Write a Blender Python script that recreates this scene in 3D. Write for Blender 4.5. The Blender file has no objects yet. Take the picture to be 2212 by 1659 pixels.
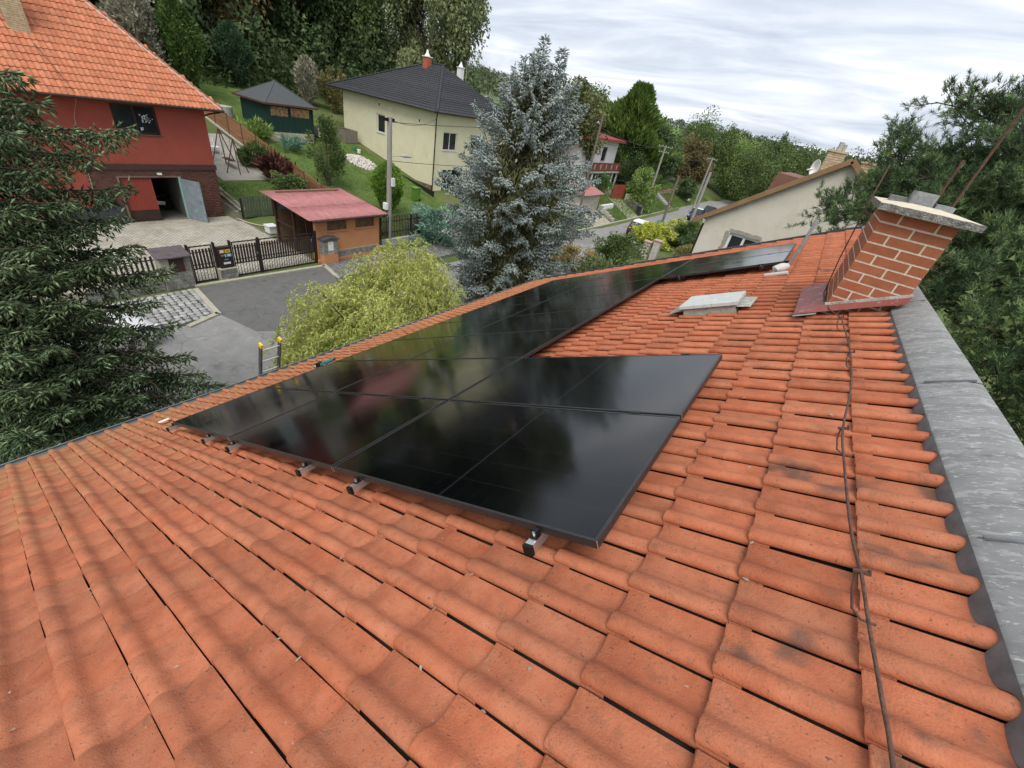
import bpy, math, random
import numpy as np
from mathutils import Matrix, Vector
random.seed(7); rng = np.random.default_rng(7)
sc = bpy.context.scene
COL = sc.collection
# ---------------------------------------------------------------- camera
CAMZ = 9.0
FPX = 895.648; PW, PH = 2212.0, 1659.0
MC = np.array([[0.79617531, 0.44726388, -0.40750447],
               [0.57959945, -0.37042623, 0.72584357],
               [0.17369327, -0.81408809, -0.55415812]])   # photo camera axes (right, down, forward) in world
cd = bpy.data.cameras.new('camera'); cam = bpy.data.objects.new('camera', cd); COL.objects.link(cam)
cd.sensor_fit = 'HORIZONTAL'; cd.sensor_width = 36.0; cd.lens = FPX/PW*36.0
cd.clip_start = 0.05; cd.clip_end = 5000
mw = Matrix.Identity(4)
for i in range(3):
    mw[i][0] = MC[i, 0]; mw[i][1] = -MC[i, 1]; mw[i][2] = -MC[i, 2]
mw[2][3] = CAMZ
cam.matrix_world = mw
sc.camera = cam
# ---------------------------------------------------------------- sky, sun, exposure
SUN_EL, SUN_AZ = math.radians(60), math.radians(150)   # azimuth measured from +Y towards +X
wo = bpy.data.worlds.new('World'); sc.world = wo; wo.use_nodes = True
nt = wo.node_tree; nt.nodes.clear()
def wn(t, **k):
    n = nt.nodes.new(t)
    for a, b in k.items(): setattr(n, a, b)
    return n
L = nt.links.new
out = wn('ShaderNodeOutputWorld'); bg = wn('ShaderNodeBackground'); L(bg.outputs[0], out.inputs[0])
bg.inputs['Strength'].default_value = 0.10
sky = wn('ShaderNodeTexSky', sky_type='NISHITA'); sky.sun_disc = False
sky.sun_elevation = SUN_EL; sky.sun_rotation = SUN_AZ; sky.air_density = 1.0; sky.dust_density = 2.0
tc = wn('ShaderNodeTexCoord'); sx = wn('ShaderNodeSeparateXYZ'); L(tc.outputs['Generated'], sx.inputs[0])
def wmath(op, a, b=None, c=None):
    n = wn('ShaderNodeMath', operation=op)
    for i, v in enumerate((a, b, c)):
        if v is None: continue
        if isinstance(v, (int, float)): n.inputs[i].default_value = v
        else: L(v, n.inputs[i])
    return n.outputs[0]
zz = wmath('ADD', wmath('MAXIMUM', sx.outputs[2], 0.0), 0.16)
px = wmath('DIVIDE', sx.outputs[0], zz); py = wmath('DIVIDE', sx.outputs[1], zz)
cmb = wn('ShaderNodeCombineXYZ'); L(px, cmb.inputs[0]); L(py, cmb.inputs[1])
mp = wn('ShaderNodeMapping'); L(cmb.outputs[0], mp.inputs[0])
mp.inputs['Rotation'].default_value = (0, 0, math.radians(14)); mp.inputs['Scale'].default_value = (0.55, 1.35, 1)
n1 = wn('ShaderNodeTexNoise'); L(mp.outputs[0], n1.inputs['Vector'])
n1.inputs['Scale'].default_value = 1.25; n1.inputs['Detail'].default_value = 9; n1.inputs['Roughness'].default_value = 0.56; n1.inputs['Distortion'].default_value = 0.5
mp2 = wn('ShaderNodeMapping'); L(cmb.outputs[0], mp2.inputs[0]); mp2.inputs['Scale'].default_value = (0.5, 0.75, 1)
n2 = wn('ShaderNodeTexNoise'); L(mp2.outputs[0], n2.inputs['Vector']); n2.inputs['Scale'].default_value = 0.75; n2.inputs['Detail'].default_value = 4
mixv = wmath('ADD', wmath('MULTIPLY', n1.outputs[0], 0.62), wmath('MULTIPLY', n2.outputs[0], 0.38))
rp = wn('ShaderNodeValToRGB'); L(mixv, rp.inputs[0])
e = rp.color_ramp.elements
e[0].position = 0.38; e[0].color = (3.2, 3.55, 4.2, 1)
e[1].position = 0.65; e[1].color = (9.2, 9.15, 9.1, 1)
for pos, c in ((0.46, (4.25, 4.6, 5.2, 1)), (0.53, (5.4, 5.65, 6.1, 1)), (0.58, (7.2, 7.3, 7.5, 1))):
    q = rp.color_ramp.elements.new(pos); q.color = c
mx = wn('ShaderNodeMix', data_type='RGBA'); mx.inputs[0].default_value = 0.93
L(sky.outputs[0], mx.inputs[6]); L(rp.outputs[0], mx.inputs[7]); L(mx.outputs[2], bg.inputs[0])
sl = bpy.data.lights.new('sun', 'SUN'); sl.energy = 1.5; sl.angle = math.radians(38); sl.color = (1, 0.96, 0.9)
so = bpy.data.objects.new('sun', sl); COL.objects.link(so)
sd = Vector((math.sin(SUN_AZ)*math.cos(SUN_EL), math.cos(SUN_AZ)*math.cos(SUN_EL), math.sin(SUN_EL)))
so.rotation_euler = (-sd).to_track_quat('-Z', 'Y').to_euler(); so.location = (0, -20, 60)
vs = sc.view_settings; vs.view_transform = 'Standard'; vs.look = 'None'; vs.gamma = 1; vs.use_curve_mapping = False
vs.exposure = 0.85
sc.render.engine = 'CYCLES'

# ---------------------------------------------------------------- helpers
def proj(p):
    c = MC.T @ (np.asarray(p, float) - np.array([0, 0, CAMZ]))
    if c[2] < 0.05: return None
    return PW/2 + FPX*c[0]/c[2], PH/2 + FPX*c[1]/c[2], c[2]
def seen_key(p):
    q = proj(p)
    d = float(np.linalg.norm(np.asarray(p, float) - np.array([0, 0, CAMZ])))
    if q is None or not (-40 < q[0] < PW+40 and -40 < q[1] < PH+40): return 1e4 + d
    return d
def mesh_np(name, V, tris=None, quads=None, mats=(), smooth=False, midx=None):
    me = bpy.data.meshes.new(name)
    V = np.asarray(V, np.float32).reshape(-1, 3)
    loops = []; starts = []; tot = []
    n0 = 0
    for f, k in ((tris, 3), (quads, 4)):
        if f is None or len(f) == 0: continue
        f = np.asarray(f, np.int32).reshape(-1, k)
        loops.append(f.ravel()); starts.append(n0 + np.arange(len(f))*k); tot.append(np.full(len(f), k)); n0 += f.size
    if not loops: return me
    loops = np.concatenate(loops); starts = np.concatenate(starts)
    me.vertices.add(len(V)); me.vertices.foreach_set('co', V.ravel())
    me.loops.add(len(loops)); me.loops.foreach_set('vertex_index', loops)
    me.polygons.add(len(starts)); me.polygons.foreach_set('loop_start', starts.astype(np.int32))
    if smooth: me.polygons.foreach_set('use_smooth', np.ones(len(starts), bool))
    me.update(calc_edges=True); me.validate()
    for m in mats: me.materials.append(m)
    return me
def tagset(o, label=None, cat=None, group=None, kind=None):
    if label: o['label'] = label
    if cat: o['category'] = cat
    if group: o['group'] = group
    if kind: o['kind'] = kind
    return o
def thing(name, loc, label, cat, group=None):
    o = bpy.data.objects.new(name, None); COL.objects.link(o); o.location = loc; o.empty_display_size = 0.2
    return tagset(o, label, cat, group)
def wloc(o):
    v = Vector((0, 0, 0))
    while o is not None: v = v + o.location; o = o.parent
    return v
class MB:
    def __init__(s): s.V = []; s.F = []
    def add(s, vs, fs):
        b = len(s.V); s.V += [tuple(map(float, v)) for v in vs]; s.F += [tuple(b+i for i in f) for f in fs]; return s
    def box(s, x0, x1, y0, y1, z0, z1):
        return s.add([(x0,y0,z0),(x1,y0,z0),(x1,y1,z0),(x0,y1,z0),(x0,y0,z1),(x1,y0,z1),(x1,y1,z1),(x0,y1,z1)],
                     [(0,3,2,1),(4,5,6,7),(0,1,5,4),(1,2,6,5),(2,3,7,6),(3,0,4,7)])
    def obox(s, p0, p1, w, h, up=(0,0,1)):
        """box along p0-p1 with width w (sideways) and height h (along up), centred"""
        p0 = Vector(p0); p1 = Vector(p1); d = (p1-p0).normalized(); up = Vector(up)
        if abs(d.dot(up)) > .98: up = Vector((1,0,0))
        sd_ = d.cross(up).normalized(); u = sd_.cross(d).normalized()
        vs = [p + sd_*a*w/2 + u*b*h/2 for p in (p0, p1) for a, b in ((-1,-1),(1,-1),(1,1),(-1,1))]
        return s.add(vs, [(0,1,2,3),(7,6,5,4),(0,4,5,1),(1,5,6,2),(2,6,7,3),(3,7,4,0)])
    def tube(s, pts, r, n=8, cap=True):
        pts = [Vector(p) for p in pts]; rs = r if isinstance(r, (list, tuple)) else [r]*len(pts)
        rings = []; ref = Vector((0.31, 0.17, 0.94))
        for i, p in enumerate(pts):
            d = (pts[min(i+1, len(pts)-1)] - pts[max(i-1, 0)]).normalized()
            if abs(d.dot(ref)) > .97: a = d.cross(Vector((1,0,0))).normalized()
            else: a = d.cross(ref).normalized()
            b = d.cross(a)
            base = len(s.V)
            s.V += [tuple(p + (a*math.cos(2*math.pi*k/n) + b*math.sin(2*math.pi*k/n))*rs[i]) for k in range(n)]
            rings.append(base)
        for i in range(len(pts)-1):
            A, B = rings[i], rings[i+1]
            s.F += [(A+k, A+(k+1) % n, B+(k+1) % n, B+k) for k in range(n)]
        if cap:
            s.F.append(tuple(rings[0]+k for k in range(n))[::-1]); s.F.append(tuple(rings[-1]+k for k in range(n)))
        return s
    def prism(s, poly, axis, a0, a1):
        """extrude a polygon (2D) along an axis: 'x' poly=(y,z); 'y' poly=(x,z); 'z' poly=(x,y)"""
        def P(u, v, a): return {'x': (a,u,v), 'y': (u,a,v), 'z': (u,v,a)}[axis]
        n = len(poly)
        vs = [P(u, v, a0) for u, v in poly] + [P(u, v, a1) for u, v in poly]
        return s.add(vs, [tuple(range(n))[::-1], tuple(range(n, 2*n))] + [(i, (i+1) % n, n+(i+1) % n, n+i) for i in range(n)])
    def build(s, name, mat, parent=None, smooth=False, origin=None, flat_ang=None):
        V = np.array(s.V, np.float64)
        if parent is not None: o0 = np.array(wloc(parent)) if origin is None else np.array(origin)
        elif origin is not None: o0 = np.array(origin)
        else: o0 = np.array([(V[:,0].min()+V[:,0].max())/2, (V[:,1].min()+V[:,1].max())/2, V[:,2].min()])
        me = bpy.data.meshes.new(name); me.from_pydata((V-o0).tolist(), [], s.F); me.update()
        bm_fix(me)
        if smooth:
            me.polygons.foreach_set('use_smooth', np.ones(len(me.polygons), bool))
            if flat_ang: me.set_sharp_from_angle(angle=math.radians(flat_ang))
        for m in (mat if isinstance(mat, (list, tuple)) else [mat]): me.materials.append(m)
        o = bpy.data.objects.new(name, me); COL.objects.link(o)
        if parent is not None:
            o.parent = parent
            o.location = Vector(o0) - wloc(parent)
        else: o.location = o0
        return o
import bmesh
def bm_fix(me):
    bm = bmesh.new(); bm.from_mesh(me); bmesh.ops.recalc_face_normals(bm, faces=bm.faces); bm.to_mesh(me); bm.free()
def obj_np(name, V, tris, quads, mat, parent=None, smooth=False):
    V = np.asarray(V, np.float64).reshape(-1, 3)
    o0 = np.array(wloc(parent)) if parent is not None else np.array([V[:,0].mean(), V[:,1].mean(), V[:,2].min()])
    me = mesh_np(name, V-o0, tris, quads, mat if isinstance(mat, (list, tuple)) else [mat], smooth)
    o = bpy.data.objects.new(name, me); COL.objects.link(o)
    if parent is not None: o.parent = parent
    else: o.location = o0
    return o
def struct(o): o['kind'] = 'structure'; return o
def pieces(name, me, mats4, parent, limit=300, rest='rest', vis=None):
    """copies of one small mesh: the largest-showing become objects of their own, the rest one joined part"""
    wl = wloc(parent)
    keys = [seen_key(m.to_translation()) for m in mats4]
    order = np.argsort(keys)
    V = np.empty(len(me.vertices)*3, np.float32); me.vertices.foreach_get('co', V); V = V.reshape(-1, 3)
    polys = [tuple(p.vertices) for p in me.polygons]
    for k in order[:limit]:
        o = bpy.data.objects.new(name, me); COL.objects.link(o); o.parent = parent
        m = mats4[k].copy(); m.translation = m.translation - wl; o.matrix_local = m
    rest_i = order[limit:]
    if len(rest_i):
        T = np.array([np.array(mats4[k]) for k in rest_i])
        VV = np.einsum('nij,vj->nvi', T[:, :3, :3], V) + T[:, None, :3, 3]
        tr = np.array([p for p in polys if len(p) == 3], np.int64).reshape(-1, 3); qd = np.array([p for p in polys if len(p) == 4], np.int64).reshape(-1, 4)
        offs = (np.arange(len(rest_i))*len(V))[:, None, None]
        o = obj_np(rest, VV.reshape(-1, 3), (tr[None]+offs).reshape(-1, 3), (qd[None]+offs).reshape(-1, 4), list(me.materials), parent)
        if any(p.use_smooth for p in me.polygons): o.data.polygons.foreach_set('use_smooth', np.ones(len(o.data.polygons), bool))
        o['kind'] = 'stuff'
def unit_box(name, mat, bev=0.0):
    b = MB(); b.box(-.5, .5, -.5, .5, -.5, .5)
    me = bpy.data.meshes.new(name); me.from_pydata(b.V, [], b.F); me.update(); me.materials.append(mat); return me
def mat4(loc, scale=(1,1,1), rot=(0,0,0)):
    from mathutils import Euler
    return Matrix.LocRotScale(Vector(loc), Euler(rot), Vector(scale))
# ---------------------------------------------------------------- materials
def mat(name, cols, scale=3.0, rough=.8, bump=0.0, bscale=30.0, spec=.3, metal=0.0, isl=0.0, coord='pos', detail=6, pos=None, stretch=None, bdist=.02, trans=0.0, spots=None, nrough=.6, cracks=0):
    m = bpy.data.materials.new(name); m.use_nodes = True; t = m.node_tree; N = t.nodes; lk = t.links.new
    b = N['Principled BSDF']; b.inputs['Roughness'].default_value = rough; b.inputs['Metallic'].default_value = metal
    b.inputs['Specular IOR Level'].default_value = spec
    if coord == 'pos':
        g = N.new('ShaderNodeNewGeometry'); vec = g.outputs['Position']
    else:
        g = N.new('ShaderNodeTexCoord'); vec = g.outputs['Object']
    if stretch:
        mpn = N.new('ShaderNodeMapping'); lk(vec, mpn.inputs[0]); mpn.inputs['Scale'].default_value = stretch; vec = mpn.outputs[0]
    no = N.new('ShaderNodeTexNoise'); lk(vec, no.inputs['Vector']); no.inputs['Scale'].default_value = scale; no.inputs['Detail'].default_value = detail; no.inputs['Roughness'].default_value = nrough
    r = N.new('ShaderNodeValToRGB'); lk(no.outputs[0], r.inputs[0]); el = r.color_ramp.elements
    n = len(cols); ps = pos or [0.3 + 0.4*i/max(1, n-1) for i in range(n)]
    el[0].position = ps[0]; el[0].color = (*cols[0], 1); el[1].position = ps[-1] if n > 1 else 1; el[1].color = (*cols[-1], 1)
    for i in range(1, n-1):
        q = el.new(ps[i]); q.color = (*cols[i], 1)
    col = r.outputs[0]
    if spots:   # (colour, scale, threshold, amount)
        for sc_, ss, th, am in [(s[0], s[1], s[2], s[3]) for s in spots]:
            sn = N.new('ShaderNodeTexNoise'); lk(vec, sn.inputs['Vector']); sn.inputs['Scale'].default_value = ss; sn.inputs['Detail'].default_value = 5; sn.inputs['Roughness'].default_value = .65
            mr = N.new('ShaderNodeMapRange'); lk(sn.outputs[0], mr.inputs[0]); mr.inputs[1].default_value = th; mr.inputs[2].default_value = th+.07; mr.inputs[4].default_value = am
            mxn = N.new('ShaderNodeMix'); mxn.data_type = 'RGBA'; lk(mr.outputs[0], mxn.inputs[0]); lk(col, mxn.inputs[6]); mxn.inputs[7].default_value = (*sc_, 1); col = mxn.outputs[2]
    if isl:
        gg = N.new('ShaderNodeNewGeometry'); oi = N.new('ShaderNodeObjectInfo')
        ad = N.new('ShaderNodeMath'); ad.operation = 'ADD'; lk(gg.outputs['Random Per Island'], ad.inputs[0]); lk(oi.outputs['Random'], ad.inputs[1])
        fr = N.new('ShaderNodeMath'); fr.operation = 'FRACT'; lk(ad.outputs[0], fr.inputs[0])
        mr = N.new('ShaderNodeMapRange'); lk(fr.outputs[0], mr.inputs[0]); mr.inputs[3].default_value = 1-isl; mr.inputs[4].default_value = 1+isl
        hs = N.new('ShaderNodeHueSaturation'); lk(col, hs.inputs['Color']); lk(mr.outputs[0], hs.inputs['Value']); col = hs.outputs[0]
        f2 = N.new('ShaderNodeMath'); f2.operation = 'MULTIPLY'; lk(fr.outputs[0], f2.inputs[0]); f2.inputs[1].default_value = 7.31; f3 = N.new('ShaderNodeMath'); f3.operation = 'FRACT'; lk(f2.outputs[0], f3.inputs[0])
        m5 = N.new('ShaderNodeMapRange'); lk(f3.outputs[0], m5.inputs[0]); m5.inputs[3].default_value = .5-isl*.012; m5.inputs[4].default_value = .5+isl*.012; lk(m5.outputs[0], hs.inputs['Hue'])
        m6 = N.new('ShaderNodeMapRange'); lk(f3.outputs[0], m6.inputs[0]); m6.inputs[3].default_value = 1+isl*.10; m6.inputs[4].default_value = 1-isl*.22; lk(m6.outputs[0], hs.inputs['Saturation'])
    if cracks:
        vo = N.new('ShaderNodeTexVoronoi'); vo.feature = 'DISTANCE_TO_EDGE'; vo.inputs['Scale'].default_value = cracks
        wv = N.new('ShaderNodeTexNoise'); lk(vec, wv.inputs['Vector']); wv.inputs['Scale'].default_value = 1.3; wv.inputs['Detail'].default_value = 5
        wa = N.new('ShaderNodeMix'); wa.data_type = 'RGBA'; wa.blend_type = 'ADD'; wa.inputs[0].default_value = .9; lk(vec, wa.inputs[6]); lk(wv.outputs['Color'], wa.inputs[7]); lk(wa.outputs[2], vo.inputs['Vector'])
        cr_ = N.new('ShaderNodeMapRange'); lk(vo.outputs['Distance'], cr_.inputs[0]); cr_.inputs[1].default_value = .012; cr_.inputs[2].default_value = .0; cr_.inputs[4].default_value = .4
        cx_ = N.new('ShaderNodeMix'); cx_.data_type = 'RGBA'; lk(cr_.outputs[0], cx_.inputs[0]); lk(col, cx_.inputs[6]); cx_.inputs[7].default_value = (.05, .05, .045, 1); col = cx_.outputs[2]
    lk(col, b.inputs['Base Color'])
    if bump:
        bn = N.new('ShaderNodeTexNoise'); lk(vec, bn.inputs['Vector']); bn.inputs['Scale'].default_value = bscale; bn.inputs['Detail'].default_value = 4
        bp = N.new('ShaderNodeBump'); bp.inputs['Strength'].default_value = bump; bp.inputs['Distance'].default_value = bdist; lk(bn.outputs[0], bp.inputs['Height']); lk(bp.outputs[0], b.inputs['Normal'])
    if trans:
        ob = [x for x in N if x.type == 'OUTPUT_MATERIAL'][0]
        tr = N.new('ShaderNodeBsdfTranslucent'); lk(col, tr.inputs[0]); ms = N.new('ShaderNodeMixShader'); ms.inputs[0].default_value = trans
        lk(b.outputs[0], ms.inputs[1]); lk(tr.outputs[0], ms.inputs[2]); lk(ms.outputs[0], ob.inputs[0])
    return m
LG = 1.85
def leafmat(name, dark, light, tip=None, trans=.25, rough=.6, scale=.9):
    """leaf colours: slow drift through the crown and a different shade on every leaf"""
    dark = tuple(a*LG for a in dark); light = tuple(a*LG for a in light)
    m = mat(name, [dark, tuple((a+b)/2 for a, b in zip(dark, light)), light], scale=scale, rough=rough, spec=.25, isl=.38, trans=trans, detail=3)
    return m
# ---------------------------------------------------------------- shared materials
C_ = {}
def tile_mat(name, cols, moss=True, dark=1.0):
    m = mat(name, cols, scale=9, rough=.8, bump=.55, bscale=130, bdist=.005, spec=.25, isl=.13, detail=8,
            spots=[((.30*dark,.115*dark,.06*dark), 22, .56, .6), ((.11,.055,.04), 80, .61, .85), ((.15,.085,.06), 160, .60, .6), ((.56,.48,.40), 55, .685, .75)])
    t = m.node_tree; N = t.nodes; lk = t.links.new
    if moss:
        b = N['Principled BSDF']; src = b.inputs['Base Color'].links[0].from_socket
        g = N.new('ShaderNodeNewGeometry'); sp = N.new('ShaderNodeSeparateXYZ'); lk(g.outputs['Position'], sp.inputs[0])
        # lichen and dust: ochre patches growing denser towards the damp eave
        mr = N.new('ShaderNodeMapRange'); lk(sp.outputs[0], mr.inputs[0]); mr.inputs[1].default_value = -1.5; mr.inputs[2].default_value = -6.6; mr.inputs[3].default_value = -.10; mr.inputs[4].default_value = .13
        no = N.new('ShaderNodeTexNoise'); lk(g.outputs['Position'], no.inputs['Vector']); no.inputs['Scale'].default_value = 5.5; no.inputs['Detail'].default_value = 9; no.inputs['Roughness'].default_value = .7
        ad = N.new('ShaderNodeMath'); ad.operation = 'ADD'; lk(mr.outputs[0], ad.inputs[0]); lk(no.outputs[0], ad.inputs[1])
        m2 = N.new('ShaderNodeMapRange'); lk(ad.outputs[0], m2.inputs[0]); m2.inputs[1].default_value = .52; m2.inputs[2].default_value = .66; m2.inputs[4].default_value = .6
        mx_ = N.new('ShaderNodeMix'); mx_.data_type = 'RGBA'; lk(m2.outputs[0], mx_.inputs[0]); lk(src, mx_.inputs[6]); mx_.inputs[7].default_value = (.40, .22, .10, 1)
        # dark weathering streaks running down the slope
        mpn = N.new('ShaderNodeMapping'); lk(g.outputs['Position'], mpn.inputs[0]); mpn.inputs['Scale'].default_value = (3.2, 17, 3.2)
        n3 = N.new('ShaderNodeTexNoise'); lk(mpn.outputs[0], n3.inputs['Vector']); n3.inputs['Scale'].default_value = 1.0; n3.inputs['Detail'].default_value = 6
        m3 = N.new('ShaderNodeMapRange'); lk(n3.outputs[0], m3.inputs[0]); m3.inputs[1].default_value = .62; m3.inputs[2].default_value = .78; m3.inputs[4].default_value = .42
        mx2 = N.new('ShaderNodeMix'); mx2.data_type = 'RGBA'; lk(m3.outputs[0], mx2.inputs[0]); lk(mx_.outputs[2], mx2.inputs[6]); mx2.inputs[7].default_value = (.13, .08, .06, 1)
        # soot smudges on the courses below the chimney
        sx_ = N.new('ShaderNodeMapRange'); lk(sp.outputs[0], sx_.inputs[0]); sx_.inputs[1].default_value = -.1; sx_.inputs[2].default_value = .35; sx_.inputs[3].default_value = -.25; sx_.inputs[4].default_value = .0
        n5 = N.new('ShaderNodeTexNoise'); lk(g.outputs['Position'], n5.inputs['Vector']); n5.inputs['Scale'].default_value = 4.3; n5.inputs['Detail'].default_value = 3
        a5 = N.new('ShaderNodeMath'); a5.operation = 'ADD'; lk(sx_.outputs[0], a5.inputs[0]); lk(n5.outputs[0], a5.inputs[1])
        m5_ = N.new('ShaderNodeMapRange'); lk(a5.outputs[0], m5_.inputs[0]); m5_.inputs[1].default_value = .60; m5_.inputs[2].default_value = .70; m5_.inputs[4].default_value = .72
        mx5 = N.new('ShaderNodeMix'); mx5.data_type = 'RGBA'; lk(m5_.outputs[0], mx5.inputs[0]); lk(mx2.outputs[2], mx5.inputs[6]); mx5.inputs[7].default_value = (.085, .062, .05, 1)
        lk(mx5.outputs[2], b.inputs['Base Color'])
    return m
M_tile = tile_mat('terracotta', [(.35,.105,.050), (.43,.139,.067), (.475,.17,.088)])
M_tile2 = tile_mat('terracotta_bright', [(.40,.132,.065), (.50,.178,.09), (.55,.22,.12)], moss=False)
M_batten = mat('dark_underlay', [(.03,.026,.022),(.06,.052,.044)])
M_zinc = mat('weathered_zinc', [(.18,.18,.172),(.25,.25,.242),(.33,.33,.32)], scale=2.2, rough=.62, metal=.15, spec=.3, detail=9, bump=.08, bscale=14,
             spots=[((.42,.42,.41), 12, .54, .6), ((.56,.58,.58), 34, .59, .8), ((.12,.12,.115), 15, .58, .6), ((.60,.62,.62), 5, .66, .6)], stretch=(1.0, 2.6, 1.0))
M_zinc_d = mat('zinc_lip', [(.13,.14,.145),(.22,.23,.24)], scale=14, rough=.5, metal=.35)
M_gut = mat('grey_gutter', [(.13,.14,.145),(.2,.21,.215)], scale=5, rough=.5, metal=.3)
M_black = mat('black_anodised', [(.014,.014,.015),(.022,.022,.024)], scale=20, rough=.36, metal=.5)
M_frame = mat('black_frame', [(.034,.034,.036),(.048,.048,.05)], scale=30, rough=.36, metal=.4, spec=.5)
M_alu = mat('raw_aluminium', [(.62,.62,.63),(.72,.72,.73)], scale=12, rough=.34, metal=.9)
M_steel = mat('steel', [(.5,.5,.5),(.62,.62,.62)], scale=20, rough=.3, metal=.9)
M_rust = mat('rusty_iron', [(.06,.035,.028),(.115,.062,.045),(.15,.085,.06)], scale=40, rough=.8, bump=.4, bscale=200)
M_conc = mat('concrete', [(.30,.30,.28),(.42,.42,.39),(.50,.49,.46)], scale=12, rough=.9, bump=.6, bscale=70, spots=[((.16,.16,.14), 30, .58, .7), ((.5,.42,.22), 40, .66, .5)])
M_conc_d = mat('stained_concrete', [(.12,.12,.11),(.24,.235,.22),(.36,.35,.32)], scale=22, rough=.95, bump=.9, bscale=90, spots=[((.07,.068,.06), 55, .56, .8),((.46,.44,.38), 80, .62, .6)])
M_cream = mat('cream_mortar', [(.62,.55,.42),(.72,.65,.52)], scale=30, rough=.9, bump=.5, bscale=120, spots=[((.40,.35,.27), 60, .63, .7)])
M_brick = mat('chimney_brick', [(.29,.095,.045),(.335,.112,.053),(.37,.13,.065)], scale=14, rough=.82, bump=.25, bscale=160, isl=.07)
M_redmetal = mat('red_sheet', [(.20,.055,.045),(.27,.085,.07)], scale=9, rough=.55, spots=[((.38,.34,.33), 14, .58, .7)])
M_white = mat('white_paint', [(.74,.74,.72),(.8,.8,.78)], scale=6, rough=.55)
M_wplastic = mat('white_plastic', [(.62,.63,.63),(.72,.73,.73)], scale=8, rough=.5)
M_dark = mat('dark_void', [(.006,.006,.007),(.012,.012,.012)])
# solar glass: dark cells behind glass, thin grid between cells
def solar_mat():
    m = bpy.data.materials.new('solar_glass'); m.use_nodes = True; t = m.node_tree; N = t.nodes; lk = t.links.new; b = N['Principled BSDF']
    tcn = N.new('ShaderNodeTexCoord'); sp = N.new('ShaderNodeSeparateXYZ'); lk(tcn.outputs['UV'], sp.inputs[0])
    def mth(op, a, bb):
        n = N.new('ShaderNodeMath'); n.operation = op
        for i, v in enumerate((a, bb)):
            if isinstance(v, (int, float)): n.inputs[i].default_value = v
            else: lk(v, n.inputs[i])
        return n.outputs[0]
    def grid(c, n, w):
        f = mth('FRACT', mth('MULTIPLY', c, n), 0); d = mth('ABSOLUTE', mth('SUBTRACT', f, .5), 0)
        return mth('GREATER_THAN', d, .5-w)
    ga = grid(sp.outputs[0], 6, .010); gb = grid(sp.outputs[1], 20, .016)
    gc = mth('LESS_THAN', mth('ABSOLUTE', mth('SUBTRACT', sp.outputs[1], .5), 0), .0042)
    g = mth('MAXIMUM', mth('MAXIMUM', ga, mth('MULTIPLY', gb, .45)), gc)
    vn = N.new('ShaderNodeTexNoise'); lk(tcn.outputs['Object'], vn.inputs['Vector']); vn.inputs['Scale'].default_value = 2
    mxn = N.new('ShaderNodeMix'); mxn.data_type = 'RGBA'; lk(g, mxn.inputs[0]); mxn.inputs[6].default_value = (.0012,.0013,.0022,1); mxn.inputs[7].default_value = (.011,.011,.014,1)
    dn = N.new('ShaderNodeTexNoise'); lk(tcn.outputs['Object'], dn.inputs['Vector']); dn.inputs['Scale'].default_value = 3; dn.inputs['Detail'].default_value = 6
    mr = N.new('ShaderNodeMapRange'); lk(dn.outputs[0], mr.inputs[0]); mr.inputs[1].default_value = .35; mr.inputs[2].default_value = .75; mr.inputs[3].default_value = .09; mr.inputs[4].default_value = .14
    lk(mr.outputs[0], b.inputs['Roughness']); lk(mxn.outputs[2], b.inputs['Base Color']); b.inputs['IOR'].default_value = 1.47; b.inputs['Specular IOR Level'].default_value = .5
    return m
M_solar = solar_mat()
# ---------------------------------------------------------------- our own house: roof plane
TH = math.radians(27.33); CT, ST = math.cos(TH), math.sin(TH)
def RZ(X, off=0.0):
    """world point height on the crest plane of the tiles, off = metres above it along the normal"""
    return 9 - 1.36 + 0.5168*X
SU = Vector((CT, 0, ST)); NN = Vector((-ST, 0, CT)); YY = Vector((0, 1, 0))
def RP(X, Y, off=0.0):
    return Vector((X, Y, RZ(X))) + NN*off
house = thing('house', (-2.8, 4.3, 0), 'house seen from its own roof, orange clay tiles carrying black solar panels', 'house')
YN, YF = -3.6, 12.55      # near and far verge
XE, XR = -6.84, 0.92
ROT = Matrix(((SU.x, YY.x, NN.x, 0), (SU.y, YY.y, NN.y, 0), (SU.z, YY.z, NN.z, 0), (0, 0, 0, 1)))
# tile mesh
PITY, PITX = .1957, .2872
PITS = PITX/CT
prof = [(-.043,.017),(-.042,.028),(-.035,.038),(-.022,.043),(-.004,.044),(.012,.039),(.026,.028),(.039,.015),(.054,.008),(.080,.004),(.118,.004),(.1478,.007)]
def tile_mesh(name, mat_, seed, wob=1.0, prof=prof, length=.392, pit=PITS, lift=.026, nose=.021):
    r = random.Random(seed); V = []; Q = []
    n = len(prof)
    xs = [0.0, .007, pit*.5, length]
    for j, x in enumerate(xs):
        dz = lift*(1 - x/pit)
        for i, (y, z) in enumerate(prof):
            zz_ = z + dz - (.0045 if j == 0 else 0) + r.uniform(-.0007, .0007)*wob
            V.append((x + (r.uniform(-.0015, .0015) if j == 0 else 0), y + (r.uniform(-.0006, .0006)*wob), zz_))
    for j in range(len(xs)-1):
        for i in range(n-1):
            a = j*n+i; Q.append((a, a+n, a+n+1, a+1))
    b = len(V)                                   # nose face
    for i, (y, z) in enumerate(prof): V.append((0.004, y, z + lift - nose - .004))
    for i in range(n-1): Q.append((i, i+1, b+i+1, b+i))
    c = len(V)                                   # side lip of the roll
    for j, x in enumerate(xs): V.append((x, prof[0][0]+.003, prof[0][1] + lift*(1 - x/pit) - .008))
    for j in range(len(xs)-1): Q.append((j*n, c+j, c+j+1, (j+1)*n))
    me = mesh_np(name, V, None, Q, [mat_], smooth=True); me.set_sharp_from_angle(angle=math.radians(50)); return me
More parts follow.
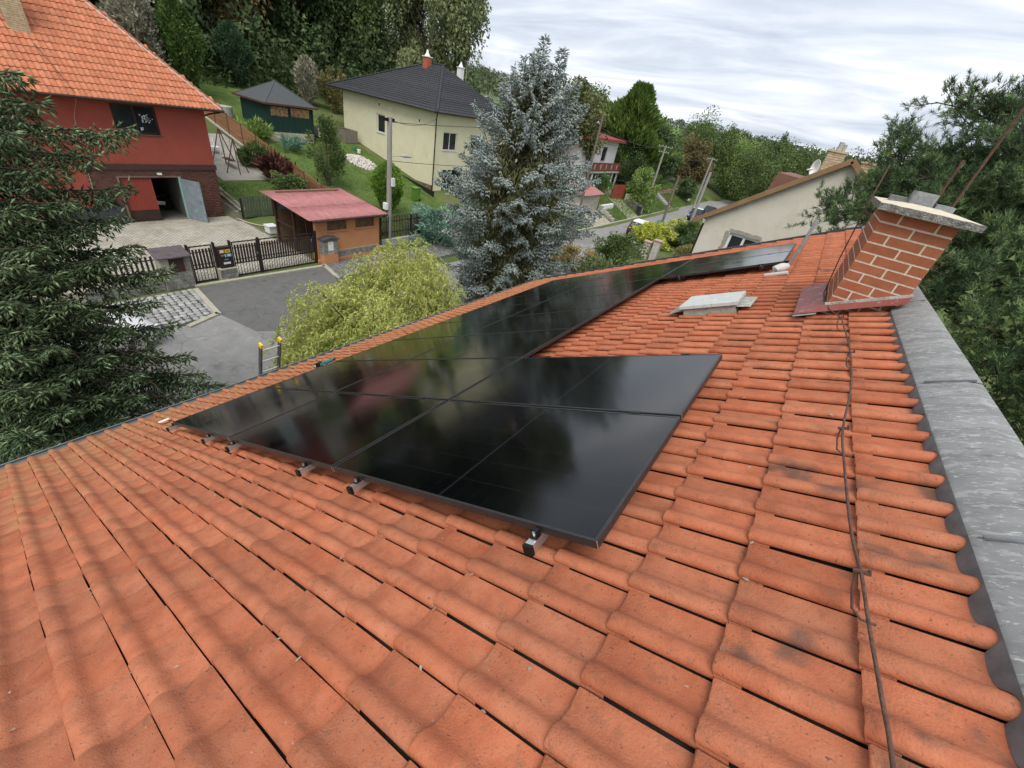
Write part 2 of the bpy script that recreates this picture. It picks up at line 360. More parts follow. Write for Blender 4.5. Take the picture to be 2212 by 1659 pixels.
tm = [tile_mesh('roof_tile', M_tile, s) for s in range(3)]
tile_T = []
ncol = int((YF - YN)/PITY); k0 = math.ceil((YN + .257 + .05)/PITY)
for k in range(k0, k0+ncol):
    Y = -.257 + PITY*k
    if Y > YF - .12: break
    for j in range(-20, 7):
        X = -1.106 + PITX*j
        jig = random.gauss(0, .0022)
        base = RP(X + jig, Y + random.gauss(0, .0011), -.067 + random.gauss(0, .0013))
        rx = Matrix.Rotation(random.gauss(0, .006), 4, 'Z') @ Matrix.Rotation(random.gauss(0, .0045), 4, 'X')
        tile_T.append(Matrix.Translation(base) @ ROT @ rx)
pieces('roof_tile', tm[0], tile_T, house, 300, 'tile_field')
d = MB()   # boarding and battens under the tiles
def roof_slab(b, x0, x1, y0, y1, o0, o1):
    ps = [RP(x, y, o) for o in (o0, o1) for x, y in ((x0, y0), (x1, y0), (x1, y1), (x0, y1))]
    return b.add(ps, [(0,3,2,1),(4,5,6,7),(0,1,5,4),(1,2,6,5),(2,3,7,6),(3,0,4,7)])
roof_slab(d, XE+.09, XR+.12, YN, YF-.03, -.22, -.084); d.build('roof_deck', M_batten, house)
w = MB(); w.prism([(XE+.55, 0), (.98, 0), (.98, RZ(.98)-.25), (XE+.55, RZ(XE+.55)-.25)], 'y', YN+.3, YF-.3); w.build('wall', mat('render_grey', [(.5,.48,.44),(.58,.56,.52)], rough=.9), house)
# gutter along the eave
g = MB(); gx, gz = XE - .035, RZ(XE) - .075
arc = [(gx - .065*math.cos(a), gz + .02 - .065*math.sin(a)) for a in np.linspace(0, math.pi, 9)]
for i in range(8):
    g.add([(arc[i][0], YN, arc[i][1]), (arc[i+1][0], YN, arc[i+1][1]), (arc[i+1][0], YF, arc[i+1][1]), (arc[i][0], YF, arc[i][1])], [(0,1,2,3)])
g.tube([(arc[0][0], YN, arc[0][1]), (arc[0][0], YF, arc[0][1])], .011, 6)
g.build('gutter', M_gut, house)
v = MB(); roof_slab(v, XE, XR+.15, YF-.035, YF+.035, -.10, .012); v.build('verge_trim', mat('dark_verge', [(.045,.047,.05),(.07,.072,.075)], rough=.55), house)
for x in (-5.4, -3.9, -2.35, -.85, .35):      # clips of the verge trim seen as short dark joints
    cl = MB(); roof_slab(cl, x, x+.02, YF-.13, YF+.036, -.03, .016); cl.build('verge_clip', M_rust, house)
# ridge flashing: overlapping zinc sheets whose lower lip is dressed into the tiles
FX0, FX1, FX2 = .868, 1.045, 1.10
def crest_prof(Y):
    ph = (Y + .257) % PITY
    if ph > .1527: ph -= PITY
    ys = [p[0] for p in prof]; zs = [p[1] for p in prof]
    return float(np.interp(ph, ys, zs))
joints = [YN, -1.2, 1.68, 3.06, 4.98, 6.9, 8.8, 10.7, YF+.03]
fl = []
for a in range(len(joints)-1):
    ya, yb = joints[a], joints[a+1] + .03
    f = MB(); lift = .0035*(a % 2)
    ys = np.linspace(ya, yb, 14)
    rows = []
    for x, o in ((FX0+.004, -.010), (FX0+.014, -.003), ((FX0+FX1)/2, .010), (FX1, .018), (FX2, .0), (FX2+.02, -.06), (FX2+.035, -.16)):
        rows.append([RP(x, y, o + lift + .0012*math.sin(y*5.1+a*2+x*9)) for y in ys])
    vs = [p for r_ in rows for p in r_]; n = len(ys)
    f.add(vs, [(i*n+k, i*n+k+1, (i+1)*n+k+1, (i+1)*n+k) for i in range(len(rows)-1) for k in range(n-1)])
    fo = f.build('flashing_sheet', M_zinc, house, smooth=True, flat_ang=30); fl.append(fo)
    lip = MB(); ys = np.arange(ya, yb, PITY/20); top = [RP(FX0+.004, y, -.010+lift) for y in ys]; cn = [crest_prof(y)/.043 for y in ys]
    mid = [RP(FX0+.001-.012*(1-c), y, -.012-.014*(1-c)) for y, c in zip(ys, cn)]
    bot = [RP(FX0-.001-.030*(1-c), y, crest_prof(y) - .0605) for y, c in zip(ys, cn)]
    n = len(ys); lip.add(top+mid+bot, [(i*n+k, i*n+k+1, (i+1)*n+k+1, (i+1)*n+k) for i in range(2) for k in range(n-1)])
    lip.build('dressed_lip', M_zinc_d, fo, smooth=True)
    if 0 < a:
        s = MB(); s.obox(RP(FX0+.03, ya, .012), RP(FX2-.02, ya, .022), .012, .010, NN); s.build('seam', M_zinc_d, fo)
# ---------------------------------------------------------------- solar panels
PO = .12     # panel surface above crest plane
rows = [-5.055, -3.415, -1.755, -.05]     # X of row lines (row 0 at the eave)
cols = [1.08, 2.197, 3.314, 4.434, 5.564, 6.704, 7.844, 9.004, 10.174]
ordn = ['nearest', 'second', 'third', 'fourth', 'fifth', 'sixth', 'seventh', 'farthest']
rown = ['lowest row beside the eave', 'middle row', 'top row']
GAP = .011
def panel(r, c, label):
    x0, x1 = rows[r]+GAP*.9, rows[r+1]-GAP*.9; y0, y1 = cols[c]+GAP, cols[c+1]-GAP
    t = thing('solar_panel', RP((x0+x1)/2, (y0+y1)/2, PO-.035), label, 'solar panel', 'black solar panels on the tiled roof')
    fw = .013
    g = MB(); ps = [RP(x, y, PO-.0015) for x, y in ((x0+fw*.6, y0+fw*.6), (x1-fw*.6, y0+fw*.6), (x1-fw*.6, y1-fw*.6), (x0+fw*.6, y1-fw*.6))]
    ps2 = [p - NN*.006 for p in ps]
    g.add(ps+ps2, [(0,1,2,3),(7,6,5,4),(0,4,5,1),(1,5,6,2),(2,6,7,3),(3,7,4,0)])
    go = g.build('glass', M_solar, t)
    uv = go.data.uv_layers.new(name='UV'); wl = wloc(t)
    for lp in go.data.loops:
        co = go.data.vertices[lp.vertex_index].co + wl
        uv.data[lp.index].uv = ((co.y-y0)/(y1-y0), (co.x-x0)/(x1-x0))
    for (xa, xb, ya, yb) in ((x0, x1, y0, y0+fw), (x0, x1, y1-fw, y1), (x0, x0+fw, y0+fw, y1-fw), (x1-fw, x1, y0+fw, y1-fw)):
        b = MB(); ps = [RP(x, y, o) for o in (PO-.035, PO) for x, y in ((xa, ya), (xb, ya), (xb, yb), (xa, yb))]
        b.add(ps, [(0,3,2,1),(4,5,6,7),(0,1,5,4),(1,2,6,5),(2,3,7,6),(3,0,4,7)]); b.build('frame_bar', M_frame, t)
    # bright mitre nicks at the corners of the frame
    for xx in (x0, x1):
        b = MB(); b.obox(RP(xx, y0-.0006, PO-.034), RP(xx, y0-.0006, PO+.0004), .003, .003, YY); b.build('frame_corner', M_alu, t)
    return t
layout = [(0, c) for c in range(8)] + [(1, c) for c in range(8)] + [(2, c) for c in (0, 1, 6, 7)]
panels = {}
for r, c in layout:
    if r == 2: lab = {0: 'nearest black solar panel of all, topmost beside bare tiles', 1: 'black solar panel just beyond the nearest one, its far edge ending at tiles', 6: 'black solar panel sticking out uphill beside the antenna mast, nearer of two', 7: 'pale reflecting black solar panel at the farthest uphill corner by the mast'}[c]
    else: lab = 'black solar panel, %s from the camera in the %s' % (ordn[c], rown[r])
    panels[(r, c)] = panel(r, c, lab)
# rails under the panels
rail_def = [(-5.09+.09, 1.0, 10.2, 'aluminium rail lowest of all under the panels, end cap near the eave'), (-3.86, 1.0, 10.2, 'aluminium rail second from the eave under the lowest panel row'),
            (-3.27, 1.0, 10.2, 'aluminium rail third from the eave under the middle panel row'), (-2.06, 1.0, 10.2, 'aluminium rail fourth from the eave, upper rail of the middle row'),
            (-1.47, 1.0, 3.33, 'aluminium rail fifth from the eave under the near top panels'), (-.30, 1.0, 3.33, 'aluminium rail nearest the camera with big square black end cap'),
            (-1.47, 7.80, 10.2, 'aluminium rail under the far uphill panels, lower of two'), (-.34, 7.80, 10.2, 'aluminium rail under the far uphill panels, upper of two')]
for x, ya, yb, lab in rail_def:
    t = thing('mounting_rail', RP(x, ya, .04), lab, 'rail', 'mounting rails of the solar array')
    b = MB(); b.obox(RP(x, ya+.012, PO-.035-.022), RP(x, yb, PO-.035-.022), .038, .040, NN); b.build('profile', M_alu, t)
    for yy, s_ in ((ya, 1), (yb, -1)):
        e_ = MB(); e_.obox(RP(x, yy-.004, PO-.035-.022), RP(x, yy+.013, PO-.035-.022), .043, .045, NN); e_.build('end_cap', M_black, t)
    ca = MB(); ca.obox(RP(x, ya+.045, PO-.036), RP(x, ya+.083, PO-.036), .036, .010, NN); ca.obox(RP(x, ya+.062, PO-.03), RP(x, ya+.079, PO-.03), .034, .052, NN); ca.build('end_clamp', M_black, t)
    bo = MB(); bo.tube([RP(x, ya+.058, PO-.030), RP(x, ya+.058, PO-.010)], .0075, 8); bo.build('bolt', M_steel, t)
    for yc in [q for q in cols[1:-1] if ya < q < yb]:
        mc = MB(); mc.obox(RP(x-.028, yc, PO+.0015), RP(x+.028, yc, PO+.0015), .026, .005, NN); mc.build('mid_clamp', M_black, t)
    for yh in np.arange(ya+.45, yb-.2, 1.15):
        hk = MB(); hk.obox(RP(x-.04, yh, .0), RP(x+.0, yh, PO-.08), .03, .008, YY); hk.obox(RP(x-.04, yh, -.01), RP(x+.16, yh, -.012), .03, .006, NN); hk.build('roof_hook', M_steel, t)
# ---------------------------------------------------------------- chimney on the ridge
CX0, CX1, CY0, CY1 = .435, .942, 4.90, 5.92; CZT = 8.80
ch = thing('chimney', ((CX0+CX1)/2, (CY0+CY1)/2, RZ(.6)-.2), 'red brick chimney with cream joints and stained concrete cap near the ridge', 'chimney')
b = MB(); b.box(CX0+.004, CX1-.004, CY0+.004, CY1-.004, RZ(CX0)-.25, CZT); b.build('mortar_core', M_cream, ch)
ub = unit_box('brick', M_brick)
br = []; CH = .0845; JT = .0155
z = CZT - CH + JT*.5
ci = 0
def brick_run(a0, a1, pat):
    o = []; x = a0; i = 0
    tot = a1 - a0
    for wdt in pat:
        o.append((x + JT/2 if x > a0 else x, min(x + wdt, a1) - (JT/2 if x + wdt < a1 - .001 else 0))); x += wdt
    return o
while z > 7.55:
    W = CX1 - CX0; patA = [W*.245, W*.51, W*.245]; patB = [W*.50, W*.50]
    for x0, x1 in brick_run(CX0, CX1, patA if ci % 2 == 0 else patB):
        br.append(mat4(((x0+x1)/2, CY0+.05, z + (CH-JT)/2), (x1-x0, .1, CH-JT)))
        br.append(mat4(((x0+x1)/2, CY1-.05, z + (CH-JT)/2), (x1-x0, .1, CH-JT)))
    D = CY1 - CY0; pa = [.12] + [.26]*3 + [D-.90] if ci % 2 == 0 else [.25]*4 + [D-1.0]
    for y0, y1 in brick_run(CY0+.101, CY1-.101, pa if ci % 2 == 0 else [.25, .25, .25, .25]):
        if y1 - y0 < .03: continue
        br.append(mat4((CX0+.05, (y0+y1)/2, z + (CH-JT)/2), (.1, y1-y0, CH-JT))); br.append(mat4((CX1-.05, (y0+y1)/2, z + (CH-JT)/2), (.1, y1-y0, CH-JT)))
    z -= CH; ci += 1
pieces('brick', ub, br, ch, 300)
cap = MB(); cx0, cx1, cy0, cy1 = CX0-.075, CX1+.115, CY0-.10, CY1+.10
n = 14; zb, zt = CZT+.004, CZT+.062
ring = []
def capring(z_, ins, j):
    r = []
    for i in range(n): r.append((cx0+ins+(cx1-cx0-2*ins)*i/n, cy0+ins+random.uniform(-j, j), z_+random.uniform(-j, j)))
    for i in range(n): r.append((cx1-ins+random.uniform(-j, j), cy0+ins+(cy1-cy0-2*ins)*i/n, z_+random.uniform(-j, j)))
    for i in range(n): r.append((cx1-ins-(cx1-cx0-2*ins)*i/n, cy1-ins+random.uniform(-j, j), z_+random.uniform(-j, j)))
    for i in range(n): r.append((cx0+ins+random.uniform(-j, j), cy1-ins-(cy1-cy0-2*ins)*i/n, z_+random.uniform(-j, j)))
    return r
R0 = capring(zb, .004, .003); R1 = capring(zt-.006, 0, .003); m = 4*n
cap.add(R0+R1, [(i, (i+1) % m, m+(i+1) % m, m+i) for i in range(m)] + [tuple(range(m))[::-1]])
cap.build('cap_slab', M_conc_d, ch)
ct = MB(); ct.add([(cx0+.004, cy0+.004, zt-.008), (cx1-.004, cy0+.004, zt-.008), (cx1-.004, cy1-.004, zt-.008), (cx0+.004, cy1-.004, zt-.008), ((cx0+cx1)/2-.1, (cy0+cy1)/2-.25, zt+.02), ((cx0+cx1)/2+.1, (cy0+cy1)/2-.25, zt+.02), ((cx0+cx1)/2+.1, (cy0+cy1)/2+.25, zt+.02), ((cx0+cx1)/2-.1, (cy0+cy1)/2+.25, zt+.02)],
   [(0,1,5,4),(1,2,6,5),(2,3,7,6),(3,0,4,7),(4,5,6,7),(3,2,1,0)]); ct.build('cap_screed', mat('sandy_screed', [(.50,.44,.33),(.64,.57,.44)], scale=16, rough=.95, spots=[((.25,.23,.2), 18, .62, .7)]), ch)
M_flue = mat('flue_stone', [(.13,.135,.14),(.24,.245,.25),(.34,.34,.34)], scale=14, rough=.85, spots=[((.05,.05,.05), 20, .6, .6)])
for fx, fy, w_, h_, lab in ((.52, 5.55, .13, .05, 0), (.67, 5.42, .17, .12, 0), (.84, 5.40, .13, .055, 0)):
    q = MB(); q.box(fx-w_/2, fx+w_/2, fy-.1, fy+.1, zt+.0, zt+h_); q.build('flue_block', M_flue, ch)
fb = MB()   # red sheet apron and soakers round the foot
fb.add([RP(CX0-.19, CY0-.13, .030), RP(CX1+.02, CY0-.13, .050), (CX1+.02, CY0-.006, RZ(CX1)+.105), (CX0-.015, CY0-.006, RZ(CX0)+.075)], [(0,1,2,3)])
fb.add([RP(CX0-.19, CY0-.13, .030), (CX0-.015, CY0-.006, RZ(CX0)+.075), (CX0-.015, CY1+.1, RZ(CX0)+.075), RP(CX0-.19, CY1+.1, .03)], [(0,1,2,3)])
fb.build('red_apron', M_redmetal, ch)
mo = MB(); mo.obox((CX0-.012, CY0-.006, RZ(CX0)+.082), (CX1+.02, CY0-.006, RZ(CX1)+.112), .03, .022); mo.build('mortar_fillet', M_conc, ch)
fa = MB(); fa.add([RP(CX0-.195, CY0-.15, .012), RP(CX0-.03, CY0-.15, .02), RP(CX0-.03, CY0-.10, .035), RP(CX0-.195, CY0-.10, .028)], [(0,1,2,3)]); fa.build('grey_patch', M_zinc, ch)
# two iron rods standing behind the cap, held by the chimney
for (x, y, top, lab) in ((.79, 5.62, 9.27, 'shorter rusty iron rod standing behind the chimney cap'), (.915, 5.55, 10.3, 'tall rusty iron rod rising beside the chimney past the pine')):
    q = MB(); q.tube([(x, y, CZT+.05), (x, y, top)], .011, 8); o = q.build('iron_rod', M_rust); tagset(o, lab, 'rod', 'iron rods on the chimney')
# ---------------------------------------------------------------- lightning conductor
cond = thing('lightning_conductor', RP(.6, 2.5, 0), 'rusty lightning conductor wire running over the tiles to the chimney foot', 'wire')
pts = [(.45,5.02,.09),(.50,4.75,.05),(.565,4.36,.075),(.585,4.1,.065),(.615,3.42,.08),(.612,2.85,.055),(.58,2.27,.075),(.585,1.97,.05),(.60,1.53,.055),(.618,1.31,.075),(.63,1.14,.05),(.645,.95,.03),(.655,.79,.024),(.66,.3,.024),(.66,-.6,.03)]
def smoothp(pts, k=5):
    o = []
    P = [Vector(p) for p in pts]
    for i in range(len(P)-1):
        a, b_, c, d_ = P[max(i-1, 0)], P[i], P[i+1], P[min(i+2, len(P)-1)]
        for j in range(k):
            t = j/k; o.append(.5*((2*b_) + (c-a)*t + (2*a-5*b_+4*c-d_)*t*t + (3*b_-a-3*c+d_)*t**3))
    o.append(P[-1]); return o
wb = MB(); wb.tube([RP(p[0], p[1], p[2]) for p in smoothp(pts)], .0052, 7); wb.build('wire', M_rust, cond, smooth=True)
for (x, y) in ((.565, 4.36), (.615, 3.42), (.58, 2.27), (.618, 1.31)):
    q = MB(); q.tube([RP(x-.008, y, .07), RP(x-.018, y-.04, .045), RP(x-.018, y-.085, .008), RP(x+.0, y-.10, -.010), RP(x+.03, y-.10, -.016)], .004, 6)
    q.build('holder', M_rust, cond, smooth=True)
    q = MB(); q.obox(RP(x-.017, y, .076), RP(x+.017, y, .076), .010, .010, NN); q.tube([RP(x+.018, y, .07), RP(x+.018, y, .094)], .005, 6); q.build('clamp', M_rust, cond)
q = MB(); q.tube([RP(.45, 5.02, .09), (.40, 5.35, 7.95), (.36, 5.45, 8.30), (.33, 5.5, 8.72), (.31, 5.5, 9.13)], .006, 6); q.build('riser', M_rust, cond, smooth=True)
# ---------------------------------------------------------------- antenna mast with vent collar
an = thing('antenna_mast', RP(-.03, 7.55, 0), 'short galvanised mast leaning from a pale vent collar on the tiles', 'mast')
q = MB(); q.tube([RP(-.01, 7.62, .08), (-.005, 7.6, 7.93), (.012, 7.6, 8.39)], .024, 10); q.build('mast_tube', mat('galvanised', [(.33,.36,.39),(.48,.51,.54)], scale=14, rough=.42, metal=.6), an, smooth=True, flat_ang=40)
q = MB(); q.tube([RP(-.02, 7.62, .05), RP(-.01, 7.62, .16)], .036, 10); q.build('rubber_sleeve', M_black, an)
M_pvc = mat('pale_vent', [(.46,.43,.41),(.56,.53,.51)], scale=9, rough=.7)
q = MB(); q.tube([RP(-.17, 7.50, .0), RP(-.13, 7.52, .045), RP(-.06, 7.57, .065), RP(.0, 7.62, .075)], [.055, .075, .07, .05], 12); q.build('vent_hood', M_pvc, an, smooth=True, flat_ang=60)
q = MB(); q.tube([RP(-.245, 7.40, .005), RP(.02, 7.36, .012)], .030, 10); q.build('collar_roll', M_pvc, an, smooth=True, flat_ang=60)
# ---------------------------------------------------------------- concrete roof hatch
ht = thing('roof_hatch', RP(-.5, 5.0, 0), 'square concrete roof hatch with lid and grey sheet skirts among the tiles', 'hatch')
hx0, hx1, hy0, hy1 = -.795, -.255, 5.19, 5.76
q = MB()
ps = [RP(x, y, o) for o in (-.05, .075) for x, y in ((hx0+.02, hy0+.025), (hx1-.02, hy0+.025), (hx1-.02, hy1-.02), (hx0+.02, hy1-.02))]
q.add(ps, [(0,3,2,1),(4,5,6,7),(0,1,5,4),(1,2,6,5),(2,3,7,6),(3,0,4,7)]); q.build('curb', mat('mossy_concrete', [(.27,.29,.24),(.40,.41,.36)], scale=25, rough=.95, bump=.6, bscale=90, spots=[((.5,.5,.47), 35, .6, .8)]), ht)
q = MB(); ps = [RP(x, y, o) for o in (.077, .112) for x, y in ((hx0-.01, hy0-.01), (hx1+.01, hy0-.01), (hx1+.01, hy1+.015), (hx0-.01, hy1+.015))]
q.add(ps, [(0,3,2,1),(4,5,6,7),(0,1,5,4),(1,2,6,5),(2,3,7,6),(3,0,4,7)]); q.build('lid', mat('hatch_lid', [(.44,.46,.44),(.56,.58,.56)], scale=14, rough=.9, bump=.4, bscale=60, spots=[((.26,.26,.24), 30, .6, .7), ((.3,.25,.14), 50, .67, .8)]), ht)
q = MB(); ps = [RP(hx0-.14, hy0+.02, .03), RP(hx0+.02, hy0+.02, .06), RP(hx0+.02, hy1+.02, .06), RP(hx0-.12, hy1+.02, .03), RP(hx0-.14, hy0+.02, .026), RP(hx0+.02, hy0+.02, .054), RP(hx0+.02, hy1+.02, .054), RP(hx0-.12, hy1+.02, .026)]
q.add(ps, [(0,1,2,3),(7,6,5,4),(0,4,5,1),(1,5,6,2),(2,6,7,3),(3,7,4,0)]); q.build('lower_skirt', M_zinc, ht)
q = MB(); ps = [RP(hx1-.02, hy0+.06, .05), RP(hx1+.11, hy0+.10, .025), RP(hx1+.12, hy1+.0, .025), RP(hx1-.02, hy1+.0, .05)]; ps += [p - NN*.006 for p in ps]
q.add(ps, [(0,1,2,3),(7,6,5,4),(0,4,5,1),(1,5,6,2),(2,6,7,3),(3,7,4,0)]); q.build('upper_skirt', M_conc, ht)
# ---------------------------------------------------------------- ladder at the eave, drill, paper
la = thing('ladder', (-7.02, 3.4, 0), 'aluminium ladder top with yellow tips leaning on the eave gutter', 'ladder')
M_ladder = mat('ladder_rail', [(.10,.105,.115),(.17,.175,.19)], scale=10, rough=.5, metal=.4)
M_yellow = mat('yellow_plastic', [(.72,.47,.03),(.8,.55,.05)], scale=8, rough=.5)
for yy in (3.05, 3.40):
    q = MB(); q.obox((-8.35, yy, 0.0), (-6.96, yy, 4.62), .03, .075, (1,0,0)); q.build('side_rail', M_ladder, la)
    q = MB(); q.obox((-6.965, yy, 4.60), (-6.94, yy, 4.68), .038, .085, (1,0,0)); q.build('tip', M_yellow, la)
for i in range(16):
    z_ = 4.50 - .28*i; x_ = -8.35 + (8.35-6.96)*z_/4.62
    q = MB(); q.tube([(x_, 3.05, z_), (x_, 3.40, z_)], .015, 8); q.build('rung', M_alu, la)
dr = thing('cordless_drill', RP(-5.63, 3.36, .0), 'teal and black cordless drill lying on the tiles at the panel edge', 'drill')
M_teal = mat('teal_plastic', [(.01,.13,.15),(.015,.17,.19)], rough=.45)
q = MB(); q.tube([RP(-5.57, 3.42, .055), RP(-5.57, 3.57, .06)], .030, 10); q.build('motor_body', M_teal, dr, smooth=True, flat_ang=40)
q = MB(); q.obox(RP(-5.57, 3.45, .05), RP(-5.66, 3.37, .045), .04, .045, NN); q.build('grip', M_teal, dr)
q = MB(); q.obox(RP(-5.67, 3.30, .045), RP(-5.67, 3.42, .045), .085, .07, NN); q.build('battery', M_black, dr)
q = MB(); q.obox(RP(-5.67, 3.296, .045), RP(-5.67, 3.299, .045), .03, .04, NN); q.build('battery_label', M_white, dr)
q = MB(); q.tube([RP(-5.57, 3.57, .06), RP(-5.57, 3.63, .06)], [.022, .012], 10); q.build('chuck', M_black, dr)
q = MB(); ps = [RP(-6.0, 1.13, .004), RP(-5.90, 1.12, .002), RP(-5.90, 1.24, .006), RP(-5.99, 1.25, .010)]; ps += [p+NN*.002 for p in ps]
q.add(ps, [(3,2,1,0),(4,5,6,7),(0,1,5,4),(1,2,6,5),(2,3,7,6),(3,0,4,7)]); tagset(q.build('paper_scrap', M_white), 'small white paper scrap lying on tiles near the eave', 'paper')

# grit, lichen flakes and needles caught in the tile joints
gl = []; gq = []
for i in range(900):
    k = random.randint(-18, 40); j = random.uniform(-19.5, 6); Y = -.257 + PITY*k - .048 + random.gauss(0, .004); X = -1.106 + PITX*j
    if random.random() < .35: Y = -.257 + PITY*k + random.uniform(.03, .14)
    if not (XE+.1 < X < .8 and -1.0 < Y < 8): continue
    if X < .05 and Y > 1.0 and X > -5.1: continue
    s_ = random.uniform(.003, .010); a = random.uniform(0, 3.14); c = RP(X, Y, -.030 + random.uniform(0, .004)); d1 = (SU*math.cos(a) + YY*math.sin(a))*s_*1.6; d2 = (YY*math.cos(a) - SU*math.sin(a))*s_*.7
    b0 = len(gl); gl += [tuple(c-d1), tuple(c+d2+NN*.002), tuple(c+d1), tuple(c-d2+NN*.003)]; gq.append((b0, b0+1, b0+2, b0+3))
tagset(obj_np('leaf_litter', gl, None, gq, mat('litter', [(.10,.085,.05),(.30,.28,.22),(.55,.53,.48)], scale=40, rough=.95)), 'tiny grit and leaf litter caught between the roof tiles', 'litter', kind='stuff')
# ---------------------------------------------------------------- terrain
AZ = np.array([-180, -100, -75, -55, -42, -38, -27, -20, -15, -12, -6, -3, 2, 30, 60, 180.])
EL = np.array([1.0, 2.0, 3.0, 3.0, 1.7, 1.4, 1.0, .55, .75, .7, .5, .25, .45, .8, 1.0, 1.0])
def sstep(a, b, x): t = np.clip((x-a)/(b-a), 0, 1); return t*t*(3-2*t)
def terr(X, Y):
    X = np.asarray(X, float); Y = np.asarray(Y, float)
    near = np.minimum(np.maximum(0, .2*(-28.5 - X)), 9.0)
    far = np.minimum(np.maximum(0, .36*(-17.9 - X)), 1.85) + np.minimum(np.maximum(0, .07*(-25 - X)), 3)
    k = sstep(36, 43, Y)
    z = near*(1-k) + far*k
    pad = (1-sstep(12.7, 13.6, Y))*sstep(-43, -40, X); z = z*(1-pad)
    k2 = sstep(-46, -62, X)*sstep(25, 50, Y)*(1-sstep(90, 140, Y)); z = np.where(X < -40, z + 4.5*k2*k, z)
    r = np.hypot(X, Y); az = np.degrees(np.arctan2(X, Y))
    h = (9 + r*np.tan(np.radians(np.interp(az, AZ, EL))))*sstep(110, 460, r)
    h = np.minimum(h, 9 + 520*np.tan(np.radians(np.interp(az, AZ, EL))))
    return z*(1-sstep(110, 300, r)) + h
def tz(X, Y): return float(terr(X, Y))
def axis(a, b, fine, near, far):
    v = [0.0]; x = 0.0
    while x < b: x += fine if x < near else fine*(1 + ((x-near)/near)*far); v.append(x)
    p = list(v); v = [0.0]; x = 0.0
    while x > a: x -= fine if -x < near else fine*(1 + ((-x-near)/near)*far); v.append(x)
    return np.array(sorted(set(v + p)))
gxs = axis(-2600, 2600, 1.5, 75, 5); gys = axis(-2600, 2600, 2.0, 110, 6)
GX, GY = np.meshgrid(gxs, gys, indexing='ij'); GZ = terr(GX, GY) - .012
nX, nY = GX.shape; idx = np.arange(nX*nY).reshape(nX, nY)
Q = np.stack([idx[:-1, :-1], idx[1:, :-1], idx[1:, 1:], idx[:-1, 1:]], -1).reshape(-1, 4)
M_grass = mat('grass', [(.055,.095,.018),(.085,.135,.028),(.125,.165,.045)], scale=1.1, rough=.9, bump=.8, bscale=22, detail=10, spots=[((.16,.15,.07), 3.1, .60, .4), ((.05,.085,.02), .45, .55, .5)])
M_meadow = mat('meadow', [(.055,.085,.02),(.085,.115,.032),(.14,.14,.06)], scale=.22, rough=.95, detail=9, bump=.5, bscale=9)
me = mesh_np('ground', np.stack([GX, GY, GZ], -1).reshape(-1, 3), None, Q, [M_meadow], smooth=True)
ground = struct(bpy.data.objects.new('ground', me)); COL.objects.link(ground)
def sheet(name, poly, mat_, dz=.004, step=1.5, kind='structure', parent=None):
    """flat outline laid on the terrain"""
    bm = bmesh.new(); f = bm.faces.new([bm.verts.new((x, y, 0)) for x, y in poly])
    xs = [p[0] for p in poly]; ys = [p[1] for p in poly]
    for ax, lo, hi in ((0, min(xs), max(xs)), (1, min(ys), max(ys))):
        n = int((hi-lo)/step)
        for i in range(1, n+1):
            co = [0, 0, 0]; co[ax] = lo + (hi-lo)*i/(n+1); no = [0, 0, 0]; no[ax] = 1
            bmesh.ops.bisect_plane(bm, geom=bm.verts[:]+bm.edges[:]+bm.faces[:], plane_co=co, plane_no=no)
    for v_ in bm.verts: v_.co.z = tz(v_.co.x, v_.co.y) + dz
    bmesh.ops.recalc_face_normals(bm, faces=bm.faces)
    if sum(f_.normal.z for f_ in bm.faces) < 0: bmesh.ops.reverse_faces(bm, faces=bm.faces)
    m_ = bpy.data.meshes.new(name); bm.to_mesh(m_); bm.free(); m_.materials.append(mat_)
    o = bpy.data.objects.new(name, m_); COL.objects.link(o); o['kind'] = kind
    if parent: o.parent = parent
    return o
M_asph = mat('asphalt', cracks=.33, cols=[(.19,.188,.18),(.24,.236,.225),(.29,.284,.27)], scale=1.4, rough=.92, bump=.35, bscale=60, detail=12, nrough=.72, spots=[((.33,.32,.30), 2.3, .58, .6), ((.13,.13,.122), .9, .58, .6), ((.08,.08,.075), 5.5, .66, .5)])
M_asph_d = mat('dark_asphalt', cracks=.3, cols=[(.105,.104,.10),(.145,.142,.135)], scale=2.2, rough=.92, bump=.3, bscale=60, detail=12, nrough=.7, spots=[((.17,.167,.155), 7, .58, .6), ((.05,.05,.048), 2, .6, .5)])
M_patch = mat('asphalt_patch', [(.17,.16,.15),(.23,.215,.2)], scale=2, rough=.95, bump=.3, bscale=50, detail=10)
road = sheet('road', [(-17.3,-40),(-8.2,-40),(-8.2,14),(-10.6,26),(-11.6,44),(-12.2,70),(-13,92),(-11.5,100),(-4,112),(20,124),(20,130),(-8,118),(-17,104),(-18.2,92),(-17.6,44),(-17.3,26)], M_asph, .004)
sheet('driveway', [(-20.1,6.75),(-17.3,6.35),(-15.4,6.7),(-14.4,8.3),(-14.6,11.0),(-16.8,12.4),(-20.1,12.7)], M_asph_d, .008)
for i, p in enumerate([[(-16.9,34),(-14.9,34.2),(-14.7,38.5),(-16.7,38.2)], [(-14.4,37.4),(-12.5,37.2),(-12.4,41),(-14.2,41.5)], [(-16.6,46),(-14.4,46),(-14.3,52),(-16.4,52)], [(-13.6,57),(-12.2,57),(-12.3,64),(-13.9,64)], [(-16.0,2.2),(-14.6,2.0),(-14.4,3.4),(-15.8,3.5)]]):
    sheet('asphalt_patch', p, M_patch, .009)
M_kerb = mat('kerb_stone', [(.33,.31,.25),(.45,.42,.34)], scale=5, rough=.95, bump=.6, bscale=30, spots=[((.22,.24,.13), 6, .58, .5)])
k = MB()
